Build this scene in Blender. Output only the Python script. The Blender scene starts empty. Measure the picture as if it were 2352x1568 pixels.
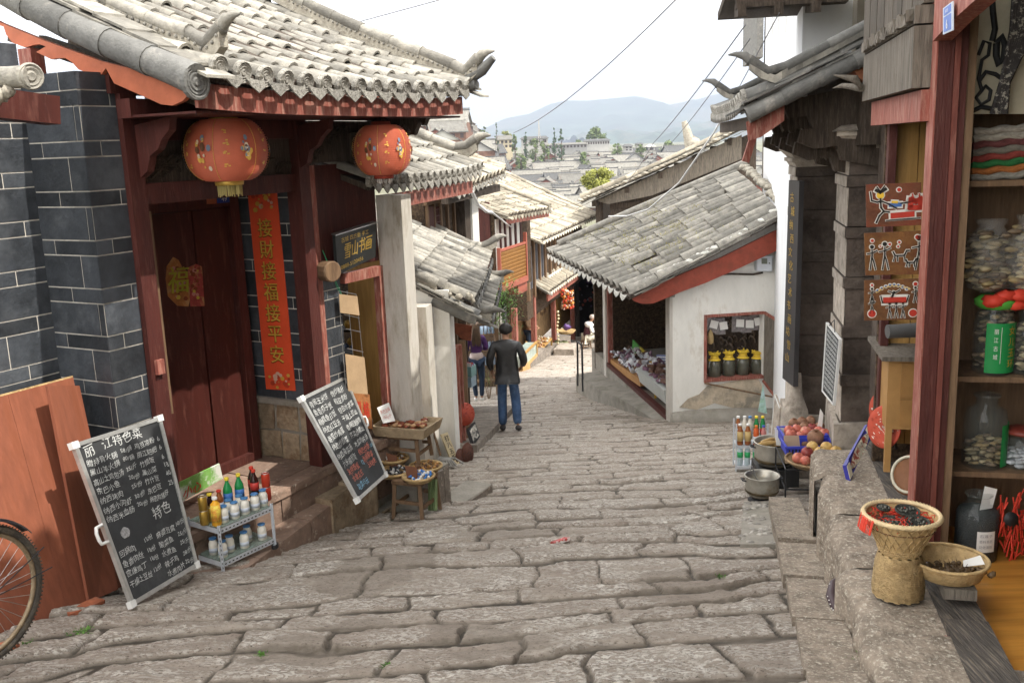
import bpy, math, random
import numpy as np
from mathutils import Vector, Matrix
R=random.Random(7)
C=bpy.context.scene.collection
sc=bpy.context.scene
# ---------------------------------------------------------------- camera
F=2187.0; PITCH=math.radians(11.6); ROLL=math.radians(2.1)
f0=np.array([0,math.cos(PITCH),-math.sin(PITCH)]); _r=np.array([1.,0,0]); _u=np.cross(_r,f0)
_c,_s=math.cos(-ROLL),math.sin(-ROLL)
cr=_c*_r+_s*_u; cu=-_s*_r+_c*_u
cd=bpy.data.cameras.new('camera'); cam=bpy.data.objects.new('camera',cd); C.objects.link(cam)
cd.sensor_width=36; cd.lens=F/2352*36; cd.clip_start=0.05; cd.clip_end=30000
cam.matrix_world=Matrix(((cr[0],cu[0],-f0[0],0),(cr[1],cu[1],-f0[1],0),(cr[2],cu[2],-f0[2],0),(0,0,0,1)))
sc.camera=cam
# ---------------------------------------------------------------- light
SUN_AZ=-20.0; SUN_EL=55.0   # azimuth in degrees from +X towards +Y
sd=np.array([math.cos(math.radians(SUN_EL))*math.cos(math.radians(SUN_AZ)),math.cos(math.radians(SUN_EL))*math.sin(math.radians(SUN_AZ)),math.sin(math.radians(SUN_EL))])
L=bpy.data.lights.new('sun','SUN'); L.energy=2.5; L.angle=math.radians(0.5); L.color=(1,.95,.86)
lo=bpy.data.objects.new('sun',L); C.objects.link(lo); lo.location=(5,0,20)
lo.rotation_euler=Vector((-sd[0],-sd[1],-sd[2])).to_track_quat('-Z','Y').to_euler()
w=bpy.data.worlds.new('World'); sc.world=w; w.use_nodes=True
nt=w.node_tree; nt.nodes.clear()
sky=nt.nodes.new('ShaderNodeTexSky'); sky.sky_type='NISHITA'; sky.sun_disc=False
sky.sun_elevation=math.radians(SUN_EL); sky.sun_rotation=math.radians(90-SUN_AZ); sky.dust_density=3.0; sky.altitude=2000
bg=nt.nodes.new('ShaderNodeBackground'); bg.inputs[1].default_value=0.15
tc=nt.nodes.new('ShaderNodeTexCoord'); nz=nt.nodes.new('ShaderNodeTexNoise'); nz.inputs['Scale'].default_value=2.2; nz.inputs['Detail'].default_value=6
mp=nt.nodes.new('ShaderNodeMapping'); mp.inputs['Scale'].default_value=(1,1,3.5)
nt.links.new(tc.outputs['Generated'],mp.inputs[0]); nt.links.new(mp.outputs[0],nz.inputs[0])
rp=nt.nodes.new('ShaderNodeValToRGB'); rp.color_ramp.elements[0].position=.25; rp.color_ramp.elements[0].color=(.72,.72,.72,1); rp.color_ramp.elements[1].position=.6; rp.color_ramp.elements[1].color=(1,1,1,1)
mx=nt.nodes.new('ShaderNodeMix'); mx.data_type='RGBA'; mx.inputs['B'].default_value=(9.0,8.75,8.35,1)   # bright thin cloud veil
nt.links.new(nz.outputs[0],rp.inputs[0]); nt.links.new(rp.outputs[0],mx.inputs['Factor']); nt.links.new(sky.outputs[0],mx.inputs['A'])
nt.links.new(mx.outputs['Result'],bg.inputs[0])
ow=nt.nodes.new('ShaderNodeOutputWorld'); nt.links.new(bg.outputs[0],ow.inputs[0])
sc.view_settings.view_transform='Standard'; sc.view_settings.look='None'; sc.view_settings.exposure=1.5; sc.view_settings.gamma=1
sc.cycles.max_bounces=6; sc.cycles.diffuse_bounces=3; sc.cycles.volume_bounces=0; sc.cycles.transparent_max_bounces=8
sc.cycles.caustics_reflective=False; sc.cycles.caustics_refractive=False
# ---------------------------------------------------------------- survey helpers (sight lines onto real planes)
def ray(x,y): return f0+cr*((x-1176)/F)+cu*((784-y)/F)
def proj(p):
    p=np.array(p,float); d=p@f0; return (1176+F*(p@cr)/d,784-F*(p@cu)/d)
_HX=[-20,0,5,8,12,15.7,20,26,33,45,100,330,450,550,700,12000]; _HY=[0,1.6,2.65,3.25,4.05,4.7,5.35,6.2,7.0,8.6,17,20.5,13.5,8.5,7,7]
def hz(Y): return -np.interp(Y,_HX,_HY)
def G(x,y,off=0.0):
    d=ray(x,y); Y=1.0
    while Y<600:
        p=d*(Y/d[1])
        if p[2]<hz(Y)+off: break
        Y*=1.0015
    return p
def at(x,y,Y): d=ray(x,y); return d*(Y/d[1])
def atz(x,y,z): d=ray(x,y); return d*(z/d[2])
def vp(x,y,p,hd):
    h=math.radians(hd); n=np.array([math.cos(h),-math.sin(h),0]); d=ray(x,y); return d*((n[0]*p[0]+n[1]*p[1])/(n@d))
class Fr:
    """local frame: u along heading hd (deg from +Y to +X), n = right-hand normal, z up"""
    def __init__(s,o,hd):
        h=math.radians(hd); s.o=np.array([o[0],o[1],o[2] if len(o)>2 else 0.]); s.hd=hd
        s.U=np.array([math.sin(h),math.cos(h),0]); s.N=np.array([math.cos(h),-math.sin(h),0]); s.Z=np.array([0,0,1.])
    def p(s,u,n,z): return s.o+s.U*u+s.N*n+s.Z*z
    def inv(s,q): r=np.array(q)-s.o; return (r@s.U,r@s.N,r[2])
    def hit(s,x,y,n=0.0):   # pixel onto plane n=const
        q=vp(x,y,s.p(0,n,0),s.hd); return s.inv(q)
    def hitu(s,x,y,u=0.0):
        q=vp(x,y,s.p(u,0,0),s.hd+90); return s.inv(q)
WF=Fr((0,0,0),90)   # u=+X, n=-Y
WF.U=np.array([1.,0,0]); WF.N=np.array([0,1.,0])
# ---------------------------------------------------------------- materials
_M={}
def mat(name,col,rough=.75,var=.12,scale=6,col2=None,mix2=(.5,.62),scale2=None,bump=.15,bscale=None,island=0.0,metal=0,spec=.3,stretch=(1,1,1),alpha=1,emit=0,trans=0,detail=5,bdist=.01,coat=0):
    if name in _M: return _M[name]
    m=bpy.data.materials.new(name); m.use_nodes=True; t=m.node_tree; N=t.nodes; K=t.links
    b=N['Principled BSDF']; b.inputs['Roughness'].default_value=rough; b.inputs['Metallic'].default_value=metal
    b.inputs['Specular IOR Level'].default_value=spec; b.inputs['Alpha'].default_value=alpha
    b.inputs['Transmission Weight'].default_value=trans; b.inputs['Coat Weight'].default_value=coat
    tc=N.new('ShaderNodeTexCoord'); mp=N.new('ShaderNodeMapping'); mp.inputs['Scale'].default_value=stretch
    K.new(tc.outputs['Object'],mp.inputs[0])
    nz=N.new('ShaderNodeTexNoise'); nz.inputs['Scale'].default_value=scale; nz.inputs['Detail'].default_value=detail; nz.inputs['Roughness'].default_value=.65
    K.new(mp.outputs[0],nz.inputs[0])
    rp=N.new('ShaderNodeValToRGB'); a=[max(0,c*(1-var*1.6)) for c in col]; z=[min(1,c*(1+var*1.6)) for c in col]
    rp.color_ramp.elements[0].position=.3; rp.color_ramp.elements[0].color=(*a,1); rp.color_ramp.elements[1].position=.7; rp.color_ramp.elements[1].color=(*z,1)
    K.new(nz.outputs[0],rp.inputs[0]); out=rp.outputs[0]
    if col2:
        n2=N.new('ShaderNodeTexNoise'); n2.inputs['Scale'].default_value=scale2 or scale*.6; n2.inputs['Detail'].default_value=8; n2.inputs['Roughness'].default_value=.7
        K.new(mp.outputs[0],n2.inputs[0]); r2=N.new('ShaderNodeMapRange'); r2.inputs[1].default_value=mix2[0]; r2.inputs[2].default_value=mix2[1]; K.new(n2.outputs[0],r2.inputs[0])
        x=N.new('ShaderNodeMix'); x.data_type='RGBA'; x.inputs['B'].default_value=(*col2,1); K.new(r2.outputs[0],x.inputs['Factor']); K.new(out,x.inputs['A']); out=x.outputs['Result']
    if island:
        g=N.new('ShaderNodeNewGeometry'); r3=N.new('ShaderNodeMapRange'); r3.inputs[3].default_value=1-island; r3.inputs[4].default_value=1+island; K.new(g.outputs['Random Per Island'],r3.inputs[0])
        h=N.new('ShaderNodeVectorMath'); h.operation='SCALE'; K.new(out,h.inputs[0]); K.new(r3.outputs[0],h.inputs['Scale']); out=h.outputs[0]
    K.new(out,b.inputs['Base Color'])
    if emit: K.new(out,b.inputs['Emission Color']); b.inputs['Emission Strength'].default_value=emit
    if bump:
        n4=N.new('ShaderNodeTexNoise'); n4.inputs['Scale'].default_value=bscale or scale*4; n4.inputs['Detail'].default_value=6; K.new(mp.outputs[0],n4.inputs[0])
        bp=N.new('ShaderNodeBump'); bp.inputs['Strength'].default_value=min(1,bump*2.5); bp.inputs['Distance'].default_value=bdist; K.new(n4.outputs[0],bp.inputs['Height']); K.new(bp.outputs[0],b.inputs['Normal'])
    _M[name]=m; return m
# ---------------------------------------------------------------- mesh builder
class MB:
    def __init__(s): s.v=[];s.f=[];s.m=[];s.sm=[]
    def add(s,vs,fs,m=0,smooth=False):
        b=len(s.v); s.v.extend([tuple(map(float,v)) for v in vs])
        for f in fs: s.f.append(tuple(b+i for i in f)); s.m.append(m); s.sm.append(smooth)
        return s
    def box(s,fr,u0,u1,n0,n1,z0,z1,m=0,jit=0):
        P=[fr.p(u,n,z) for z in (z0,z1) for n in (n0,n1) for u in (u0,u1)]
        if jit: P=[p+np.array([R.uniform(-jit,jit) for _ in range(3)]) for p in P]
        return s.add(P,[(0,2,3,1),(4,5,7,6),(0,1,5,4),(2,6,7,3),(0,4,6,2),(1,3,7,5)],m)
    def hexa(s,P,m=0): # 8 pts bottom 4 (ccw) + top 4
        return s.add(P,[(3,2,1,0),(4,5,6,7),(0,1,5,4),(1,2,6,5),(2,3,7,6),(3,0,4,7)],m)
    def beam(s,a,b,w,h,m=0,up=(0,0,1)):
        a=np.array(a,float);b=np.array(b,float);d=b-a;d/=np.linalg.norm(d);up=np.array(up,float);x=np.cross(d,up);n=np.linalg.norm(x)
        x=np.array([1.,0,0]) if n<1e-5 else x/n; y=np.cross(x,d)
        P=[q+x*i*w/2+y*j*h/2 for q in (a,b) for i,j in ((-1,-1),(1,-1),(1,1),(-1,1))]
        return s.add(P,[(0,1,2,3),(7,6,5,4),(0,4,5,1),(1,5,6,2),(2,6,7,3),(3,7,4,0)],m)
    def tube(s,path,r,n=8,m=0,cap=True,smooth=True,a0=0,a1=2*math.pi):
        path=[np.array(p,float) for p in path]; k=len(path); rs=r if hasattr(r,'__len__') else [r]*k
        full=abs(a1-a0-2*math.pi)<1e-6; V=[];prev=None
        for i,p in enumerate(path):
            t=path[min(i+1,k-1)]-path[max(i-1,0)]; t/= (np.linalg.norm(t)+1e-12)
            if prev is None:
                x=np.cross(t,[0,0,1.]); 
                if np.linalg.norm(x)<1e-3: x=np.cross(t,[0,1.,0])
            else: x=prev-t*(prev@t)
            x/=np.linalg.norm(x); prev=x; y=np.cross(x,t)
            nn=n if full else n+1
            for j in range(nn):
                a=a0+(a1-a0)*j/n; V.append(p+rs[i]*(x*math.cos(a)+y*math.sin(a)))
        nn=n if full else n+1; Fc=[]
        for i in range(k-1):
            for j in range(n):
                j2=(j+1)%n if full else j+1; Fc.append((i*nn+j,i*nn+j2,(i+1)*nn+j2,(i+1)*nn+j))
        s.add(V,Fc,m,smooth)
        if cap: s.add([V[j] for j in range(nn)],[tuple(range(nn))],m); s.add([V[(k-1)*nn+j] for j in range(nn)],[tuple(reversed(range(nn)))],m)
        return s
    def lathe(s,c,prof,n=16,m=0,smooth=True,ax=None,sq=(1,1)):
        c=np.array(c,float); V=[]
        if ax is None: X,Y,Z=np.eye(3)
        else: Z=np.array(ax,float);Z/=np.linalg.norm(Z); X=np.cross(Z,[0.3,1.,0.1]);X/=np.linalg.norm(X);Y=np.cross(Z,X)
        for r,z in prof:
            for j in range(n): a=2*math.pi*j/n; V.append(c+X*r*math.cos(a)*sq[0]+Y*r*math.sin(a)*sq[1]+Z*z)
        Fc=[(i*n+j,i*n+(j+1)%n,(i+1)*n+(j+1)%n,(i+1)*n+j) for i in range(len(prof)-1) for j in range(n)]
        s.add(V,Fc,m,smooth)
        if prof[0][0]>1e-4: s.add(V[:n],[tuple(reversed(range(n)))],m)
        if prof[-1][0]>1e-4: s.add(V[-n:],[tuple(range(n))],m)
        return s
    def ball(s,c,r,n=10,m=0,jit=0,sq=(1,1,1)):
        k=max(4,n//2); V=[];c=np.array(c,float)
        for i in range(k+1):
            th=math.pi*i/k
            for j in range(n):
                a=2*math.pi*j/n; q=1+(R.uniform(-jit,jit) if jit else 0)
                V.append(c+r*q*np.array([math.sin(th)*math.cos(a)*sq[0],math.sin(th)*math.sin(a)*sq[1],-math.cos(th)*sq[2]]))
        return s.add(V,[(i*n+j,i*n+(j+1)%n,(i+1)*n+(j+1)%n,(i+1)*n+j) for i in range(k) for j in range(n)],m,True)
    def prism(s,pts,off,m=0):
        """pts: planar polygon in 3D, off: extrusion vector"""
        n=len(pts); off=np.array(off,float); P=[np.array(p,float) for p in pts]; P+= [p+off for p in P]
        s.add(P,[tuple(range(n)),tuple(reversed(range(n,2*n)))]+[(i,i+n,(i+1)%n+n,(i+1)%n) for i in range(n)],m); return s
    def quad(s,a,b,c,d,m=0): return s.add([a,b,c,d],[(0,1,2,3)],m)
    def disc(s,c,nrm,r,n=14,m=0,th=.0):
        c=np.array(c,float); s.lathe(c,[(r,0),(r,max(th,.002))],n,m,False,ax=nrm); return s
    def build(s,name,mats,parent=None,label=None,cat=None,group=None,kind=None,local=False,weld=False):
        if not hasattr(mats,'__len__'): mats=[mats]
        me=bpy.data.meshes.new(name)
        v=np.array(s.v,float)
        if local: o=np.zeros(3)
        else: o=np.array([(v[:,0].min()+v[:,0].max())/2,(v[:,1].min()+v[:,1].max())/2,v[:,2].min()])
        v=v-o
        me.from_pydata(v.tolist(),[],s.f)
        for m in mats: me.materials.append(m)
        me.polygons.foreach_set('material_index',s.m); me.polygons.foreach_set('use_smooth',s.sm)
        me.validate(); me.update()
        ob=bpy.data.objects.new(name,me); C.objects.link(ob)
        wl=o
        if parent is not None:
            ob.parent=parent; pl=np.zeros(3); q=parent
            while q is not None: pl=pl+np.array(q.location); q=q.parent
            wl=o-pl if not local else o
        ob.location=wl
        tag(ob,label,cat,group,kind); return ob
def tag(o,label=None,cat=None,group=None,kind=None):
    if label:o['label']=label
    if cat:o['category']=cat
    if group:o['group']=group
    if kind:o['kind']=kind
    return o
def thing(name,label,cat,loc=(0,0,0),group=None,kind=None):
    o=bpy.data.objects.new(name,None); C.objects.link(o); o.location=[float(a) for a in loc]; o.empty_display_size=.1
    return tag(o,label,cat,group,kind)
def copy_tree(o,loc=None,rz=None,label=None,scale=None,parent=None,rot=None):
    c=o.copy(); C.objects.link(c)
    if parent is not None: c.parent=parent
    if loc is not None: c.location=[float(a) for a in loc]
    if rz is not None: c.rotation_euler=(0,0,rz)
    if rot is not None: c.rotation_euler=rot
    if scale is not None: c.scale=scale if hasattr(scale,'__len__') else (scale,)*3
    if label: c['label']=label
    for ch in [x for x in o.children]: copy_tree(ch,parent=c)
    return c
# text as real thin geometry on a plane
_TC={}
def text_geo(s):
    if s in _TC: return _TC[s]
    cu=bpy.data.curves.new('t','FONT'); cu.body=s; cu.resolution_u=2
    ob=bpy.data.objects.new('t',cu); C.objects.link(ob); bpy.context.view_layer.update()
    me=bpy.data.meshes.new_from_object(ob.evaluated_get(bpy.context.evaluated_depsgraph_get()))
    v=[(p.co.x,p.co.y) for p in me.vertices]; f=[tuple(p.vertices) for p in me.polygons]
    bpy.data.objects.remove(ob); bpy.data.curves.remove(cu); bpy.data.meshes.remove(me)
    _TC[s]=(v,f); return _TC[s]
def put_text(mb,s,o,X,Y,Nn,size,m=0,wob=0,slant=0,sx=1.0,off=.003,bold=0):
    """write s with its lower left at o, X/Y unit axes on the plane, lifted off along Nn"""
    o=np.array(o,float);X=np.array(X,float);Y=np.array(Y,float);Nn=np.array(Nn,float)
    v,f=text_geo(s)
    P=[]
    for a,b in v:
        a2=a*size*sx+slant*b*size; b2=b*size
        if wob: a2+=wob*math.sin(b2*70+a2*31); b2+=wob*math.sin(a2*60)+wob*1.5*math.sin(a2*9)
        P.append(o+X*a2+Y*b2+Nn*off)
    mb.add(P,f,m)
    for dx in ([bold] if bold else []): mb.add([p+X*dx+Y*dx*.5+Nn*.0004 for p in P],f,m)
def text_w(s,size): 
    v,f=text_geo(s); return max([a for a,b in v] or [0])*size
# ================================================================ STRUCTURE: ground, street
def lat(n,m,seed): return np.random.RandomState(seed).rand(n,m)
def vnoise(x,y,seed,n=256):
    g=lat(n,n,seed); xi=np.floor(x).astype(int); yi=np.floor(y).astype(int); fx=x-xi; fy=y-yi
    fx=fx*fx*(3-2*fx); fy=fy*fy*(3-2*fy); a=g[xi%n,yi%n];b=g[(xi+1)%n,yi%n];c=g[xi%n,(yi+1)%n];d=g[(xi+1)%n,(yi+1)%n]
    return (a*(1-fx)+b*fx)*(1-fy)+(c*(1-fx)+d*fx)*fy-.5
def fbm(x,y,seed,o=4):
    s=0;a=1;
    for i in range(o): s=s+a*vnoise(x*2**i+17.3*i,y*2**i+5.1*i,seed+i); a*=.55
    return s
def street():
    nu,nY=760,900
    Yv=2.2*np.exp(np.linspace(0,math.log(60/2.2),nY)); uv=np.linspace(-.95,.95,nu)
    Yg,ug=np.meshgrid(Yv,uv,indexing='ij'); Xg=ug*Yg
    # joints: courses across the street, each split into stones
    wx=Xg+.13*fbm(Xg*.9,Yg*1.3,3)+.03*fbm(Xg*5,Yg*5,8); wy=Yg+.12*fbm(Xg*.7,Yg*.6,21)+.17*np.tanh(9*vnoise(Xg*1.1+3,Yg*.9,33))*.6+.025*fbm(Xg*3.5,Yg*3.5,31)-.10*Xg+.06*np.minimum(0,Xg+1)**2
    rs=np.random.RandomState(5); edges=[1.0]
    while edges[-1]<66: edges.append(edges[-1]+rs.uniform(.27,.60))
    edges=np.array(edges); k=np.clip(np.searchsorted(edges,wy)-1,0,len(edges)-2)
    dy=np.minimum(wy-edges[k],edges[k+1]-wy); 
    # per-row joints
    dx=np.full(Xg.shape,9.); cid=np.zeros(Xg.shape); zc=np.zeros(Xg.shape)
    for r in range(len(edges)-1):
        msk=k==r
        if not msk.any(): continue
        j=[-60+rs.uniform(0,1)]; 
        lo_,hi_=wx[msk].min()-1,wx[msk].max()+1; j=[lo_-rs.uniform(0,1)]
        while j[-1]<hi_: j.append(j[-1]+rs.choice([rs.uniform(.4,.75),rs.uniform(.6,1.15)]))
        j=np.array(j); q=np.clip(np.searchsorted(j,wx[msk])-1,0,len(j)-2)
        dx[msk]=np.minimum(wx[msk]-j[q],j[q+1]-wx[msk]); cid[msk]=(r*31.7+q*7.13)%1000
    rnd=np.modf(np.sin(cid*12.9898)*43758.5453)[0]; rnd=np.abs(rnd); rnd2=np.abs(np.modf(np.sin(cid*78.233)*12345.678)[0]); rnd3=np.abs(np.modf(np.sin(cid*3.233)*2345.678)[0])
    d=np.minimum(dy*.7,dx*1.25)+.015*fbm(Xg*9,Yg*9,77,5)
    mw=.005+.016*np.clip(fbm(Xg*.8,Yg*.8,55)+.35,0,1)    # joint width varies
    tt=np.clip((d-mw)/.020,0,1); prof=tt*tt*(3-2*tt)
    worn=np.clip(.75+1.3*fbm(Xg*.55+3,Yg*.55,91),.3,1)
    z=hz(Yg); z=z+prof*.032*(.35+.65*worn)*np.clip(1.5-Yg/14,.35,1)
    cy=(edges[k]+edges[k+1])/2; z=z+prof*( ((rnd-.5)*.022 + (wy-cy)*(rnd2-.5)*.10 + (wy-cy)*-.045)*np.clip(1.5-Yg/16,.3,1) )
    z=z+.016*fbm(Xg*4,Yg*6,41,4)*prof+.014*fbm(Xg*14,Yg*28,47,4)*prof+.03*fbm(Xg*.6,Yg*.6,61,3)
    mort=1-prof
    # smear of cement patches
    cem=np.clip((fbm(Xg*.9+9,Yg*1.1,131)-.27)*8,0,1); mort=np.clip(mort+cem*.6,0,1); z=z-cem*.004
    V=np.stack([Xg,Yg,z],-1).reshape(-1,3); idx=np.arange(nY*nu).reshape(nY,nu)
    q=np.stack([idx[:-1,:-1],idx[:-1,1:],idx[1:,1:],idx[1:,:-1]],-1).reshape(-1,4)
    me=bpy.data.meshes.new('street'); me.vertices.add(len(V)); me.vertices.foreach_set('co',V.ravel())
    me.loops.add(q.size); me.loops.foreach_set('vertex_index',q.ravel()); me.polygons.add(len(q)); me.polygons.foreach_set('loop_start',np.arange(0,q.size,4))
    me.polygons.foreach_set('use_smooth',np.ones(len(q),bool))
    me.update(calc_edges=True)
    for nm,a in (('mortar',mort),('rnd',rnd3),('jd',d-mw*.4)):
        at_=me.attributes.new(nm,'FLOAT','POINT'); at_.data.foreach_set('value',a.astype(np.float32).ravel())
    ob=bpy.data.objects.new('street',me); C.objects.link(ob); tag(ob,'worn irregular stone paving running downhill between the shops',None,None,'structure')
    m=bpy.data.materials.new('paving_stone'); m.use_nodes=True; N=m.node_tree.nodes; K=m.node_tree.links; b=N['Principled BSDF']; b.inputs['Roughness'].default_value=.72; b.inputs['Specular IOR Level'].default_value=.35
    tc=N.new('ShaderNodeTexCoord'); mpn=N.new('ShaderNodeMapping'); mpn.inputs['Scale'].default_value=(.55,1,1); mpn.inputs['Rotation'].default_value=(0,0,.12); K.new(tc.outputs['Object'],mpn.inputs[0])
    def noise(sc_,det=8,ro=.7,src=mpn):
        n=N.new('ShaderNodeTexNoise'); n.inputs['Scale'].default_value=sc_; n.inputs['Detail'].default_value=det; n.inputs['Roughness'].default_value=ro; K.new(src.outputs[0],n.inputs[0]); return n.outputs[0]
    def mr(s_,a,b_,c=0,d_=1):
        n=N.new('ShaderNodeMapRange'); n.inputs[1].default_value=a;n.inputs[2].default_value=b_;n.inputs[3].default_value=c;n.inputs[4].default_value=d_; K.new(s_,n.inputs[0]); return n.outputs[0]
    def mix(f_,a,b_):
        n=N.new('ShaderNodeMix'); n.data_type='RGBA'; 
        if hasattr(f_,'links'): K.new(f_,n.inputs['Factor'])
        else: n.inputs['Factor'].default_value=f_
        for s_,x in (('A',a),('B',b_)):
            if hasattr(x,'links'): K.new(x,n.inputs[s_])
            else: n.inputs[s_].default_value=(*x,1)
        return n.outputs['Result']
    def math_(op,a,b_):
        n=N.new('ShaderNodeMath'); n.operation=op
        for i,x in enumerate((a,b_)):
            if hasattr(x,'links'): K.new(x,n.inputs[i])
            else: n.inputs[i].default_value=x
        return n.outputs[0]
    am=N.new('ShaderNodeAttribute'); am.attribute_name='mortar'; ar=N.new('ShaderNodeAttribute'); ar.attribute_name='rnd'
    base=mix(mr(noise(7),.35,.68),(.31,.262,.215),(.50,.44,.375))
    base=mix(mr(ar.outputs['Fac'],0,1,0,.45),base,(.28,.22,.18))
    chip=mr(noise(52,4,.65),.495,.52); patch=mr(noise(5,5),.40,.58,.05,1)
    chip=math_('MULTIPLY',chip,patch); chip=math_('MULTIPLY',chip,mr(am.outputs['Fac'],.2,.7,1,0)); chip=math_('MULTIPLY',chip,mr(ar.outputs['Fac'],0,1,1,.55))
    col=mix(chip,base,(.84,.80,.73))
    vor=N.new('ShaderNodeTexVoronoi'); vor.inputs['Scale'].default_value=15; K.new(mpn.outputs[0],vor.inputs[0])
    peb=math_('MULTIPLY',mr(vor.outputs['Distance'],.20,.27,1,0),mr(noise(3),.5,.6)); peb=math_('MULTIPLY',peb,mr(am.outputs['Fac'],.3,.6,1,0))
    col=mix(math_('MULTIPLY',peb,.75),col,(.62,.58,.53))
    col=mix(mr(noise(75,4,.7),.45,.34,0,.85),col,(.085,.062,.042))
    dirt=mix(mr(noise(9),.35,.65),(.13,.105,.08),(.25,.215,.175))
    col=mix(mr(noise(150,2),.35,.65,0,.25),col,(.34,.29,.235)); col=mix(mr(am.outputs['Fac'],.45,.95),col,dirt)
    aj=N.new('ShaderNodeAttribute'); aj.attribute_name='jd'; crev=math_('MULTIPLY',mr(aj.outputs['Fac'],.010,.0),mr(noise(2.3,4),.34,.5,.15,1)); col=mix(math_('MULTIPLY',crev,.8),col,(.035,.028,.02))
    K.new(col,b.inputs['Base Color'])
    hgt=math_('ADD',math_('MULTIPLY',noise(34,8,.8),.8),math_('MULTIPLY',chip,.35)); bp=N.new('ShaderNodeBump'); bp.inputs['Strength'].default_value=1; bp.inputs['Distance'].default_value=.035
    K.new(hgt,bp.inputs['Height']); K.new(bp.outputs[0],b.inputs['Normal'])
    me.materials.append(m); _M['paving_stone']=m
street()
def tz(X,Y):
    a=max(0,min(1,(-X/max(Y,1)+.0)/.06)); b=max(0,min(1,(Y-150)/180)); c=max(0,min(1,(1500-Y)/900)); sm=lambda t:t*t*(3-2*t)
    return float(hz(Y))+27*sm(a)*sm(b)*sm(c)
def terrain():
    mb=MB(); Ys=[-30,-5,2,10,20,30,36,45,60,80,100,140,200,260,330,390,450,500,550,620,700,1200,3000,12000]
    us=np.concatenate([np.linspace(-1,-.12,10),np.linspace(-.09,.3,16),np.linspace(.4,1,6)])
    V=[];
    for Y in Ys:
        w_=max(60,Y*1.3)
        for u in us:
            z=tz(u*w_,Y)-(.5 if Y<70 else 0)
            V.append((u*w_,Y,z))
    n=len(us); mb.add(V,[(i*n+j,i*n+j+1,(i+1)*n+j+1,(i+1)*n+j) for i in range(len(Ys)-1) for j in range(n-1)],0,True)
    mb.build('terrain',mat('earth_green',(.13,.13,.08),.95,.3,.05,col2=(.2,.19,.14),bump=0),None,'valley floor beyond the old town',kind='structure')
terrain()
def mountains():
    # ridge line surveyed from the photo: (pixel x, pixel y) at ~6.5 km, modelled as real relief with depth
    def ridge(pts,Y,name,depth,mt):
        xs=[p[0] for p in pts]; ys=[p[1] for p in pts]; n=150; mb=MB(); V=[]
        X=np.linspace(xs[0],xs[-1],n); rows=14
        top=[at(x,np.interp(x,xs,ys),Y) for x in X]
        for k in range(rows):
            t=k/(rows-1)
            for i,p in enumerate(top):
                zb=-7.; rid=.5+.5*math.sin(i*.35+2*math.sin(i*.11))*math.sin(i*.13+1)
                h=(p[2]-zb)*(1-t)**(1.15+.25*rid)+ (0 if k in(0,rows-1) else 46*float(fbm(np.array(i*.22),np.array(t*6.),Y%97,4)))
                V.append((p[0]*(1-.0*t),p[1]-depth*t,zb+max(h,-3)))
        mb.add(V,[(i*n+j,(i+1)*n+j,(i+1)*n+j+1,i*n+j+1) for i in range(rows-1) for j in range(n-1)],0,True)
        V2=[V[j] for j in range(n)]+[(V[j][0],V[j][1]+depth*.6,-7.) for j in range(n)]
        mb.add(V2,[(j,j+1,j+1+n,j+n) for j in range(n-1)],0,True)
        mb.build(name,mt,None,'pale blue mountain range beyond the town',kind='structure')
    mt=mat('mountain_forest',(.05,.075,.05),.95,.35,.004,col2=(.11,.10,.07),bump=0)
    ridge([(600,330),(1000,318),(1105,300),(1160,272),(1215,262),(1262,240),(1300,231),(1345,232),(1410,226),(1460,221),(1492,227),(1530,242),(1590,232),(1640,218),(1700,206),(1780,195),(1900,190),(2400,160)],6800,'mountains',2600,mt)
    ridge([(1290,316),(1400,300),(1490,302),(1600,285),(1700,262),(1800,240),(2400,230)],4300,'foothills',1400,mt)
mountains()
# ================================================================ materials palette
TILE=mat('roof_tile',(.215,.203,.178),.85,.2,9,col2=(.36,.335,.285),mix2=(.50,.68),scale2=5,bump=.25,bscale=60,island=.38)
TILEW=mat('roof_tile_warm',(.31,.275,.215),.85,.16,9,col2=(.44,.40,.33),mix2=(.52,.68),scale2=5,bump=.25,bscale=60,island=.38)
TILED=mat('roof_tile_dark',(.15,.148,.14),.85,.16,9,col2=(.30,.28,.25),mix2=(.55,.72),scale2=5,bump=.25,bscale=60,island=.35)
_pd=mat('pan_tile_shaded_dirty',(.085,.08,.068),.95,.3,9,bump=.2,island=.3); _pw=mat('pan_tile_warm_shaded',(.17,.145,.105),.95,.3,9,bump=.2,island=.3)  # pans coloured dark: shade between the cover rows, over real dirt
PANT={TILE.name:_pd,TILED.name:_pd,TILEW.name:_pw}
CAPM=mat('eave_cap_clay',(.33,.315,.28),.85,.2,40,col2=(.15,.14,.125),mix2=(.5,.62),scale2=70,bump=.5,bscale=120,island=.2)
MORT=mat('lime_mortar',(.38,.35,.29),.95,.15,20,col2=(.26,.23,.19),mix2=(.5,.65),bump=.5,bscale=50)
MAROON=mat('maroon_paint',(.070,.018,.014),.6,.2,4,col2=(.12,.045,.035),mix2=(.54,.70),scale2=12,bump=.2,bscale=30,stretch=(3,3,.4))
REDP=mat('weathered_red_paint',(.25,.075,.055),.65,.18,5,col2=(.40,.215,.165),mix2=(.47,.66),scale2=14,bump=.15,bscale=30,stretch=(3,3,.5))
ORANGEP=mat('terracotta_paint',(.43,.125,.062),.6,.10,7,col2=(.27,.07,.04),mix2=(.58,.75),scale2=10,bump=.10,bscale=30)
DOORR=mat('door_red',(.060,.014,.010),.55,.15,3,col2=(.11,.04,.03),mix2=(.53,.68),scale2=9,bump=.2,stretch=(2,2,.4))
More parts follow.
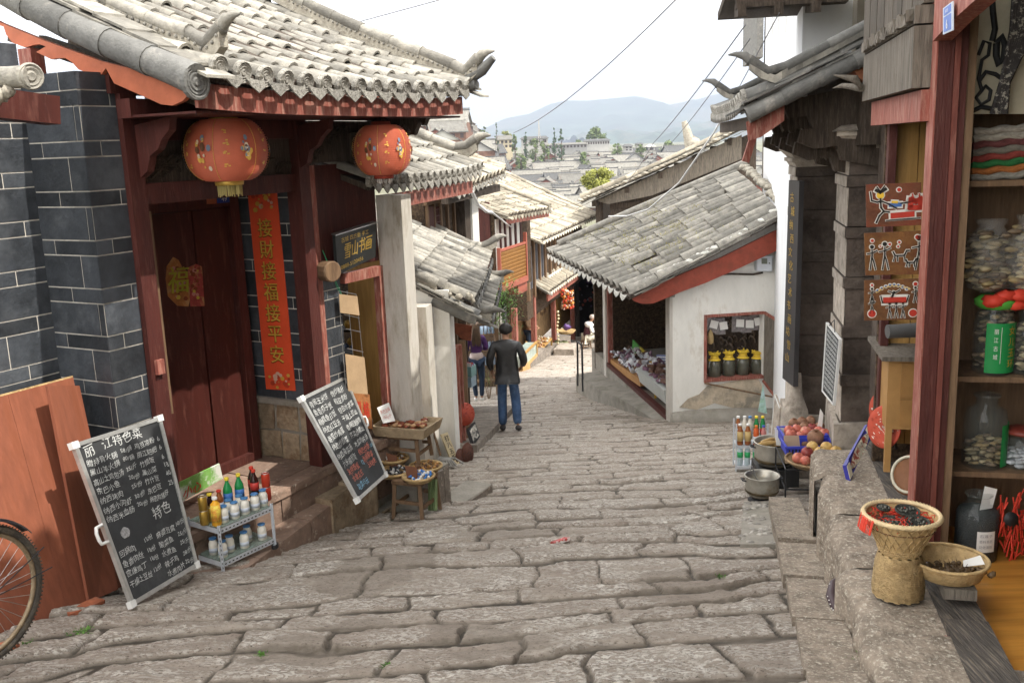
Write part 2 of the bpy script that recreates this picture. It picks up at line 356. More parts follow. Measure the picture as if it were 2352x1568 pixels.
WOODD=mat('dark_old_wood',(.060,.045,.034),.85,.3,6,col2=(.13,.105,.085),mix2=(.5,.7),scale2=10,bump=.3,bscale=30,stretch=(6,6,.7),island=.2)
WOODG=mat('grey_weathered_wood',(.155,.135,.11),.85,.25,5,col2=(.07,.06,.05),mix2=(.5,.7),scale2=12,bump=.3,bscale=30,stretch=(6,6,.6),island=.15)
WOODB=mat('brown_wood',(.17,.105,.06),.7,.2,5,col2=(.10,.06,.035),mix2=(.5,.7),bump=.15,stretch=(5,5,.6),island=.1)
WOODY=mat('yellow_wood',(.40,.235,.075),.55,.14,4,col2=(.30,.16,.045),mix2=(.45,.7),bump=.08,stretch=(7,7,.5),island=.1)
BRICKG=mat('grey_brick',(.042,.047,.055),.42,.22,7,col2=(.085,.092,.102),mix2=(.5,.72),scale2=3,bump=.2,bscale=30,island=.42,spec=.4)
JOINT=mat('white_joint',(.62,.58,.52),.9,.08,30,bump=.1)
STONEW=mat('tan_stone',(.30,.235,.16),.85,.22,9,col2=(.20,.135,.08),mix2=(.48,.62),bump=.5,bscale=30,island=.25,bdist=.015)
STONEG=mat('grey_stone',(.20,.172,.145),.85,.22,6,col2=(.42,.37,.31),mix2=(.56,.66),scale2=16,bump=.6,bscale=26,island=.18,bdist=.015)
STONER=mat('reddish_stone',(.24,.165,.125),.8,.2,6,col2=(.46,.40,.33),mix2=(.58,.68),scale2=18,bump=.6,bscale=26,island=.2,bdist=.012)
STONED=mat('dark_pier_stone',(.085,.066,.054),.9,.25,5,col2=(.14,.115,.095),mix2=(.5,.68),bump=.5,bscale=24,island=.25,bdist=.012)
STONEL=mat('pale_carved_stone',(.37,.325,.275),.9,.2,8,col2=(.2,.17,.14),mix2=(.5,.65),bump=.6,bscale=24,island=.2,bdist=.012)
PLINTH=mat('plinth_stone',(.225,.185,.145),.85,.25,9,col2=(.44,.40,.33),mix2=(.53,.62),scale2=48,bump=.7,bscale=30,bdist=.02)
PLAST=mat('white_plaster',(.74,.725,.68),.9,.06,2.5,col2=(.54,.49,.41),mix2=(.55,.74),scale2=2.4,bump=.25,bscale=14,stretch=(1.6,1.6,.6))
REDD=mat('dull_red_paint',(.155,.045,.033),.6,.2,5,col2=(.24,.10,.075),mix2=(.52,.70),scale2=14,bump=.15,stretch=(3,3,.5)); WOODK=mat('dark_grey_panels',(.095,.08,.064),.85,.25,5,col2=(.16,.14,.115),mix2=(.5,.7),scale2=9,bump=.3,stretch=(6,6,.6),island=.2)
PLASTG=mat('greyish_plaster',(.54,.51,.46),.9,.09,3,col2=(.33,.29,.23),mix2=(.48,.66),scale2=3,bump=.3,bscale=14,stretch=(2,2,.5))
WHITEW=mat('whitewashed_wall',(.76,.77,.78),.85,.03,2,col2=(.62,.62,.60),mix2=(.6,.8),scale2=1,bump=.08,bscale=25)
CREAM=mat('cream_plaster',(.46,.42,.35),.9,.08,2,bump=.1)
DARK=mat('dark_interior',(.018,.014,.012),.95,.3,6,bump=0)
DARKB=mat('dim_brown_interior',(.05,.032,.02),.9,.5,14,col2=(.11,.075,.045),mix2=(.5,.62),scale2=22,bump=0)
CONC=mat('concrete',(.27,.25,.215),.9,.14,5,col2=(.17,.16,.125),mix2=(.5,.7),bump=.3,bscale=40)
METALW=mat('grey_metal',(.55,.58,.62),.45,.06,20,bump=.03,metal=.2)
ALU=mat('aluminium',(.55,.55,.53),.35,.08,18,col2=(.42,.42,.40),mix2=(.5,.7),metal=.7,bump=.03)
BEAMW=mat('old_threshold_wood',(.075,.066,.058),.75,.3,4,col2=(.20,.165,.13),mix2=(.50,.66),scale2=7,bump=.35,bscale=14,stretch=(9,.7,9))
STEEL=mat('black_iron',(.03,.03,.032),.5,.2,20,metal=.3,bump=.05)
CHROME=mat('dull_chrome',(.5,.5,.5),.3,.1,20,metal=.9,bump=0)
SLATE=mat('chalkboard_slate',(.035,.037,.039),.8,.12,4,col2=(.075,.077,.08),mix2=(.5,.75),scale2=3,bump=.03)
CHALK=mat('white_chalk',(.50,.51,.50),.95,.12,60,bump=0)
CHALKR=mat('red_chalk',(.62,.22,.17),.95,.12,60,bump=0)
CHALKB=mat('blue_chalk',(.30,.55,.72),.95,.12,60,bump=0)
GOLD=mat('gold_lettering',(.62,.42,.10),.4,.1,30,metal=.45,bump=0)
WHITE=mat('white_paper',(.78,.77,.74),.8,.03,8,bump=0)
RED=mat('bright_red',(.62,.055,.03),.6,.08,12,bump=.05)
SCROLLR=mat('scroll_red_paper',(.72,.085,.028),.65,.05,8,bump=.03)
BLUE=mat('sign_blue',(.03,.06,.30),.4,.08,10,bump=0)
WICK=mat('wicker',(.47,.33,.16),.7,.15,18,col2=(.30,.19,.08),mix2=(.5,.7),bump=.35,bscale=90)
WICKD=mat('dark_wicker',(.27,.185,.10),.75,.2,18,bump=.35,bscale=90)
CARD=mat('cardboard',(.42,.29,.17),.9,.08,8,bump=.05)
CARDD=mat('reddish_brown_card',(.17,.075,.045),.9,.12,8,bump=.05)
CLOTHB=mat('dark_cloth',(.05,.045,.045),.9,.3,14,bump=.2)
GREENL=mat('leaf_green',(.10,.19,.04),.6,.3,8,island=.45,bump=0)
# ================================================================ roof kit
def nrm(v): v=np.array(v,float); return v/np.linalg.norm(v)
def tile_roof(name,a,b,L,slope,parent,m=TILE,slope2=None,sp=.19,seg=.25,r=.062,sag=.0,L2=None,caps='disc',curl=0.0,skirt=True,ends=0.0,lab=None,capm=None,back=None,miss=0.01):
    """tiled slope rising from eave line a->b; slope = rise/run; L run length; curl lifts both eave ends"""
    a=np.array(a,float);b=np.array(b,float);e=b-a;W=np.linalg.norm(e);eu=e/W
    h=nrm([eu[0],eu[1],0]); bk=np.array([-h[1],h[0],0]) if back is None else nrm(back)
    L2=L if L2 is None else L2
    def P(x,d,off=0):
        t=d/max(L,.01); z=d*(slope+((slope2 if slope2 is not None else slope)-slope)*x/W)-sag*math.sin(math.pi*min(1,t)); 
        ce=curl*(abs(2*x/W-1)**3)*max(0,1-t*1.2)
        return a+eu*x+bk*d+np.array([0,0,z+off+ce])
    nr=nrm(np.cross(eu,P(0,1)-P(0,0))); nr=nr if nr[2]>0 else -nr
    n=max(1,int(W/sp)); sp=W/n; r=max(min(r*.9,sp*.30),sp*.26); mb=MB(); cp=MB()
    rr=random.Random(hash(name)%1000+int(W*100))
    for i in range(n+1):
        x=i*sp; Lx=L+(L2-L)*i/n; k=max(1,int(Lx/seg)); sg=Lx/k
        for j in range(k):
            if rr.random()<miss: continue
            d0=j*sg-(.02 if j else 0); d1=(j+1)*sg+.015; xx=x+rr.gauss(0,.006); dz=rr.gauss(0,.004); yaw=rr.gauss(0,.010)
            A=P(xx,d0,dz+.012)+0; B=P(xx+yaw,d1,dz-.006); ax=nrm(B-A); sx=nrm(np.cross(nr,ax)); V=[]
            rj=r*rr.uniform(.93,1.07)
            for q,rad in ((A,rj*1.08),(B,rj*.92)):
                for t in range(7):
                    an=math.pi*t/6; V.append(q+sx*rad*math.cos(an)+nr*(rad*math.sin(an)*1.12))
            V2=[p*1 for p in V[:7]]; 
            mb.add(V,[(t,t+7,t+8,t+1) for t in range(6)],0,True)
            if j==0 and caps!='disc' or j>0:   # thickness lip at the lower end of each tile
                V3=V[:7]+[A+(p-A)*.74 for p in V[:7]]; mb.add(V3,[(t,t+1,t+8,t+7) for t in range(6)],0)
        # pan tiles between covers
        if i<n:
            for j in range(max(1,int(Lx/(seg*.7)))):
                sg2=Lx/max(1,int(Lx/(seg*.7))); A=P(x+sp/2,j*sg2-.015,.012+rr.gauss(0,.003)); B=P(x+sp/2,(j+1)*sg2+.01,.0); V=[]
                for q in (A,B):
                    for t in range(5): an=(t-2)/2; V.append(q+eu*an*(sp/2-.01)+nr*(.03*an*an-.075))
                mb.add(V,[(t,t+5,t+6,t+1) for t in range(4)],1,True)
        if caps=='disc':
            q=P(x,-.012,.0); ax=nrm(-bk-np.array([0,0,slope*.6])); rc=r*1.22; c=q+nr*r*.25
            cp.lathe(c,[(0.0,.012),(rc*.25,.015),(rc*.3,.006),(rc*.5,.014),(rc*.58,.006),(rc*.72,.014),(rc*.8,.008),(rc*.9,.018),(rc,.012),(rc,-.02),(rc*.6,-.02)][::-1],12,0,False,ax=ax)
        if caps in('disc','tri') and i<n:
            q=P(x+sp/2,-.02,0); dn=np.array([0,0,-1.]); k_=.10 if caps=='disc' else .12; w_=sp*.42; Y2=-bk*.03
            top=[q-eu*w_+dn*.0,q-eu*w_*.6+dn*.015+Y2,q+dn*.02+Y2,q+eu*w_*.6+dn*.015+Y2,q+eu*w_]; bot=[q+eu*w_*.75+dn*k_*.6+Y2,q+dn*k_+Y2,q-eu*w_*.75+dn*k_*.6+Y2]
            cp.prism(top+bot,bk*.012,0)
    ob=mb.build('tiles',[m,PANT[m.name]],parent,lab)
    if cp.v: cp.build('eave_caps',capm or CAPM,parent)
    # boarding below the tiles
    if skirt:
        s=MB(); Q=[P(-.02,.02,-.045),P(W+.02,.02,-.045),P(W+.02,L2,-.045),P(-.02,L,-.045)]; K=[q-np.array([0,0,.05]) for q in Q]; s.hexa(K+Q); s.build('roof_boarding',WOODD,parent)
    return P,W
def verge_ridge(name,pts,parent,r=.075,seg=.32,m=TILE,band=True,studs=False,bandh=.10,tip=None,bm=None):
    """run of big half-round tiles following pts, with a mortar band below"""
    pts=[np.array(p,float) for p in pts]; D=[0]
    for i in range(1,len(pts)): D.append(D[-1]+np.linalg.norm(pts[i]-pts[i-1]))
    def S(d):
        d=max(0,min(D[-1],d)); i=max(0,min(len(pts)-2,int(np.searchsorted(D,d))-1)); t=(d-D[i])/(D[i+1]-D[i]); return pts[i]*(1-t)+pts[i+1]*t
    mb=MB(); n=max(2,int(D[-1]/seg)); sg=D[-1]/n
    for i in range(n):
        a=S(i*sg-.01); b=S((i+1)*sg+.02); c=S((i+.5)*sg); k=R.uniform(.95,1.05)
        mb.tube([a,c,b],[r*k*.94,r*k,r*k*1.06],10,0,True)
    if tip is not None: # thin upturned blade closing the end
        q=pts[-1]; q2=pts[-2]; d=nrm(q-q2)
        mb.tube([q-d*.06,q+d*.05,q+d*.14+np.array([0,0,-.045]),q+d*.22+np.array([0,0,-.10])],[r*.9,r*.85,r*.5,r*.15],8)
    mb.build('ridge_tiles' if name is None else name,m,parent)
    if band:
        b2=MB(); sd_=nrm(np.cross(pts[1]-pts[0],[0,0,1])); m_=24; 
        for s_ in range(m_):
            a=S(D[-1]*s_/m_);b=S(D[-1]*(s_+1)/m_); w_=r*.8
            lo=np.array([0,0,-bandh-r*.6]); hi=np.array([0,0,-r*.3])
            b2.hexa([a-sd_*w_+lo,a+sd_*w_+lo,b+sd_*w_+lo,b-sd_*w_+lo,a-sd_*w_+hi,a+sd_*w_+hi,b+sd_*w_+hi,b-sd_*w_+hi])
        b2.build('ridge_bedding',bm or MORT,parent)
    if studs:
        b3=MB(); sd_=nrm(np.cross(pts[1]-pts[0],[0,0,1])); k=int(D[-1]/.055)
        for s_ in range(k):
            a=S(D[-1]*(s_+.5)/k)
            for q in (-1,1): b3.ball(a+sd_*q*r*.84+np.array([0,0,-r*.85]),.013,6)
        b3.build('ridge_studs',CAPM,parent)
def flat_tiles(pts,parent,w=.16,side=(0,0,1),seg=.2,m=TILE,n=2,drop=.035,name='verge_tiles'):
    """stepped thin flat tiles laid along a verge"""
    pts=[np.array(p,float) for p in pts]; mb=MB(); side=nrm(side)
    for a,b in zip(pts[:-1],pts[1:]):
        Ln=np.linalg.norm(b-a); k=max(1,int(Ln/seg)); d=(b-a)/k
        for l in range(n):
            for i in range(k):
                p=a+d*(i+.5*(l%2)-.05)+np.array([0,0,-l*drop+R.uniform(-.006,.006)])+side*(-.03*l+R.uniform(-.01,.01)); q=p+d*1.12+np.array([0,0,.012])
                mb.hexa([p-side*w/2,p+side*w/2,q+side*w/2,q-side*w/2]+[x+np.array([0,0,.018]) for x in (p-side*w/2,p+side*w/2,q+side*w/2,q-side*w/2)])
    mb.build(name,m,parent)
def bricks(name,fr,plane,u0,u1,z0,z1,parent,big=.215,small=.098,Lb=.47,j=.009,flip=False,th=.02,m=None,base=None,ph=0):
    """alternate tall / thin grey courses with white joints. plane: 'n' wall at n=base spanning u, or 'u' wall at u=base spanning n"""
    mb=MB(); s=1 if not flip else -1
    def bx(a,b,c,d,o0,o1,mm):
        if plane=='n': mb.box(fr,a,b,min(base+s*o0,base+s*o1),max(base+s*o0,base+s*o1),c,d,mm)
        else: mb.box(fr,min(base+s*o0,base+s*o1),max(base+s*o0,base+s*o1),a,b,c,d,mm)
    bx(u0,u1,z0,z1,-.15,0,1)
    z=z0+ph; i=0
    while z<z1:
        h=(big if i%2==0 else small); zt=min(z+h-j,z1); off=(0 if i%2==0 else .5)*Lb+(.23 if i%4>1 else 0)*Lb
        x=u0-((off)%Lb); 
        while x<u1:
            xa=max(u0,x+j/2); xb=min(u1,x+Lb-j/2)
            if xb-xa>.01 and zt-z>.01: bx(xa,xb,z,zt,0,.004,0)
            x+=Lb
        z+=h; i+=1
    return mb.build(name,[m or BRICKG,JOINT],parent)
def boxpart(name,fr,dims,m,parent,label=None,jit=0):
    mb=MB(); 
    for d in (dims if hasattr(dims[0],'__len__') else [dims]): mb.box(fr,*d,jit=jit)
    return mb.build(name,m,parent,label)
def rubble(name,fr,u0,u1,n0,n1,z0,z1,parent,rows,face='n',m=STONEG,mort=CONC,wmin=.25,wmax=.5,proud=.03):
    """squared stones set proud of a mortar core on one face"""
    mb=MB(); mb.box(fr,u0,u1,n0,n1,z0,z1,1)
    hz_=(z1-z0)/rows
    for r_ in range(rows):
        x=(u0 if face in 'nN' else n0)+.01; xe=(u1 if face in 'nN' else n1)-.01
        while x<xe-.05:
            w_=min(R.uniform(wmin,wmax),xe-x); 
            if xe-(x+w_)<wmin*.5: w_=xe-x
            za=z0+r_*hz_+.012; zb=z0+(r_+1)*hz_-.012; p=proud*R.uniform(.5,1.2)
            if face=='n': mb.box(fr,x+.012,x+w_-.012,n1-.02,n1+p,za,zb,0,jit=.01)
            elif face=='-u': mb.box(fr,u0-p,u0+.02,x+.012,x+w_-.012,za,zb,0,jit=.01)
            x+=w_
    return mb.build(name,[m,mort],parent)
# ================================================================ LEFT GATEHOUSE
GP=Fr((-1.68,7.98,0),28)
gate=thing('gatehouse','grey brick gatehouse with maroon doorway, curved tiled roof and orange bargeboard','gatehouse',GP.p(-.8,-.3,-2.9))
def build_gate():
    g=gate; fr=GP
    bricks('brick_wall',fr,'n',-2.09,-1.81,-3.0,.55,g,base=.02)
    t=.50
    bricks('brick_wall',fr,'u',-t,.02,-3.0,.55,g,base=-2.09,flip=True,ph=0)
    bricks('brick_wall',fr,'n',-6.2,-2.09,-3.2,.75,g,base=-t,ph=.02)
    # posts and frame
    boxpart('post',fr,(-1.81,-1.68,-.06,.07,-2.65,.42),MAROON,g)
    boxpart('post',fr,(-.13,.0,-.06,.08,-2.65,.42),MAROON,g)
    boxpart('post',fr,(.03,.10,-.06,.05,-2.65,-.1),REDP,g)
    boxpart('lintel',fr,(-1.68,-.13,-.05,.05,.12,.34),MAROON,g)
    boxpart('lintel',fr,(-1.68,-.13,-.04,.04,-.30,-.16),MAROON,g)
    # carved panel between the lintels
    mb=MB(); mb.box(fr,-1.68,-.13,-.03,-.0,-.16,.12)
    for i in range(26):
        a=R.uniform(-1.6,-.2); z=R.uniform(-.12,.08); mb.tube([fr.p(a+.09*math.cos(q),.01,z+.035*math.sin(q*1.7)) for q in np.linspace(0,5,9)],.008,5)
    mb.build('carved_panel',WOODD,g)
    # recess: side wall with scroll, back wall, doors
    rubble('stone_base',fr,-.05,.0,-.68,-.03,-2.65,-2.14,g,2,face='-u',m=STONEW,wmin=.2,wmax=.34,proud=.02)
    bricks('brick_wall',fr,'u',-.68,-.06,-2.13,.35,g,base=-.04,flip=True,Lb=.34)
    boxpart('stone_ledge',fr,(-.09,.0,-.68,-.03,-2.15,-2.10),CONC,g)
    mb=MB(); mb.box(fr,-1.70,-.0,-.90,-.70,-2.65,.40); mb.build('back_wall',MAROON,g)
    d=boxpart('door',fr,(-1.05,-.62,-.70,-.655,-2.58,-.42),DOORR,g)
    d=boxpart('door',fr,(-.60,-.24,-.70,-.655,-2.58,-.42),DOORR,g)
    boxpart('door_frame',fr,[(-.23,-.13,-.70,-.60,-2.65,-.30),(-1.16,-1.06,-.70,-.60,-2.65,-.30),(-1.06,-.23,-.70,-.61,-.41,-.30)],MAROON,g)
    boxpart('door_frame',fr,[(-1.06,-.23,-.70,-.60,-2.65,-2.57)],MAROON,g)
    boxpart('transom_panel',fr,(-1.06,-.23,-.69,-.66,-.29,.30),DOORR,g)
    boxpart('jamb_plank',fr,(-1.67,-1.60,-.62,.0,-1.78,-.35),WOODB,g)
    boxpart('side_wall',fr,(-1.80,-1.70,-.9,-.06,-2.65,.4),MAROON,g)
    mb=MB(); mb.box(fr,-1.78,-1.72,.07,.10,-1.45,-1.35); mb.build('peg',REDP,g)
    # eave beams, brackets
    boxpart('eave_beam',fr,(-1.87,1.0,.10,.22,.26,.38),MAROON,g)
    boxpart('purlin',fr,(-1.87,1.25,-.08,.06,.42,.54),MAROON,g)
    mb=MB()
    for u in np.arange(-1.75,1.2,.24): mb.beam(fr.p(u,-1.0,.86),fr.p(u,.72,.335),.06,.06)
    mb.build('rafters',WOODD,g)
    # row of carved brackets under the right end of the eave
    for u,zz in ((.95,.10),(.78,.02),(.60,-.05)):
        mb=MB(); pr=[(0,zz+.20),(.60,zz+.26),(.66,zz+.20),(.60,zz+.10),(.50,zz+.12),(.44,zz+.03),(.34,zz+.05),(.28,zz-.05),(.16,zz-.03),(.10,zz-.12),(0,zz-.12)]
        mb.prism([fr.p(u,n,z) for n,z in pr],fr.U*.06); mb.build('carved_bracket',WOODD,g)
    for u in (-1.72,-.10):
        mb=MB(); pr=[(.07,.22),(.40,.26),(.38,.18),(.30,.12),(.26,.06),(.18,.02),(.14,-.08),(.07,-.12)]
        mb.prism([fr.p(u,n,z) for n,z in pr],fr.U*.06); mb.build('carved_bracket',MAROON,g)
    mb=MB(); mb.box(fr,.0,1.0,.0,.05,-.08,.26)
    for i in range(14):
        a=R.uniform(.05,.95); z=R.uniform(-.02,.2); mb.tube([fr.p(a+.06*math.cos(q),.06,z+.04*math.sin(q*1.7)) for q in np.linspace(0,5,9)],.009,5)
    mb.build('carved_panel',WOODD,g)
    # fascia board (lit pink-red) at the eave
    a=fr.p(-1.86,.72,0); b=fr.p(1.30,.72,0)
    mb=MB(); n=20
    for i in range(n):
        u0=-1.86+i*3.16/n; u1=u0+3.16/n; z=lambda u:.29+.035*abs((u+.28)/1.6)**3
        mb.hexa([fr.p(u0,.77,z(u0)-.03),fr.p(u0,.80,z(u0)-.03),fr.p(u1,.80,z(u1)-.03),fr.p(u1,.77,z(u1)-.03)]+[fr.p(u0,.77,z(u0)+.12),fr.p(u0,.80,z(u0)+.12),fr.p(u1,.80,z(u1)+.12),fr.p(u1,.77,z(u1)+.12)])
    mb.build('fascia',REDP,g)
    boxpart('soffit_board',fr,(-1.86,1.3,.2,.77,.262,.277),MAROON,g)
    # tiled slope
    tile_roof('gate',fr.p(-1.72,.84,.46),fr.p(1.32,.84,.46),2.5,.44,g,sag=.06,curl=.07,seg=.27,r=.066,sp=.19,back=-fr.N)
    # right verge ridge with flying tip
    def up(u,k,dz=0): return fr.p(u,.84-k,.50+.44*k-.06*math.sin(math.pi*min(1,max(0,k)/2.5))+dz)
    verge_ridge(None,[up(1.36,k,.16+.02) for k in np.linspace(2.4,.35,8)]+[up(1.36,.15,.17),fr.p(1.36,.78,.65),fr.p(1.36,.88,.70),fr.p(1.36,.95,.765)],g,r=.055,m=TILE,studs=True,tip=1)
    mb=MB(); mb.tube([fr.p(1.36,.78,.58),fr.p(1.36,.98,.66),fr.p(1.36,1.10,.76)],[.06,.05,.03],6); mb.tube([fr.p(1.36,.70,.50),fr.p(1.36,.92,.55)],[.06,.05],6); mb.build('corner_tiles',TILED,g)
    flat_tiles([up(1.48,2.3,.02),up(1.48,0,.0)],g,side=fr.U,n=2)
    # left verge: curved ridge with tip, flat tiles, big round verge tile, orange bargeboard
    verge_ridge(None,[up(-1.62,k,.15) for k in np.linspace(2.3,.4,7)]+[up(-1.62,.28,.17),fr.p(-1.62,.68,.69),fr.p(-1.62,.76,.73),fr.p(-1.62,.82,.79)],g,r=.046,m=TILE,studs=True,tip=1)
    flat_tiles([up(-1.80,2.6,.06),up(-1.80,.02,.03)],g,w=.24,side=fr.U,seg=.26,n=2,drop=.03)
    mb=MB(); ks=np.linspace(2.7,-.02,9)
    for k0,k1 in zip(ks[:-1],ks[1:]): mb.tube([up(-1.95,k0+.02,-.03),up(-1.95,(k0+k1)/2,-.03),up(-1.95,k1-.02,-.03)],[.088,.09,.096],14)
    mb.build('verge_round_tiles',TILED,g)
    mb=MB(); mb.lathe(up(-1.95,-.045,-.045),[(.0,.012),(.02,.015),(.03,.006),(.05,.014),(.058,.006),(.072,.014),(.08,.008),(.09,.018),(.105,.012),(.105,-.02),(.06,-.02)][::-1],18,0,False,ax=fr.N); mb.build('eave_caps',TILED,g)
    # bargeboard with scalloped lower edge, seen from its outer face; outline surveyed on the plane u=-1.90
    ol=[(0,52),(105,95),(230,140),(330,165),(436,172),(437,212),(420,232),(395,243),(370,240),(330,222),(262,192),(250,170),(243,157),(233,171),(222,176),(180,160),(165,143),(150,134),(132,134),(118,137),(83,120),(105,107),(90,102),(76,104),(58,110),(28,98),(14,80),(8,62),(-60,20),(-60,30)]
    P=[fr.hitu(x,y,-1.90) for x,y in [(-70,16)]+ol[:-2]+[(-40,45)]]
    P=[fr.p(-1.90,q[1],q[2]) for q in P]; mb=MB(); mb.prism(P,fr.U*.035); mb.build('bargeboard',ORANGEP,g)
    # rafter end block and small pink return
    boxpart('beam_end',fr,(-1.90,-1.80,-.75,-.62,.45,.75),REDP,g)
build_gate()
def porch():
    fr=GP; t=thing('stone_porch','stone porch platform with a lower kerb slab in front of the maroon doorway','porch',fr.p(-.8,.1,-3.1))
    m=MB()
    # upper platform slabs
    us=[-1.95,-1.2,-.55,.1,.75,1.0]
    for a,b in zip(us[:-1],us[1:]): m.box(fr,a+.004,b-.004,-.9,-.05,-3.2,-2.65,jit=.004); m.box(fr,a+.004,b-.004,-.045,.13,-2.72,-2.655,jit=.005); 
    for a,b in zip(np.arange(-1.95,.9,.31),np.arange(-1.64,1.2,.31)): m.box(fr,a+.004,min(b,1.)-.004,-.05,.115,-3.2,-2.722,jit=.004)
    m.build('platform',STONER,t)
    m=MB()
    e=lambda u:.5-.17*(u+1.64)
    us=[-1.95,-1.35,-.62,.05,.5]
    for a,b in zip(us[:-1],us[1:]):
        P=[fr.p(a+.005,.12,0),fr.p(b-.005,.12,0),fr.p(b-.005,e(b),0),fr.p(a+.005,e(a),0)]
        lo_=[p+np.array([0,0,-3.6]) for p in P]; hi_=[p+np.array([0,0,-2.912+R.uniform(-.006,.006)]) for p in P]; m.hexa([lo_[0],lo_[3],lo_[2],lo_[1]][::-1]+[hi_[0],hi_[3],hi_[2],hi_[1]][::-1])
    m.build('kerb_slab',STONER,t)
    m=MB()
    for i,(a,b) in enumerate(((-.30,.02),(.02,.24),(.24,.50))):
        P=[(e(a)-.16,a),(e(b)-.16,b),(e(b)+.03,b),(e(a)+.03,a)]
        h=[-2.86,-2.83,-2.80][i]
        lo_=[fr.p(u,n,-3.6) for n,u in P]; hi_=[fr.p(u,n+R.uniform(-.015,.015),h) for n,u in P]; m.hexa(lo_[::-1]+hi_[::-1])
    m.build('edge_stones',STONEW,t)
porch()
# ================================================================ RIGHT SHOP (near)
SP=Fr((1.89,3.65,0),13)
shop=thing('souvenir_shop','timber shop front with weathered red posts, grey plank panels and open shelves','shop',SP.p(1.2,0,-2.4))
us_near=SP.hit(2128,650,0)[0]
def build_shop():
    s=shop; fr=SP; z0=-2.3
    boxpart('threshold_beam',fr,[(-1.6,.55,.0,.20,z0-.16,z0+.012),(.553,3.4,.0,.20,z0-.16,z0+.0)],BEAMW,s)
    mb=MB(); 
    for k in range(3): mb.box(fr,-1.6,3.4,-.012+.0*k,.0,z0-.05-.045*k,z0-.02-.045*k)
    mb.build('threshold_moulding',REDP,s)
    mb=MB(); mb.box(fr,-.40,-.25,.08,.14,z0-.0,z0+.004); mb.build('latch_socket',WOODD,s)
    ua=us_near
    boxpart('post',fr,(ua,ua+.17,-.0,.074,z0,1.3),MAROON,s,'maroon front post of the souvenir shop')
    boxpart('post_face',fr,(ua-.002,ua+.172,-.008,-.0005,z0,1.3),REDP,s)  # street side paler: weathered paint, with its skylight put into the colour
    boxpart('post',fr,(ua-.01,ua+.10,.077,.104,z0,1.3),REDD,s)
    boxpart('door_stile',fr,[(ua+.0,ua+.09,.107,.140,z0,1.3)],MAROON,s)
    boxpart('door_stile',fr,[(ua+.01,ua+.09,.143,.182,z0,1.3)],WOODB,s)
    # far narrow post
    uf=fr.hit(2030,600,.0)[0]
    boxpart('post',fr,(uf,uf+.09,.0,.05,-2.1,.25),MAROON,s)
    zl=fr.hit(2060,262,0)[2]
    boxpart('lintel',fr,(ua+.12,uf+.5,-.05,.03,zl-.06,zl+.10),REDP,s)
    boxpart('lintel',fr,(ua+.12,uf+.6,-.10,.04,zl+.11,zl+.42),WOODG,s)
    mb=MB(); 
    for i in range(22): mb.box(fr,ua+.14+i*.085,ua+.20+i*.085,-.13,-.09,zl+.44,zl+.50,jit=.012)
    mb.box(fr,ua+.12,uf+.6,-.10,.04,zl+.43,zl+.52); mb.build('moulded_rail',WOODG,s)
    mb=MB(); u=ua+.13
    while u<uf+.75: mb.box(fr,u,u+.30,-.06,.0,zl+.53,zl+2.6); mb.box(fr,u+.305,u+.325,-.03,.0,zl+.53,zl+2.6); u+=.33
    mb.build('upper_panels',WOODK,s)
    mb=MB(); mb.tube([fr.p(uf+.5,-.12,zl+.20),fr.p(uf+.45,-.17,zl+.26),fr.p(uf+.58,-.3,zl+.3)],[.012,.03,.004],6); mb.tube([fr.p(uf+.5,-.12,zl+.20),fr.p(uf+.7,-.22,zl+.23),fr.p(uf+.8,-.28,zl+.22)],[.03,.02,.004],6); mb.build('carved_bird',WOODG,s)
    # near lintel, overhead, running toward the viewer
    zz=fr.hit(2200,75,0)[2]
    P=[(ua,zz-.0),(ua,zz+.4),(-2,zz+.62),(-2,zz+.10),(ua-1.0,zz+.10),(ua-.4,zz+.05)]
    mb=MB(); mb.prism([fr.p(u,-.03,z) for u,z in P],fr.N*.09); mb.build('lintel',REDP,s,'pinkish peeling lintel above the shop opening')
    # yellow boards and dark interior in the side opening
    boxpart('yellow_panel',fr,[(uf+.10,uf+.13,.02,.20,-2.15,.1),(uf+.10,uf+.13,.205,.38,-2.15,.1)],WOODY,s)
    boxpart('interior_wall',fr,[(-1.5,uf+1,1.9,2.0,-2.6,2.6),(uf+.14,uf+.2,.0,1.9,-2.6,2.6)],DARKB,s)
    boxpart('sun_block_wall',fr,[(uf+.2,5.2,1.3,1.5,-2.6,2.6)],STONED,s)  # wall added between shop and pier to stop a sun leak onto the paving
    boxpart('ceiling',fr,(-1.6,uf+1,.05,2.0,1.25,1.35),WOODD,s)
    boxpart('shop_floor',fr,[(-2.2,3.3,.17,2.6,z0-.10,z0-.06)],mat('varnished_floor',(.42,.19,.035),.35,.15,2,stretch=(.7,9,1),bump=.03,col2=(.30,.12,.02),mix2=(.5,.7)),s)
    # shelf unit facing the viewer
    us=ua+.14; H=lambda x,y:fr.hitu(x,y,us)
    zs=[H(2280,1285)[2],H(2280,1085)[2],H(2280,866)[2],H(2280,415)[2],H(2280,262)[2]]
    mb=MB()
    for z in zs[1:4]: mb.box(fr,us,us+.42,.19,1.7,z-.03,z)
    mb.box(fr,us-.0,us+.42,.183,.189,z0-.05,1.2); mb.box(fr,us+.42,us+.45,.19,1.7,z0-.2,1.2)
    mb.build('shelves',WOODB,s)
    boxpart('bench_board',fr,(us-.12,us+.42,.12,1.7,zs[0]-.06,zs[0]),mat('pale_board',(.40,.33,.22),.7,.12,4,stretch=(1,6,1)),s)
    # roofs of the shop: upper storey wall + eave far above the frame (shades the street)
    boxpart('upper_wall',fr,(1.75,6.5,.05,.2,1.35,3.2),WOODD,s)
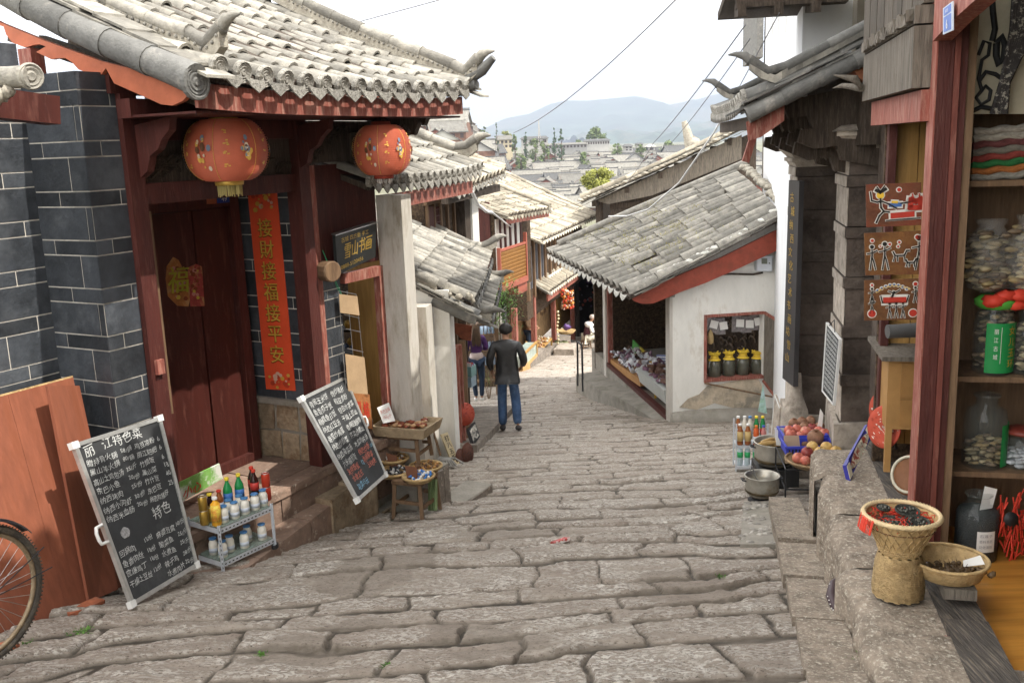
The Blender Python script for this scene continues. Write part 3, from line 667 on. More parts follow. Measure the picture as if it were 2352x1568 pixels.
    tile_roof('shoproof',fr.p(1.7,-.62,2.6),fr.p(6.5,-.62,2.6),2.9,.42,s,back=fr.N,sp=.3,seg=.5,r=.09)
    mb=MB(); mb.box(fr,-6,6.6,2.6,2.8,-2.6,4.0); mb.build('rear_wall',PLASTG,s)  # out of view, raised to stop sun leaking in under the roof
    mb=MB(); mb.box(fr,-3.6,-3.5,.1,2.7,-2.6,2.9); mb.build('rear_wall',PLASTG,s)
build_shop()
t=thing('added_shade_building','unseen plastered building added beside the viewer to shade the lane','building',(3,1,-2.4))  # added out of view to throw shade over the lower left street
boxpart('wall',SP,[(-9,-3.7,.05,3,-2.6,3.9),(-3.7,1.7,.05,3,1.4,4.2)],PLASTG,t); tile_roof('nb',SP.p(-9,-.62,4.1),SP.p(1.7,-.62,4.1),2.5,.42,t,back=SP.N,sp=.3,seg=.5,r=.09)
def plinth():
    fr=SP; t=thing('stone_plinth','raised stone plinth of long blocks with a chipped edge under the souvenir shop','plinth',fr.p(1,-.2,-3))
    mb=MB(); cuts=[-1.6,-.35,.42,1.15,1.9,2.6,3.2]
    for i,(a,b) in enumerate(zip(cuts[:-1],cuts[1:])):
        # each block a small relief patch
        nu,nn=26,10; V=[]
        for iu in range(nu):
            for jn in range(nn):
                u=a+.006+(b-a-.012)*iu/(nu-1); q=jn/(nn-1)
                edge=-.39+.018*math.sin(u*9+i)+.012*math.sin(u*23); n=edge+(-.001-edge)*max(0,(jn-2))/(nn-3)
                z=-2.305+.007*float(fbm(np.array(u*6.),np.array(n*9.),3,3))+R.uniform(-.003,.003)-(.02 if iu in(0,nu-1) else 0)+[0,.012,-.01,.0,.008,0][i%6]
                if jn==0: z=-3.6; n=edge-.02
                if jn==1: z=-2.36; n=edge-.012+R.uniform(-.012,.012)
                if jn==2: z-=.012; n=edge+.012+R.uniform(-.01,.01)
                V.append(fr.p(u,n,z))
        mb.add(V,[(p*nn+q,(p+1)*nn+q,(p+1)*nn+q+1,p*nn+q+1) for p in range(nu-1) for q in range(nn-1)],0,True)
    mb.build('top_blocks',PLINTH,t)
    mb=MB()
    for i,(a,b) in enumerate(((-.9,.1),(.13,.87),(.9,1.65),(1.68,2.5),(2.53,3.25),(3.28,4.1))):
        Y=fr.p((a+b)/2,0,0)[1]; z=float(hz(Y))+[.02,.03,.05,.08,.12,.12][i]
        P=[fr.p(a,-.66,0),fr.p(b,-.66,0),fr.p(b,-.40,0),fr.p(a,-.40,0)]; dz=(fr.p(b,0,0)[1]-fr.p(a,0,0)[1])*.09
        mb.hexa([p+np.array([0,0,z-.7]) for p in P]+[p+np.array([R.uniform(-.012,.012),0,z+(dz if k_ in(0,3) else -dz)]) for k_,p in enumerate(P)])
    mb.build('lower_kerb',PLINTH,t)
    mb=MB(); mb.box(fr,-1.6,3.15,-.36,2.5,-4.2,-2.6); mb.build('core',CONC,t)
plinth()
# ================================================================ SECOND GATE (right, stone piers)
def pier(name,x0,Y0,wd,dp,ztop,zb,hd,label):
    fr=Fr((x0,Y0,0),hd); t=thing(name,label,'pier',(x0+wd/2,Y0+dp/2,zb))
    mb=MB(); z=zb; i=0
    while z<ztop-.30:
        h=[.34,.10][i%2]; k=0 if i%2==0 else .018; h=min(h,ztop-.28-z)
        mb.box(fr,-k,dp+k,-k,wd+k,z+.004,z+h,jit=.004); z+=h; i+=1
    mb.build('shaft',STONED,t)
    # paler stone facing on the street side
    mb=MB(); z=zb+.0; i=0
    while z<ztop-.30:
        h=[.34,.10][i%2]; k=.004 if i%2==0 else .022; h=min(h,ztop-.28-z)
        mb.box(fr,.005,dp,-k-.008,-k-.0005,z+.008,z+h-.004,jit=.002); z+=h; i+=1
    mb.build('side_face',STONEL,t)
    mb=MB(); zz=ztop-.28
    for a,b,k0,k1 in ((0,.05,.02,.05),(.05,.09,.07,.07),(.09,.16,.04,.11),(.16,.20,.13,.13),(.20,.34,.17,-.06)):
        lo=[fr.p(-k0,-k0,zz+a),fr.p(dp+k0,-k0,zz+a),fr.p(dp+k0,wd+k0,zz+a),fr.p(-k0,wd+k0,zz+a)]; hi=[fr.p(-k1,-k1,zz+b),fr.p(dp+k1,-k1,zz+b),fr.p(dp+k1,wd+k1,zz+b),fr.p(-k1,wd+k1,zz+b)]
        mb.hexa(lo+hi)
    mb.build('capital',STONEL,t)
    mb=MB(); mb.box(fr,-.06,dp+.06,-.06,wd+.06,zb-.6,zb+.45,jit=.02); mb.build('base_block',STONEL,t)
    return t
pier('stone_pier',2.96,8.3,.40,.75,.10,-3.0,12,'carved dark stone pier of the old gateway beside the yellow shop panels')
pier('stone_pier',3.0,9.9,.44,.62,-.04,-3.4,10,'carved stone pier of the old gateway standing behind the tall black signboard')
g2=thing('old_gateway','old timber gateway with upturned grey tiled roof over two stone piers','gateway',(3.0,9.5,-3))
def build_g2():
    g=g2; fr=Fr((1.98,8.0,0),8)
    tile_roof('g2',fr.p(0,0,.26),fr.p(3.4,0,.26),1.25,.46,g,m=TILED,back=fr.N,sp=.19,seg=.24,r=.06,curl=.05)
    def v(u,k,dz=0): return fr.p(u,k,.30+.46*k+dz)
    for u in (-.03,3.4):
        verge_ridge(None,[v(u,1.3,.12),v(u,.9,.11),v(u,.6,.10),v(u,.35,.10),fr.p(u,.22,.49),fr.p(u,.10,.54),fr.p(u,.02,.61)],g,r=.042,m=TILED,tip=1,seg=.3,bandh=.05,bm=TILE)
    flat_tiles([v(-.10,1.25,-.02),v(-.10,-.02,-.04)],g,w=.14,side=-fr.U,seg=.26,n=3,m=TILED)
    mb=MB(); 
    for k in np.linspace(1.1,.0,5): mb.tube([v(-.12,k+.30,-.13),v(-.12,k+.0,-.13)],[.062,.07],10)
    mb.build('verge_round_tiles',TILED,g)
    mb=MB(); mb.prism([v(-.06,.0,-.18),v(-.06,.30,-.18),v(-.06,.30,-.32),v(-.06,.12,-.36),v(-.06,.02,-.34)],fr.U*.03); mb.build('bargeboard',REDP,g)
    boxpart('fascia',fr,(.02,3.4,.06,.10,.06,.17),WOODD,g)
    mb=MB(); mb.lathe(fr.p(-.1,.93,.50),[(.10,0),(.10,.35)],14,0,True,ax=fr.U); mb.build('purlin_end',mat('faded_orange_end',(.26,.10,.05),.8,.2,12),g)
    # tangle of carved brackets
    for k,(u,zz) in enumerate(((.35,.0),(.62,-.10),(1.0,-.02),(1.5,-.06),(2.1,-.02),(2.7,-.05))):
        mb=MB(); pr=[(1.2,zz+.42),(.42,zz+.30),(.36,zz+.22),(.40,zz+.14),(.55,zz+.16),(.60,zz+.05),(.50,zz+.04),(.48,zz-.06),(.62,zz-.12),(.80,zz-.10),(.84,zz-.22),(1.2,zz-.30)]
        mb.prism([fr.p(u,n,z) for n,z in pr],fr.U*.10); mb.build('carved_bracket',WOODD,g)
    boxpart('lintel',fr,[(.2,3.2,.95,1.2,-.1,.5)],WOODD,g)
    boxpart('gate_wall',fr,[(-.05,.25,1.12,1.5,-3,1.2),(2.2,3.6,1.15,1.6,-4.6,.6),(1.2,1.7,1.5,1.6,-3.6,.6)],STONED,g)
    mb=MB(); mb.beam(at(1740,283,8.5),at(1712,372,8.5),.035,.06); mb.build('red_strut',REDP,g)
build_g2()
# ================================================================ WHITE BUILDING
wb=thing('white_building','tall whitewashed building with vertical recesses rising behind the stone gateway','building',(5,15,-5))
def build_wb():
    fr=Fr((3.25,10.7,0),13)
    mb=MB(); 
    mb.box(fr,.0,11.4,.0,3.0,-6.5,1.4)
    u=0.0
    for a,b in ((0,1.2),(1.75,3.0),(3.5,5.2),(5.8,7.6),(8.2,9.8),(10.2,11.4)):
        mb.box(fr,a,b,.0,.35,1.4,3.9)
    mb.box(fr,0,11.4,.35,3.0,1.4,3.9); mb.box(fr,-.05,11.5,-.12,3.1,3.9,4.4)
    mb.build('wall',WHITEW,wb)
    mb=MB(); 
    for a,b in ((1.2,1.75),(3.0,3.5),(5.2,5.8),(7.6,8.2),(9.8,10.2)): mb.box(fr,a,b,.32,.345,1.4,3.9)
    mb.build('recess_panel',CREAM,wb)
    f2=Fr((3.75,10.6,0),13); boxpart('side_block',f2,(-.4,2.0,.0,2.6,.4,4.3),CREAM,wb)
    # dark projecting eave timbers at the top
    mb=MB(); f3=Fr((3.25,9.6,.11),10)
    mb.box(f3,0,.2,-.95,.1,1.13,1.25)
    for n in (-.9,-.55,-.2): mb.beam(f3.p(-.05,n,1.10),f3.p(.5,n,1.16),.08,.12)
    mb.box(f3,0,2.,-1.05,.2,1.25,1.33); mb.build('eave_timbers',WOODD,wb)
build_wb()
def build_tall():
    t=thing('timber_house','dark timber house with an orange panel and deep eave beyond the white building','house',(7,24,-5))
    fr=Fr((10.0,39.5,0),8)
    boxpart('wall',fr,(0,4,.95,5,-8,9),WOODD,t); boxpart('orange_panel',fr,(-.06,0,.95,1.9,3.1,9.0),mat('amber_panel',(.36,.19,.07),.7,.15,4),t)
    boxpart('eave_edge',fr,(-.1,5,.15,.42,3.1,9),TILED,t,jit=.02); mb=MB(); mb.tube([fr.p(-.15,.7,3.1),fr.p(-.15,.8,9.)],.12,6); mb.build('red_pipe',REDP,t)
build_tall()
# ================================================================ KIOSK (white shop with tiled lean-to roof)
KF=Fr((2.65,15.38,0),-8)
kio=thing('corner_shop','white plastered corner shop with sloping grey tiled roof and red bargeboard','shop',(3.4,16,-4.7))
def build_kiosk():
    k=kio; fr=KF; H=lambda x,y,u=0:fr.hitu(x,y,u)
    n0,z1=H(1617,723)[1:]; n1,z0=H(1752,866)[1:]; nr=1.78; zb=-5.2
    eA=fr.hitu(1443,676,-.30); eB=fr.hitu(1785,497,-.30); s1=(eB[2]-eA[2])/(eB[1]-eA[1]); roofz=lambda n:eA[2]+s1*(n-eA[1])-.12
    mb=MB()
    def wallpiece(na,nb,za,zbf):
        lo=[fr.p(0,na,za),fr.p(.2,na,za),fr.p(.2,nb,za),fr.p(0,nb,za)]; hi=[fr.p(0,na,zbf(na)),fr.p(.2,na,zbf(na)),fr.p(.2,nb,zbf(nb)),fr.p(0,nb,zbf(nb))]
        mb.hexa(lo[::-1]+hi[::-1])
    c=lambda v:(lambda n:v)
    rz=lambda n:roofz(n)-.06
    wallpiece(0,n0,zb,rz); wallpiece(n1,nr,zb,rz); wallpiece(n0,n1,zb,c(z0)); wallpiece(n0,n1,z1,rz)
    mb.build('plaster_wall',PLAST,k)
    # rounded plinth at the foot
    mb=MB(); mb.tube([fr.p(-.02,-.02,-4.62),fr.p(-.10,.3,-4.62),fr.p(-.16,1.0,-4.64),fr.p(-.12,nr,-4.7)],[.16,.2,.22,.2],8); mb.build('cement_plinth',CONC,k)
    # exposed patch of old mud plaster
    mb=MB(); ol=[(1560,935),(1580,915),(1605,905),(1625,885),(1660,880),(1700,872),(1740,868),(1752,890),(1750,935),(1700,940),(1640,925),(1600,940)]
    mb.prism([fr.p(-.004,H(x,y)[1],H(x,y)[2]) for x,y in ol],fr.U*-.012); mb.build('bare_patch',mat('bare_render',(.50,.42,.32),.95,.15,6,col2=(.30,.27,.22),mix2=(.5,.62),bump=.5),k)
    boxpart('wall_end',fr,(.0,.22,-.05,-.0,zb,-2.4),PLASTG,k)
    # window frame & interior
    mb=MB(); mb.box(fr,-.01,.16,n0,n0+.05,z0,z1); mb.box(fr,-.01,.16,n0,n1,z1-.05,z1); mb.box(fr,-.04,.16,n0,n1,z0-.01,z0+.04); mb.build('window_frame',REDP,k)
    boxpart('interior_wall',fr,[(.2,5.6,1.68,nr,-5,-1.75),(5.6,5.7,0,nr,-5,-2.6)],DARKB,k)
    boxpart('shop_floor',fr,(.2,6,.0,nr,-5.2,-4.62),CONC,k)
    boxpart('window_shelf',fr,(.02,.5,n0,n1,z0-.06,z0-.012),WOODB,k)
    # open shutter on the right, seen edge-on
    mb=MB(); a=fr.p(-.02,n1,z0); 
    q0,q1=H(1785,730),H(1782,960)
    P=[fr.p(-.02,n1+.0,z0-.05),fr.p(-.30,n1+.16,z0-.35),fr.p(-.30,n1+.16,z1-.15),fr.p(-.02,n1+.0,z1-.02)]
    mb.prism(P,fr.N*.03); mb.build('shutter',WOODG,k)
    mb=MB(); 
    for i in range(3): mb.beam(P[i],P[(i+1)%4],.04,.04)
    mb.build('shutter_frame',REDP,k)
    mb=MB(); mb.tube([fr.p(-.03,n0,z0-.02),fr.p(-.30,n1+.05,z0-.27)],.015,6); mb.build('prop_stick',WOODB,k)
    # street side: posts, sill, plinth
    up=fr.hit(1395,780,0)[0]
    boxpart('post',fr,(up-.1,up+.12,-.06,.10,-5.6,-2.4),PLASTG,k)
    boxpart('post',fr,(up-.17,up-.10,-.02,.08,-5.0,-2.4),REDP,k)
    boxpart('sill',fr,(.2,up-.1,-.05,.06,-4.66,-4.58),MAROON,k)
    boxpart('plinth_wall',fr,(.2,up+.1,-.04,.10,-5.8,-4.66),CONC,k)
    boxpart('eave_plate',fr,(.0,6.3,-.08,.04,-2.52,-2.40),WOODD,k)
    # roof
    eA=fr.hitu(1443,676,-.30); eB=fr.hitu(1785,497,-.30); s1=(eB[2]-eA[2])/(eB[1]-eA[1]); nA=eA[1]; zA=eA[2]; s2=.37
    a=fr.p(-.30,nA,zA); b=fr.p(6.6,nA,zA-.06)
    tile_roof('kiosk',a,b,2.5,s1,k,slope2=s2,m=TILE,sp=.39,seg=.44,r=.115,L2=4.45,back=fr.N,caps='tri',sag=.05,capm=mat('lime_drip',(.62,.61,.56),.9,.15,20,bump=.2))
    v=lambda n,dz,u=-.33:fr.p(u,n,zA+(s1+(s2-s1)*max(0,u+.3)/6.9)*(n-nA)-.05*math.sin(math.pi*max(0,min(1,(n-nA)/2.5)))+dz)
    flat_tiles([v(1.9,.02),v(-.60,.0)],k,w=.20,side=-fr.U,seg=.26,n=3,drop=.04)
    mb=MB(); n=40
    for i in range(n):
        t0=-.5+2.4*i/n; 
        if R.random()<.85: P=v(t0,.07+R.uniform(0,.03),-.30+R.uniform(-.06,.06)); mb.ball(P,R.uniform(.035,.06),6,jit=.25,sq=(1.4,1,.7))
    mb.build('mortar_lumps',_M['lime_drip'],k)
    ol=[(1448,684),(1470,672),(1560,632),(1660,590),(1785,528),(1785,575),(1700,615),(1620,650),(1560,672),(1530,685),(1500,697),(1475,698),(1458,692)]
    mb=MB(); mb.prism([fr.p(-.25,H(x,y,-.25)[1],H(x,y,-.25)[2]) for x,y in ol],fr.U*.05); mb.build('bargeboard',mat('oxblood_board',(.27,.058,.035),.65,.14,8,col2=(.20,.05,.03),mix2=(.5,.7),bump=.1),k)
    mb=MB(); mb.tube([v(-.6,.06,6.62),v(1.2,.09,6.62),v(3.9,.05,6.62)],.09,8); mb.build('ridge_tiles',TILE,k)
    # top flashing lumps against the white wall
    mb=MB()
    for i in range(26): q=i/26; P=v(1.80+1.95*q,.06+R.uniform(-.03,.03),-.3+6.8*q); mb.ball(P,R.uniform(.07,.12),6,jit=.25,sq=(1,1.3,.7))
    mb.build('wall_flashing',MORT,k)
    # moss tufts
    mb=MB()
    for i in range(70):
        u=R.uniform(.3,6.3); n=R.uniform(-.4,1.6); c=v(n,.04,u)
        for j in range(26): 
            q=c+np.array([R.gauss(0,.10),R.gauss(0,.07),R.uniform(0,.10)]); d=np.array([R.gauss(0,.02),R.gauss(0,.02),R.uniform(.01,.04)]); e=np.array([R.uniform(.006,.014),R.uniform(-.01,.01),0]); mb.add([q,q+e,q+d],[(0,1,2)])
    mb.build('moss',mat('moss_yellow',(.30,.27,.09),.9,.3,20,island=.4,bump=0),k)
build_kiosk()
def ramp():
    fr=KF; t=thing('stone_ramp','low concrete kerb ramp running along the foot of the corner shop','ramp',fr.p(2.5,-.3,-5.2))
    mb=MB(); 
    for i in range(10):
        u0=.05+i*.52; u1=u0+.52; w=lambda u:-.12-.42*min(1,u/3.2); zt=-4.70; f=lambda u:-4.72-.11*u*.8+.18*min(1,u/2)
        mb.hexa([fr.p(u0,-.04,-6.2),fr.p(u1,-.04,-6.2),fr.p(u1,w(u1),-6.2),fr.p(u0,w(u0),-6.2)][::-1]+[fr.p(u0,-.04,f(u0)+.04),fr.p(u1,-.04,f(u1)+.04),fr.p(u1,w(u1),f(u1)),fr.p(u0,w(u0),f(u0))][::-1])
    mb.build('kerb',CONC,t)
    t=thing('iron_railing','short black iron handrail by the corner shop post','railing',G(1375,890))
    a=fr.p(4.5,-.55,-5.2); mb=MB(); mb.tube([a,a+np.array([0,0,.95]),a+np.array([.0,.0,1.0])+fr.U*.05,a+fr.U*.45+np.array([0,0,1.0]),a+fr.U*.5+np.array([0,0,.0])],.022,8); mb.build('rail',STEEL,t)
ramp()
# ================================================================ TIMBER BUILDING behind kiosk
def build_tb():
    t=thing('timber_building','old dark timber building with a sagging tiled roof behind the corner shop','building',(5,35,-7.4)); Y=34.0; fr=Fr((at(1372,500,Y)[0],Y,0),12)
    e0=at(1337,452,Y-.5); e1=at(1702,282,Y-.5); zE=e0[2]; nE=fr.inv(e0)[1]; nT=fr.inv(e1)[1]; sl=(e1[2]-e0[2])/(nT-nE); Lr=nT-nE+1.0
    zr=lambda n:zE+sl*(n-nE)
    mb=MB(); mb.prism([fr.p(0,.5,-9),fr.p(0,nT+.5,-9),fr.p(0,nT+.5,zr(nT)-.3),fr.p(0,.5,zr(.5)-.3)],fr.U*.1); mb.build('board_wall',WOODD,t)
    mb=MB()
    z=-5.4
    while z<zr(nT)-.5:
        n0=max(.5,nE+(z+.5-zE)/sl) if z>zr(.5)-.6 else .5
        mb.box(fr,-.05,0,n0,nT,z,z+.2); z+=.26
    mb.build('horizontal_boards',WOODD,t)
    boxpart('plaster_panel',fr,(.02,.08,.12,.46,-5.6,-2.9),PLAST,t)
    boxpart('corner_post',fr,[(-.04,.12,-.05,.12,-8,zE),(-.04,.12,.46,.62,-8,zE),(-.04,.0,.12,.46,-3.75,-3.6),(-.04,.0,.25,.32,-5.6,-3.7)],WOODD,t)
    boxpart('side_wall',fr,(.1,6,.0,.2,-8.5,zE-.1),WOODD,t)
    a=fr.p(-.7,nE,zE-.12); b=fr.p(7,nE,zE-.12)
    tile_roof('tb',a,b,Lr,sl,t,m=TILEW,sp=.30,seg=.40,r=.10,back=fr.N,sag=.12,caps='tri')
    v=lambda n,dz,u=-.78:fr.p(u,n,zr(n)-.12*math.sin(math.pi*(n-nE)/Lr)+dz)
    mb=MB(); ns=np.linspace(nT+.6,nE,16)
    for p,q in zip(ns[:-1],ns[1:]): mb.tube([v(p+.02,.02),v(q-.02,.0)],[.10,.125],9)
    mb.build('verge_tiles',TILEW,t)
    flat_tiles([v(nT+.8,-.12),v(nE,-.12)],t,w=.34,side=-fr.U,seg=.36,n=4,m=TILE,drop=.07)
    mb=MB()
    for i in range(70): mb.ball(v(nE+(nT-nE)*i/70,-.09,-.92+R.uniform(-.05,.05)),R.uniform(.04,.085),6,jit=.25,sq=(1.6,1,.6))
    mb.build('mortar_lumps',MORT,t)
    mb=MB(); mb.prism([v(nE+.5,-.35,-.5),v(nT,-.35,-.5),v(nT,-1.15,-.5),v(nE+2.4,-.95,-.5),v(nE+.9,-.62,-.5)],fr.U*.08); mb.build('bargeboard',WOODG,t)
    mb=MB()
    for n in np.linspace(nE+.4,nT-.4,5): mb.beam(v(n,-.4,-.5),v(n,-.4,6),.16,.2)
    mb.build('purlins',WOODD,t)
    mb=MB(); c=v(nE+3.7,.1,-.3); mb.tube([c,c+np.array([-.12,0,.5]),c+np.array([-.22,0,.85])],[.2,.15,.09],7); mb.ball(c+np.array([.12,0,.08]),.26,7,jit=.2); mb.build('ridge_ornament',MORT,t)
build_tb()
# ================================================================ LEFT ROW: craft shop beside the gatehouse
def pz(x,y,Y): return at(x,y,Y)
s2=thing('craft_shop','craft shop with a tall plaster pillar and grey tiled roof beside the gatehouse','shop',GP.p(1,-.2,-3))
def build_s2():
    fr=GP; s=s2
    bricks('brick_wall',fr,'n',.11,.37,-2.66,-.95,s,base=.015,Lb=.30,big=.17,small=.08)
    boxpart('upper_panel',fr,(.10,1.0,-.03,.0,-1.0,-.1),MAROON,s)
    mb=MB(); mb.lathe(fr.p(.12,.02,-.98),[(.055,-.05),(.06,.02),(.085,.03),(.09,.17),(.08,.18)],14,0,False,ax=fr.N+fr.U*-.3); mb.build('log_end',WOODB,s)
    z0=fr.hit(776,636,.03)[2]; z1=fr.hit(862,597,.03)[2]
    mb=MB(); u0=.40;u1=.98; mb.hexa([fr.p(u0,-.02,z0-.07),fr.p(u0,.05,z0-.07),fr.p(u1,.05,z0-.07),fr.p(u1,-.02,z0-.07)]+[fr.p(u0,-.02,z0+.02),fr.p(u0,.05,z0+.02),fr.p(u1,.05,z0+.02),fr.p(u1,-.02,z0+.02)]); mb.build('lintel',REDP,s)
    boxpart('post',fr,(.92,.99,-.02,.05,-2.9,z0-.07),REDP,s)
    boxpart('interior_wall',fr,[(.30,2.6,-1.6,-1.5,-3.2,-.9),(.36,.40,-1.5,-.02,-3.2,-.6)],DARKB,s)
    boxpart('yellow_screen',fr,(1.15,1.18,-.5,-.1,-2.9,-.9),WOODY,s)
    boxpart('shop_floor',fr,(.3,.96,-1.6,.1,-3.4,-2.92),CONC,s)
    mb=MB()
    for z in np.arange(-2.5,-1.0,.24): mb.box(fr,1.3,1.5,-1.4,-.4,z,z+.02)
    mb.build('display_shelf',STEEL,s)
    mb=MB()
    for i in range(150):
        z=-2.5+.24*R.randint(0,5); c=fr.p(1.28,R.uniform(-1.3,-.3),z+R.uniform(.04,.15)); mb.ball(c,R.uniform(.02,.045),6,R.randint(0,3),.2,(1,1,1.3))
    mb.build('trinkets',[mat('trinket_brown',(.16,.09,.05),.6),mat('trinket_grey',(.35,.33,.30),.5),mat('trinket_ochre',(.45,.30,.08),.5),mat('trinket_blue',(.08,.12,.22),.5)],s)
    # pillar
    na=fr.hitu(872,600,.98)[1]; nb=fr.hitu(929,600,.98)[1]
    uP=fr.hit(957,700,nb)[0]
    boxpart('pillar',fr,(.98,uP,na,nb,-3.9,-.40),PLASTG,s,'tall weathered plaster pillar')
    q0=fr.p(uP,nb-.04,0); q1=at(952,800,11.45); hh=math.degrees(math.atan2(q1[0]-q0[0],q1[1]-q0[1])); wf=Fr((q0[0],q0[1],0),hh); wl=np.linalg.norm((q1-q0)[:2])
    boxpart('lit_wall',wf,(0,wl,-.12,.0,-4.2,-1.55),PLAST,s)
    boxpart('downpipe',wf,(wl+.0,wl+.05,-.02,.05,-4.1,-1.6),WOODY,s)
    # roof
    rf=Fr((-1.16,9.0,0),14); L=2.9
    mb=MB(); n=12
    for i in range(n):
        a=-.15+i*L/n; b=a+L/n; mb.hexa([rf.p(a,.06,-.54),rf.p(a,.09,-.54),rf.p(b,.09,-.54),rf.p(b,.06,-.54)]+[rf.p(a,.06,-.40),rf.p(a,.09,-.40),rf.p(b,.09,-.40),rf.p(b,.06,-.40)])
    mb.build('fascia',REDP,s)
    tile_roof('r2',rf.p(-.6,.12,-.30),rf.p(2.95,.12,-.30),2.1,.44,s,back=-rf.N,sp=.20,seg=.27,r=.068,curl=.05)
    up=lambda u,k,dz=0:rf.p(u,.12-k,-.26+.44*k+dz)
    verge_ridge(None,[up(3.0,k,.12) for k in np.linspace(2.1,.5,6)]+[up(3.0,.32,.12),rf.p(3.0,-.08,-.0),rf.p(3.0,.02,.04),rf.p(3.0,.10,.10)],s,r=.065,tip=1)
    flat_tiles([up(3.12,2.0,.0),up(3.12,.0,0)],s,side=rf.U,n=2)
    mb=MB(); mb.prism([rf.p(2.9,.05,-.46),rf.p(2.9,-1.9,.35),rf.p(2.9,-1.9,.1),rf.p(2.9,-.3,-.60)],rf.U*.04); mb.build('gable_board',WOODD,s)
build_s2()
t=thing('doorstep','rough stone doorstep of the craft shop carrying the stool','doorstep',GP.p(1,.2,-3.4)); rubble('stones',GP,.52,.97,-.1,.18,-3.7,-3.28,t,1,m=STONEW); rubble('stones',GP,.72,1.30,.20,.46,-3.9,-3.02,t,2,m=STONEG,wmin=.15,wmax=.3); rubble('stones',GP,1.30,1.9,.30,.60,-3.9,-3.42,t,1,m=STONEG)
# ---- next house: timber upper floor, warm roof, two dark pent roofs, plaster stub wall
s3=thing('timber_shop_house','two storey timber shop house with stacked upturned tiled eaves on the left of the lane','house',(-1.4,14,-4.4))
def build_s3():
    s=s3; rf=Fr((-.88,15.6,0),12)
    tile_roof('r3',rf.p(0.1,.0,-.72),rf.p(4.1,.0,-.52),3.6,.38,s,m=TILEW,back=-rf.N,sp=.32,seg=.38,r=.09,caps='tri')
    up=lambda u,k,dz=0:rf.p(u,-k,-.55+.38*k+dz)
    verge_ridge(None,[up(4.15,k,.12) for k in np.linspace(3.6,.0,7)],s,r=.07,m=TILEW)
    boxpart('eave_plate',rf,(.1,4.1,-.22,-.1,-.90,-.76),WOODD,s)
    wf=Fr((-1.36,15.9,-.2),12)
    boxpart('upper_wall',wf,(0,3.2,-.5,-.02,-2.2,-.5),DARKB,s)
    mb=MB()
    for u in (.05,.45,.85,1.3,1.75,2.2,2.75,3.1): mb.box(wf,u,u+.08,-.02,.03,-2.0,-.55)
    mb.box(wf,0,3.2,-.02,.04,-.72,-.60); mb.box(wf,0,3.2,-.02,.04,-1.65,-1.55); mb.build('timber_frame',WOODB,s)
    mb=MB()
    for k in range(7):
        z=-1.5+.11*k; mb.box(wf,.5,.85,-.0,.012,z,z+.02)
    for k in range(6): mb.box(wf,.52+.055*k,.535+.055*k,.0,.014,-1.52,-.78)
    mb.box(wf,.15,.44,-.0,.02,-1.5,-.75); mb.build('lattice',MAROON,s)
    boxpart('post',wf,(2.0,2.4,-.1,.16,-2.4,-.6),WOODD,s); boxpart('plaster_panel',wf,(2.4,2.9,-.05,.20,-2.5,-.62),PLAST,s)
    # pent roof 1
    pf=Fr((-.47,12.0,0),2)
    tile_roof('r4',pf.p(0,.0,-1.97),pf.p(4.4,.0,-1.90),1.9,.54,s,m=TILE,back=-pf.N,sp=.30,seg=.36,r=.09,caps='tri',curl=.05,capm=TILED)
    u4=lambda u,k,dz=0:pf.p(u,-k,-1.90+.54*k+dz)
    verge_ridge(None,[u4(4.4,k,.08) for k in np.linspace(1.9,.4,6)]+[pf.p(4.4,-.18,-1.68),pf.p(4.4,.0,-1.62),pf.p(4.4,.12,-1.54)],s,r=.065,tip=1)
    verge_ridge(None,[u4(-.04,k,-.02) for k in np.linspace(1.9,.45,6)],s,r=.065)
    flat_tiles([u4(-.16,2.2,-.12),u4(-.16,.0,-.14)],s,side=-pf.U,n=3,w=.16)
    mb=MB(); 
    for i in range(16): mb.ball(pf.p(-.05+R.uniform(-.1,.12),-.45*R.random(),-1.88+R.uniform(-.05,.08)),R.uniform(.025,.05),6,jit=.3)
    mb.build('mortar_lumps',MORT,s)
    mb=MB(); mb.tube([pf.p(-.05,-.5,-1.86),pf.p(-.1,.05,-2.12)],[.12,.10],10); mb.build('verge_round_tiles',TILED,s)
    # pent roof 2
    qf=Fr((-.31,13.5,0),2)
    tile_roof('r5',qf.p(0,.0,-2.42),qf.p(3.6,.0,-2.40),1.1,.5,s,m=TILE,back=-qf.N,sp=.28,seg=.34,r=.085,caps='tri',capm=TILED)
    u5=lambda u,k,dz=0:qf.p(u,-k,-2.38+.5*k+dz)
    verge_ridge(None,[u5(-.04,k,.06) for k in np.linspace(1.0,.3,4)]+[qf.p(-.04,-.08,-2.34),qf.p(-.04,.03,-2.30)],s,r=.06,tip=1)
    verge_ridge(None,[u5(3.6,k,.06) for k in np.linspace(1.0,.3,4)]+[qf.p(3.6,.0,-2.30),qf.p(3.6,.08,-2.25)],s,r=.06,tip=1)
    flat_tiles([u5(-.16,1.0,-.06),u5(-.16,.0,-.08)],s,side=-qf.U,n=3,w=.16)
    # ground floor
    lf=Fr((-1.02,11.9,0),6)
    boxpart('plaster_stub',lf,(0,.35,-.4,.24,-4.5,-1.75),PLAST,s)
    boxpart('plaster_stub',Fr((-1.10,11.55,0),10),(0,.30,-.2,.06,-4.5,-1.9),PLASTG,s)
    boxpart('interior_wall',lf,[(.4,5.6,-1.3,-1.2,-5.2,-2.0),(5.5,5.6,-1.3,-.4,-5.2,-2.3)],DARKB,s)
    [boxpart('post',Fr(at(x,850,y)*np.array([1,1,0]),6),(0,.10,-.045,.045,-4.95,-2.72),m_,s) for x,y,m_ in ((1046,12.9,REDP),(1054,13.1,REDP),(1064,13.4,WOODB))]
    boxpart('post',lf,[(4.6,4.72,-.55,-.43,-5.3,-2.7)],WOODB,s)
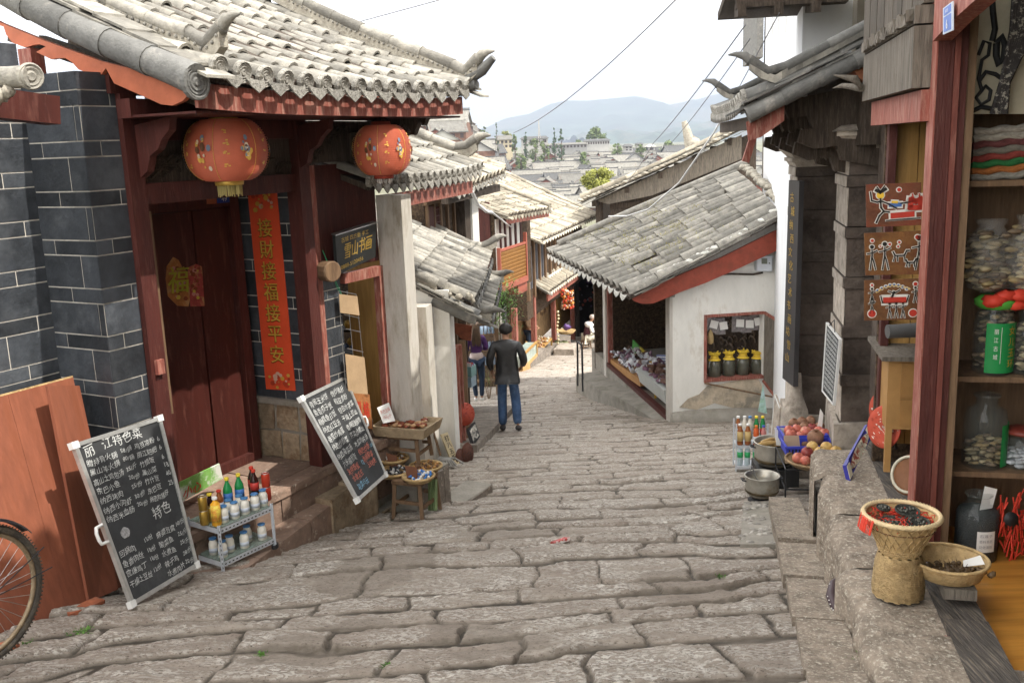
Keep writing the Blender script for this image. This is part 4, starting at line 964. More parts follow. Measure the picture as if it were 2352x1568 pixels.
    c_=at(1024,700,12.4); boxpart('carved_board',Fr((c_[0],c_[1],0),0),[(0,.04,-.08,.08,-2.75,-2.25)],MAROON,s); boxpart('pale_sheet',Fr((c_[0],c_[1],0),0),[(-.03,.0,-.09,.07,-3.1,-2.78)],mat('pale_yellow_sheet',(.55,.47,.30),.8),s)
    mb=MB(); P=[at(x,y,12.8) for x,y in ((1039,741),(1084,748),(1082,783),(1062,780),(1041,760))]; mb.prism(P,lf.U*.02); mb.build('valance',mat('brown_valance',(.16,.045,.02),.7,.3,12,col2=(.30,.16,.05),mix2=(.6,.7)),s)
    mb=MB(); 
    for u0,u1,zt in ((.5,2.2,-4.45),(2.2,4.2,-4.72),(4.2,6.9,-5.17)): mb.box(lf,u0,u1,-.5,.62,-6,zt,jit=.01)
    mb.build('doorstep',STONEG,s)
    mb=MB()
    for i in range(5):
        u0=.8+i*1.0; u1=u0+.98; h=lambda u:float(hz(11.9+u))+.13; P=[lf.p(u0,-.4,0),lf.p(u1,-.4,0),lf.p(u1,.40,0),lf.p(u0,.40,0)]; mb.hexa([p+np.array([0,0,-6]) for p in P][::-1]+[p+np.array([0,0,h(u0 if k in(0,3) else u1)]) for k,p in enumerate(P)][::-1])
    mb.build('kerb_slabs',STONEG,s)
build_s3()
# ---------------------------------------------------------------- far left buildings
s6=thing('balcony_house','timber house with an orange lattice balcony and sunlit tiled roof','house',(.1,23,-5.8))
def build_s6():
    s=s6; a=at(1169,495,22.0); b=at(1264,481,23.9); hd=math.degrees(math.atan2(b[0]-a[0],b[1]-a[1])); ef=Fr((a[0],a[1],0),hd); W=np.linalg.norm((b-a)[:2])
    tile_roof('r6',ef.p(0,0,a[2]),ef.p(W,0,a[2]+.0),3.2,.36,s,m=TILEW,back=-ef.N,sp=.16,seg=.24,r=.055,caps='tri',capm=TILEW)
    up=lambda u,k,dz=0:ef.p(u,-k,a[2]+.36*k+dz)
    verge_ridge(None,[up(W,k,.08) for k in np.linspace(3.2,0,6)],s,r=.06,m=TILEW,seg=.25); flat_tiles([up(-.06,3.2,-.03),up(-.06,0,-.03)],s,side=-ef.U,n=3,w=.14,m=TILEW)
    boxpart('fascia',ef,(0,W,-.08,-.04,a[2]-.20,a[2]-.06),REDP,s)
    wf=Fr(ef.p(.1,-.45,0),hd-6)
    boxpart('wall',wf,[(0,.55,-2.6,0,-6.4,-3.45),(0,2.3,-2.6,0,-3.45,a[2]+.05)],DARKB,s)
    mb=MB()
    for i,u in enumerate((.02,.30,.62,.95,1.3)): mb.box(wf,u,u+.18,.0,.03,-3.5,a[2]-.1)
    mb.build('plaster_strips',PLAST,s)
    mb=MB()
    for i,u in enumerate((.20,.50,.82,1.16,1.5)): mb.box(wf,u,u+.09,.0,.05,-3.5,a[2]-.05)
    mb.build('posts',MAROON,s); boxpart('corner_post',wf,(1.28,1.40,.0,.12,-3.6,-3.4),WOODB,s)
    boxpart('gable_wall',wf,(-.03,0,-2.6,-.1,-3.6,a[2]+.3),MAROON,s)
    c=at(1146,572,21.3); d=at(1206,553,23.0); h2=math.degrees(math.atan2(d[0]-c[0],d[1]-c[1])); bf=Fr((c[0],c[1],0),h2); W2=np.linalg.norm((d-c)[:2]); zt=c[2]-.02
    mb=MB(); mb.box(bf,0,W2,-.03,.03,zt-.05,zt); mb.box(bf,0,W2,-.05,.05,zt-.95,zt-.82); mb.box(bf,-.04,.02,-.04,.04,zt-.95,zt+.04); mb.box(bf,W2-.03,W2+.04,-.04,.04,zt-.95,zt+.22); mb.box(bf,-.1,W2,-.6,-.05,zt-.96,zt-.88); mb.box(bf,1.2,W2+.05,-.3,.0,zt-1.2,zt-.96)
    mb.build('balcony_frame',mat('balcony_red',(.34,.10,.065),.6,.1,8),s)
    mb=MB()
    for i in range(int(W2/.06)): mb.box(bf,.02+i*.06,.04+i*.06,-.012,.012,zt-.82,zt-.05)
    for i in range(9): mb.box(bf,.02,W2-.03,-.016,.016,zt-.78+i*.085,zt-.765+i*.085)
    mb.build('balcony_lattice',mat('lattice_orange',(.34,.17,.05),.6,.12,20),s)
    bricks('brick_pier',wf,'n',.0,.35,-6.5,-3.7,s,base=.1,Lb=.3,big=.14,small=.07)
build_s6()
s7=thing('craft_stall_house','long house with sunlit tiled roof and open red-posted craft stalls','house',(1.5,31,-6.8))
def build_s7():
    s=s7; a=at(1244,553,28.0); b=at(1370,491,37.0); hd=math.degrees(math.atan2(b[0]-a[0],b[1]-a[1])); ef=Fr((a[0],a[1],0),hd); W=np.linalg.norm((b-a)[:2])
    tile_roof('r7',ef.p(0,0,a[2]),ef.p(W,0,a[2]),4.0,.47,s,m=TILEW,back=-ef.N,sp=.38,seg=.46,r=.11,caps='tri',capm=mat('pale_drip',(.6,.57,.47),.9),sag=.08)
    up=lambda u,k,dz=0:ef.p(u,-k,a[2]+.47*k+dz)
    flat_tiles([up(-.1,4,-.03),up(-.1,0,-.03)],s,side=-ef.U,n=3,w=.2,m=TILEW)
    verge_ridge(None,[up(W,k,.06) for k in np.linspace(4,0,6)],s,r=.08,m=TILEW); verge_ridge(None,[up(u,4.0,.1) for u in np.linspace(0,W,6)],s,r=.10,m=TILEW)
    wf=Fr(ef.p(.2,-.55,0),hd)
    boxpart('wall',wf,(0,W-.4,-3,0,-5.2,a[2]+.15),DARKB,s)
    mb=MB()
    for i,u in enumerate(np.arange(.0,W-.5,.75)): mb.box(wf,u,u+.13,.0,.08,-4.6,a[2]+.05)
    mb.build('posts',WOODB,s)
    mb=MB()
    for u in (.3,.55,1.05,1.3,1.85,2.1): mb.box(wf,u,u+.14,.0,.02,-4.3,a[2]-.25)
    mb.build('window_panels',mat('dim_glass',(.10,.11,.13),.3),s)
    boxpart('white_cloth',wf,(2.6,4.6,.05,.12,-4.5,-4.2),WHITE,s)
    # pent roof over the stalls
    c=at(1262,669,29.4); d=at(1324,625,33.5); h2=math.degrees(math.atan2(d[0]-c[0],d[1]-c[1])); pf=Fr((c[0],c[1],0),h2); W2=np.linalg.norm((d-c)[:2])
    tile_roof('r8',pf.p(0,0,c[2]),pf.p(W2+.5,0,c[2]),1.3,.60,s,m=TILEW,back=-pf.N,sp=.30,seg=.36,r=.09,caps='tri',capm=mat('pale_drip',(1,1,1)))
    flat_tiles([pf.p(-.1,-1.3,c[2]+.74),pf.p(-.1,0,c[2]-.03)],s,side=-pf.U,n=3,w=.18,m=TILE)
    boxpart('fascia',pf,(0,W2+.5,-.10,-.05,c[2]-.32,c[2]-.1),REDP,s)
    # stall posts on the facade plane through surveyed foot points
    g0=G(1232,824); g2=G(1324,779); h3=math.degrees(math.atan2(g2[0]-g0[0],g2[1]-g0[1])); lf=Fr((g0[0],g0[1],0),h3)
    for x in (1178,1222,1268,1312):
        u=lf.hit(x+5,720,-.02)[0]; zb=float(hz(lf.p(u,0,0)[1])); boxpart('post',lf,(u,u+.22,-.14,.0,zb-.2,c[2]-.05),REDP,s)
    uA=lf.hit(1176,720,-1.2)[0]
    boxpart('display_wall',lf,(lf.hit(1232,720,-1)[0],lf.hit(1268,720,-1)[0]+1.5,-1.15,-1.0,-7,-4.6),mat('tan_wall',(.42,.27,.14),.8,.2,4),s)
    boxpart('back_wall',lf,(-4,7,-1.7,-1.6,-7.4,-4.3),mat('ochre_wall',(.36,.22,.10),.8,.3,3),s)
    mb=MB()
    for i in range(120):
        u=R.uniform(lf.hit(1232,720,-1)[0],lf.hit(1268,720,-1)[0]+.9); z=R.uniform(-6.2,-4.9); c_=lf.p(u,-.98,z); r=R.uniform(.02,.08)
        mb.add([c_+lf.U*r*math.cos(q)+np.array([0,0,1])*r*1.5*math.sin(q) for q in np.linspace(0,5.2,6)],[(0,1,2,3,4,5)])
    mb.build('hanging_crafts',mat('craft_dark',(.09,.05,.03),.7),s)
    boxpart('yellow_door',lf,(lf.hit(1281,720,-.6)[0],lf.hit(1311,720,-.6)[0],-.7,-.6,-7,-5.3),WOODY,s)
    mb=MB(); 
    for u0,u1,n0,n1,zt in ((-2.4,-.2,-.6,.35,-6.15),(-.2,2.0,-.6,.30,-6.45),(2.0,4.6,-.5,.25,-6.75)): mb.box(lf,u0,u1,n0,n1,-8,zt,jit=.01)
    mb.box(lf,.2,2.2,.3,.75,-8,-6.82,jit=.01); mb.box(lf,2.6,5.0,.3,1.0,-8,-7.06,jit=.01); mb.build('stone_step',STONEG,s)
    return lf
LF7=build_s7()
s8=thing('dark_stall_house','low dark timber stall house closing the bend of the lane','house',(4,36,-7.4))
def build_s8():
    s=s8; o=at(1322,700,37.5); fr=Fr((o[0],o[1],0),80)
    boxpart('back_wall',fr,(0,4,-2,-1.9,-8,-4.4),DARK,s); boxpart('post',fr,(0,.12,.0,.12,-8,-4.6),WOODD,s); boxpart('post',fr,(1.2,1.3,.0,.12,-8,-4.6),WOODD,s)
    boxpart('side_wall',fr,(-.1,.0,-2,.0,-8,-4.5),WOODD,s)
    tile_roof('r9',fr.p(-.3,.5,-4.55),fr.p(4,.5,-4.55),2.5,.45,s,m=TILEW,back=-fr.N,sp=.24,seg=.34,r=.08,caps='tri')
    boxpart('counter',fr,(1.0,2.6,.2,.7,-7.4,-6.55),WOODB,s); 
    mb=MB()
    for i in range(60): mb.ball(fr.p(R.uniform(.2,2.5),R.uniform(-1.6,-.2),R.uniform(-6.6,-5.0)),R.uniform(.03,.09),6,R.randint(0,2),.3)
    mb.build('hung_goods',[mat('goods_purple',(.10,.06,.14),.7),mat('goods_red',(.35,.08,.06),.7),mat('goods_grey',(.22,.22,.24),.7)],s)
build_s8()
# ================================================================ SMALL OBJECTS helpers
class Quad:
    """four surveyed corners (bottom-left, bottom-right, top-right, top-left) of a flat rectangular thing"""
    def __init__(s,bl,br,tr,tl): s.c=[np.array(q,float) for q in (bl,br,tr,tl)]; s.X=nrm(s.c[1]-s.c[0]); s.Y=nrm(s.c[3]-s.c[0]); s.N=nrm(np.cross(s.X,s.Y)); s.W=np.linalg.norm(s.c[1]-s.c[0]); s.H=np.linalg.norm(s.c[3]-s.c[0])
    def p(s,a,b,o=0): c=s.c; return (c[0]*(1-a)+c[1]*a)*(1-b)+(c[3]*(1-a)+c[2]*a)*b+s.N*o
    def slab(s,mb,a0,a1,b0,b1,o0,o1,m=0):
        P=[s.p(a0,b0,o0),s.p(a1,b0,o0),s.p(a1,b1,o0),s.p(a0,b1,o0),s.p(a0,b0,o1),s.p(a1,b0,o1),s.p(a1,b1,o1),s.p(a0,b1,o1)]; mb.hexa(P[:4]+P[4:],m)
    def text(s,mb,t,a,b,h,m=0,maxw=None,wob=0,slant=0,off=.004,sx=1.0,center=False,bold=0,maxh=None):
        """h = glyph height as fraction of H"""
        v,f=text_geo(t); size=h*s.H/.78; w=max([q[0] for q in v] or [1])*size*sx
        if maxw and w>maxw*s.W: sx*=maxw*s.W/w; w=maxw*s.W
        if center: a=a-w/s.W/2
        P=[]
        for x,y in v:
            X=x*size*sx+slant*y*size; Y=y*size
            if wob: X+=wob*math.sin(Y*90+X*40+a*50); Y+=wob*1.3*math.sin(X*38+b*40)+wob*.8*math.sin(X*90)
            P.append(s.p(a+X/s.W,b+Y/s.H,off))
        mb.add(P,f,m)
        if bold: mb.add([p+s.X*bold for p in P],f,m)
def quadpx(bl,br,tr,tl,Ys):
    a,b,d=[np.array(at(p[0],p[1],y)) for p,y in zip((bl,br,tl),(Ys[0],Ys[1],Ys[3]))]; n=np.cross(b-a,d-a); r=ray(*tr); return Quad(a,b,r*((n@a)/(n@r)),d)
def frameboard(q,name,label,cat,fw=.03,th=.02,face=SLATE,frame=ALU,corner=None):
    t=thing(name,label,cat,q.p(.5,0,0)); aw=fw/q.W; bw=fw/q.H
    mb=MB(); q.slab(mb,aw*.6,1-aw*.6,bw*.6,1-bw*.6,-th*.6,0); mb.build('board_face',face,t)
    mb=MB(); q.slab(mb,0,1,0,bw,-th,.008); q.slab(mb,0,1,1-bw,1,-th,.008); q.slab(mb,0,aw,bw,1-bw,-th,.008); q.slab(mb,1-aw,1,bw,1-bw,-th,.008); mb.build('board_frame',frame,t)
    if corner:
        for a,b in ((0,0),(1,0),(1,1),(0,1)):
            mb=MB(); q.slab(mb,a-aw*.5 if a==0 else 1-aw*1.3,aw*1.3 if a==0 else 1+aw*.5,(0-bw*.4) if b==0 else 1-bw*1.3,bw*1.3 if b==0 else 1+bw*.4,-th-.004,.012); mb.build('corner_cap',corner,t)
    return t
PLW=mat('white_plastic',(.72,.72,.70),.4,.04,10,bump=0)
# ---------------------------------------------------------------- chalkboards
def simple0(n,c): return mat(n,c,.6,.05,20,bump=0)
def board1():
    q=quadpx((303,1392),(455,1299),(368,956),(166,1019),(5.4,6.06,6.22,5.56))
    t=frameboard(q,'menu_chalkboard','large menu chalkboard standing beside the reddish plywood sheet, white writing','chalkboard',fw=.026,corner=PLW)
    mb=MB(); k=.00022
    q.text(mb,'丽',.07,.905,.060,wob=.004); q.text(mb,'江特色菜',.27,.915,.058,maxw=.52,wob=.004)
    L=[('腊排骨火锅','58/锅','鸡豆凉粉','6'),('黑山羊火锅','80/锅','丽江粑粑','6'),('高山土鸡包汤','35/斤','竹筒饭','6'),('东巴小鱼','20/份','黑山菜','18'),('纳西烤肉','25/份','竹什豆','40'),('纳西小河虾','30/份','东巴豆','25'),('纳西米血肠','20/份','纳西吹猪肝','')]
    for i,(a,b,c,d) in enumerate(L):
        y=.845-.058*i; q.text(mb,a,.06,y,.034,maxw=.34,wob=.003); q.text(mb,b,.44,y+.012,.028,maxw=.13,wob=.004); q.text(mb,c,.60,y+.005,.032,maxw=.25,wob=.003); q.text(mb,d,.88,y+.005,.034,maxw=.08,wob=.003)
    q.text(mb,'特色',.58,.405,.065,wob=.005)
    L=[('回锅肉','15/份','麻婆豆腐','10/份'),('鱼香肉丝','18/份','酸菜鱼','25/斤'),('宫爆鸡丁','18/份','水煮鱼','25/斤'),('干煸土豆丝','12/份','辣子鸡','28/份'),('','','水煮肉片','25/份')]
    for i,(a,b,c,d) in enumerate(L):
        y=.285-.062*i; q.text(mb,a,.06,y,.035,maxw=.30,wob=.003); q.text(mb,b,.38,y+.012,.028,maxw=.14,wob=.004); q.text(mb,c,.55,y+.0,.034,maxw=.26,wob=.003); q.text(mb,d,.83,y+.012,.028,maxw=.14,wob=.004)
    mb.build('chalk_writing',CHALK,t)
    mb=MB()   # rubbed-out smudge
    mb.add([q.p(.21+.055*math.cos(a),.405+.032*math.sin(a)*(1+.1*math.sin(5*a)),.002) for a in np.linspace(0,6.0,20)],[tuple(range(20))]); mb.build('chalk_smudge',mat('smudged_chalk',(.30,.30,.30),.95,.3,60,bump=0),t)
    mb=MB(); mb.tube([q.p(-.00,.40,-.0),q.p(-.075,.405,0),q.p(-.085,.43,0),q.p(-.085,.47,0),q.p(-.07,.50,0),q.p(.0,.505,0)],.011,7); mb.build('handle',PLW,t)
def board2():
    q=quadpx((822,1152),(888,1092),(793,863),(690,913),(7.2,7.95,8.1,7.32))
    t=frameboard(q,'menu_chalkboard','menu chalkboard leaning on the gatehouse post, lower lines in red and blue chalk','chalkboard',fw=.028,corner=PLW)
    mb=MB(); L=[('青椒玉米饼','炮炒猪肝'),('鱼香茄子煲','稻豆凉粉'),('糖醋鱼白饭','银包水芽菜'),('纳西红豆汤','干煸土豆丝'),('番茄炒鸡蛋','香辣回锅肉'),('纳西炒酸菜','芹菜炒肉丝'),('纳西海菜汤','木耳肉片汤')]
    for i,(a,b) in enumerate(L):
        y=.885-.083*i; q.text(mb,a,.07,y,.050,maxw=.40,wob=.004); q.text(mb,b,.54,y,.048,maxw=.38,wob=.004)
    q.text(mb,'六米糯豆饭',.10,.30,.052,maxw=.36,wob=.004); mb.build('chalk_writing',CHALK,t)
    mb=MB(); q.text(mb,'纳西炒饭',.55,.305,.05,maxw=.32,wob=.004,bold=.002); q.text(mb,'泡椒脚掌',.57,.235,.05,maxw=.3,wob=.004,bold=.002); q.text(mb,'玉米粑粑',.62,.165,.045,maxw=.25,wob=.004,bold=.002); q.text(mb,'米拌饭羹',.11,.225,.05,maxw=.33,wob=.004,bold=.002); q.text(mb,'水煮花生',.14,.15,.05,maxw=.3,wob=.004,bold=.002); mb.build('red_writing',CHALKR,t)
    mb=MB(); q.text(mb,'凉菜15元',.16,.07,.05,maxw=.34,wob=.004,bold=.002); q.text(mb,'12',.50,.225,.045,wob=.003); q.text(mb,'10元',.88,.30,.035,maxw=.1,wob=.003); mb.build('blue_writing',CHALKB,t)
    mb=MB(); mb.tube([q.p(1.0,.48,0),q.p(1.06,.49,0),q.p(1.08,.53,0),q.p(1.07,.57,0),q.p(1.0,.58,0)],.011,7); mb.build('handle',PLW,t)
board1(); board2()
def panels():
    q=quadpx((100,1428),(272,1352),(168,866),(-55,925),(5.30,5.85,6.0,5.45))
    PLY=mat('reddish_plywood',(.235,.080,.045),.55,.12,3,col2=(.22,.07,.035),mix2=(.5,.7),bump=.05,stretch=(7,7,.4))
    t=thing('plywood_sheet','large reddish plywood sheet leaning on the brick wall behind the chalkboard','board',q.p(.5,0)); mb=MB(); q.slab(mb,-.9,.30,0,1,-.02,0); q.slab(mb,.303,1,0,1,-.02,.0); mb.build('sheet',PLY,t)
    mb=MB(); q.slab(mb,-.9,1,1.0,1.008,-.02,.0); mb.build('pale_edge',WICK,t)
    q2=quadpx((215,1380),(292,1345),(192,884),(120,885),(5.6,5.95,6.15,5.75)); mb=MB(); q2.slab(mb,0,1,0,1,-.05,-.03); o=mb.build('plywood_sheet',PLY); tag(o,'second plywood sheet showing as a strip behind the first one','board')
    for (x,y),lab in (((195,1396),'broken red brick propping up the plywood sheet'),((-8,1500),'half red brick lying behind the bicycle wheel')):
        g=G(x,y+12); mb=MB(); f=Fr((g[0],g[1],g[2]),35); mb.box(f,-.11,.11,-.05,.05,.0,.055,jit=.008); o=mb.build('brick',mat('red_brick',(.36,.12,.06),.9,.2,12,col2=(.15,.09,.07),mix2=(.55,.7),bump=.4)); tag(o,lab,'brick')
panels()
# ---------------------------------------------------------------- bicycle
def bicycle():
    hd=22; c=at(-42,1372,4.12); fr=Fr((c[0],c[1],c[2]),hd); t=thing('bicycle','old bicycle leaning by the brick wall, front wheel at the frame edge','bicycle',(c[0],c[1],c[2]-.34))
    RUB=mat('tyre_rubber',(.07,.062,.052),.85,.25,30,col2=(.17,.14,.10),mix2=(.5,.7),bump=.2); RIM=mat('rusty_rim',(.30,.23,.15),.5,.2,20,metal=.4); FEN=mat('black_fender',(.025,.025,.028),.3,.1,10,bump=0)
    def wheel(u0):
        O=fr.p(u0,0,0); r=.335; ring=lambda rr,n0,k=40:[O+fr.U*rr*math.cos(a)+fr.Z*rr*math.sin(a)+fr.N*n0 for a in np.linspace(0,2*math.pi,k+1)]
        mb=MB(); mb.tube(ring(r-.018,0,48),.019,8,cap=False)
        for i in range(110):
            a=2*math.pi*i/110; 
            for s_ in (-1,1): p=O+(fr.U*math.cos(a)+fr.Z*math.sin(a))*(r+.0)+fr.N*s_*.008; mb.beam(p,p+(fr.U*math.cos(a)+fr.Z*math.sin(a))*.004+fr.N*s_*.006,.006,.006)
        w=mb.build('wheel',RUB,t)
        mb=MB(); mb.tube(ring(r-.045,0,48),.012,6,cap=False); mb.build('rim',RIM,w)
        mb=MB()
        for i in range(32):
            a=2*math.pi*i/32; b=a+(.35 if i%2 else -.35); s_=1 if (i//2)%2 else -1
            mb.tube([O+(fr.U*math.cos(b)+fr.Z*math.sin(b))*.022+fr.N*s_*.03,O+(fr.U*math.cos(a)+fr.Z*math.sin(a))*(r-.05)],.0016,4)
        mb.build('spokes',CHROME,w)
        mb=MB(); mb.tube([O-fr.N*.05,O+fr.N*.05],.022,10); mb.tube([O-fr.N*.08,O+fr.N*.08],.008,8); mb.build('hub',RIM,w)
        return O
    O=wheel(0)
    mb=MB(); 
    def fender(O,a0,a1):
        V=[]; n=22
        for i in range(n+1):
            a=a0+(a1-a0)*i/n; d=fr.U*math.cos(a)+fr.Z*math.sin(a)
            for j in range(5): b=(j-2)*.6; V.append(O+d*(.345+.022*math.cos(b))+fr.N*.034*math.sin(b))
        mb.add(V,[(i*5+j,i*5+j+1,i*5+j+6,i*5+j+5) for i in range(n) for j in range(4)],0,True)
    fender(O,math.radians(35),math.radians(170))
    O2=wheel(-1.12); fender(O2,math.radians(10),math.radians(190)); mb.build('fender',FEN,t)
    mb=MB(); fk=fr.p(-.20,0,.42)
    for s_ in (-1,1): mb.tube([O+fr.N*s_*.05,O+fr.N*s_*.055+(fk-O)*.75,fk+fr.N*s_*.03],.011,7)
    mb.tube([fk,fr.p(-.28,0,.66)],.018,8); hb=fr.p(-.31,0,.74)
    mb.tube([hb,fr.p(-.28,0,.62)],.013,8); mb.tube([hb+fr.N*.28-fr.U*.12,hb+fr.N*.2,hb,hb-fr.N*.2,hb-fr.N*.28-fr.U*.12],.012,8)
    bb=fr.p(-.68,0,-.06); st=fr.p(-.80,0,.44); mb.tube([fr.p(-.24,0,.52),bb],.017,8); mb.tube([bb,st],.015,8); mb.tube([fr.p(-.27,0,.60),st],.014,8)
    for s_ in (-1,1): mb.tube([bb+fr.N*s_*.04,O2+fr.N*s_*.06],.009,6); mb.tube([st,O2+fr.N*s_*.06],.008,6)
    mb.tube([fr.p(.33,0.05,.12),O+fr.N*.05],.003,5); mb.tube([fr.p(.36,0.05,-.0),O+fr.N*.06],.003,5)
    mb.build('frame',FEN,t)
    mb=MB(); mb.lathe(st+np.array([0,0,.06]),[(.02,-.02),(.10,.0),(.11,.03),(.06,.055),(0,.06)],12,sq=(1.25,.8)); mb.build('saddle',CLOTHB,t)
bicycle()
# ---------------------------------------------------------------- lanterns
def lantern(cx,cy,rx,ry,Y,ztop,label,fringe):
    c=at(cx,cy,Y); r=rx/2187*Y/0.93; h=ry/2187*Y; t=thing('paper_lantern',label,'lantern',c-np.array([0,0,h]),'red paper lanterns under the gatehouse eave')
    LR=mat('lantern_paper',(.60,.15,.085),.55,.08,5,bump=0)
    mb=MB(); prof=[]; n=60
    for i in range(n+1):
        q=-1+2*i/n; a=q*1.22; rr=r*(math.cos(a)**.62 if math.cos(a)>0 else 0); rr=max(rr,r*.33)+(.006 if i%2 else -.006); prof.append((rr,h*math.sin(a)/math.sin(1.22)))
    mb.lathe(c,prof,40); mb.build('body',LR,t)
    YG=mat('lantern_gold',(.75,.46,.10),.45,.1,20,bump=0)
    R2=random.Random(3)
    mb=MB()   # painted flowers, cloud scrolls
    def onb(az,lat,o=.012): a=lat*1.22; rr=max(r*(max(math.cos(a),0)**.62),r*.33)+o; return c+np.array([math.cos(az)*rr,math.sin(az)*rr,h*math.sin(a)/math.sin(1.22)])
    for k in range(6):
        az=-1.85+k*math.pi/3
        for b in range(15):
            ph=R2.uniform(0,6.28); rr=R2.uniform(.02,.22); a0=az+rr*math.cos(ph)*.9; l0=-.05+rr*math.sin(ph)*2.4; s=R2.uniform(.02,.06); m=R2.choice([0,1,2,3,0])
            if m==2 and False: pass
            P=[onb(a0+s*math.cos(q)*1.0,l0+s*1.6*math.sin(q)) for q in np.linspace(0,5.5,8)]; mb.add(P,[tuple(range(8))],m)
        for b in range(4): # gold vertical glyph-like strokes between
            a0=az+math.pi/6; l0=.45-.28*b
            for q in range(4): u=R2.uniform(-.05,.05); v=R2.uniform(-.07,.07); P=[onb(a0+u,l0+v),onb(a0+u+.06,l0+v+.0),onb(a0+u+.055,l0+v+.035),onb(a0+u,l0+v+.035)]; mb.add(P,[(0,1,2,3)],0)
    mb.build('painted_flowers',[YG,mat('lantern_cream',(.75,.62,.48),.6,bump=0),mat('lantern_blue',(.18,.22,.30),.6,bump=0),mat('lantern_dark',(.16,.07,.035),.6,bump=0)],t)
    mb=MB(); 
    for k in range(6):
        az=-1.6+k*math.pi/3; mb.tube([onb(az,q,.003) for q in np.linspace(-.9,.9,15)],.0022,4)
    mb.build('ribs',YG,t)
    mb=MB(); mb.lathe(c+np.array([0,0,h*.97]),[(r*.33,0),(r*.35,.012),(r*.33,.035),(r*.30,.035),(r*.3,0)],20); mb.lathe(c-np.array([0,0,h]),[(r*.30,-.03),(r*.34,-.03),(r*.35,-.01),(r*.33,.01)],20); mb.build('collar',GOLD if fringe else mat('lantern_collar',(.30,.05,.03),.6),t)
    mb=MB()
    for i in range(54 if fringe else 18):
        a=2*math.pi*i/(54 if fringe else 18)+R2.uniform(-.03,.03); rr=r*.30*R2.uniform(.6,1); L_=(.085 if fringe else .05)*R2.uniform(.8,1.1); p=c+np.array([math.cos(a)*rr,math.sin(a)*rr,-h-.02]); mb.tube([p,p+np.array([R2.uniform(-.004,.004),R2.uniform(-.004,.004),-L_])],.004,4)
    mb.build('fringe',mat('fringe_yellow',(.48,.40,.16),.8,.1) if fringe else WHITE,t)
    mb=MB(); top=c+np.array([0,0,h+.03]); mb.tube([top,np.array([top[0],top[1],ztop])],.006,5); mb.tube([top+np.array([-r*.3,0,0]),top+np.array([0,0,.05]),top+np.array([r*.3,0,0])],.004,4); mb.build('hanging_wire',STEEL,t)
PA=GP.p(*GP.hit(520,345,.30)); PB=GP.p(*GP.hit(878,345,.56))
lantern(520,345,85,68,PA[1],.3,'larger red lantern with yellow fringe hanging before the maroon doorway',True)
lantern(878,345,60,55,PB[1],.3,'smaller red lantern with white tassel hanging at the far roof corner',False)
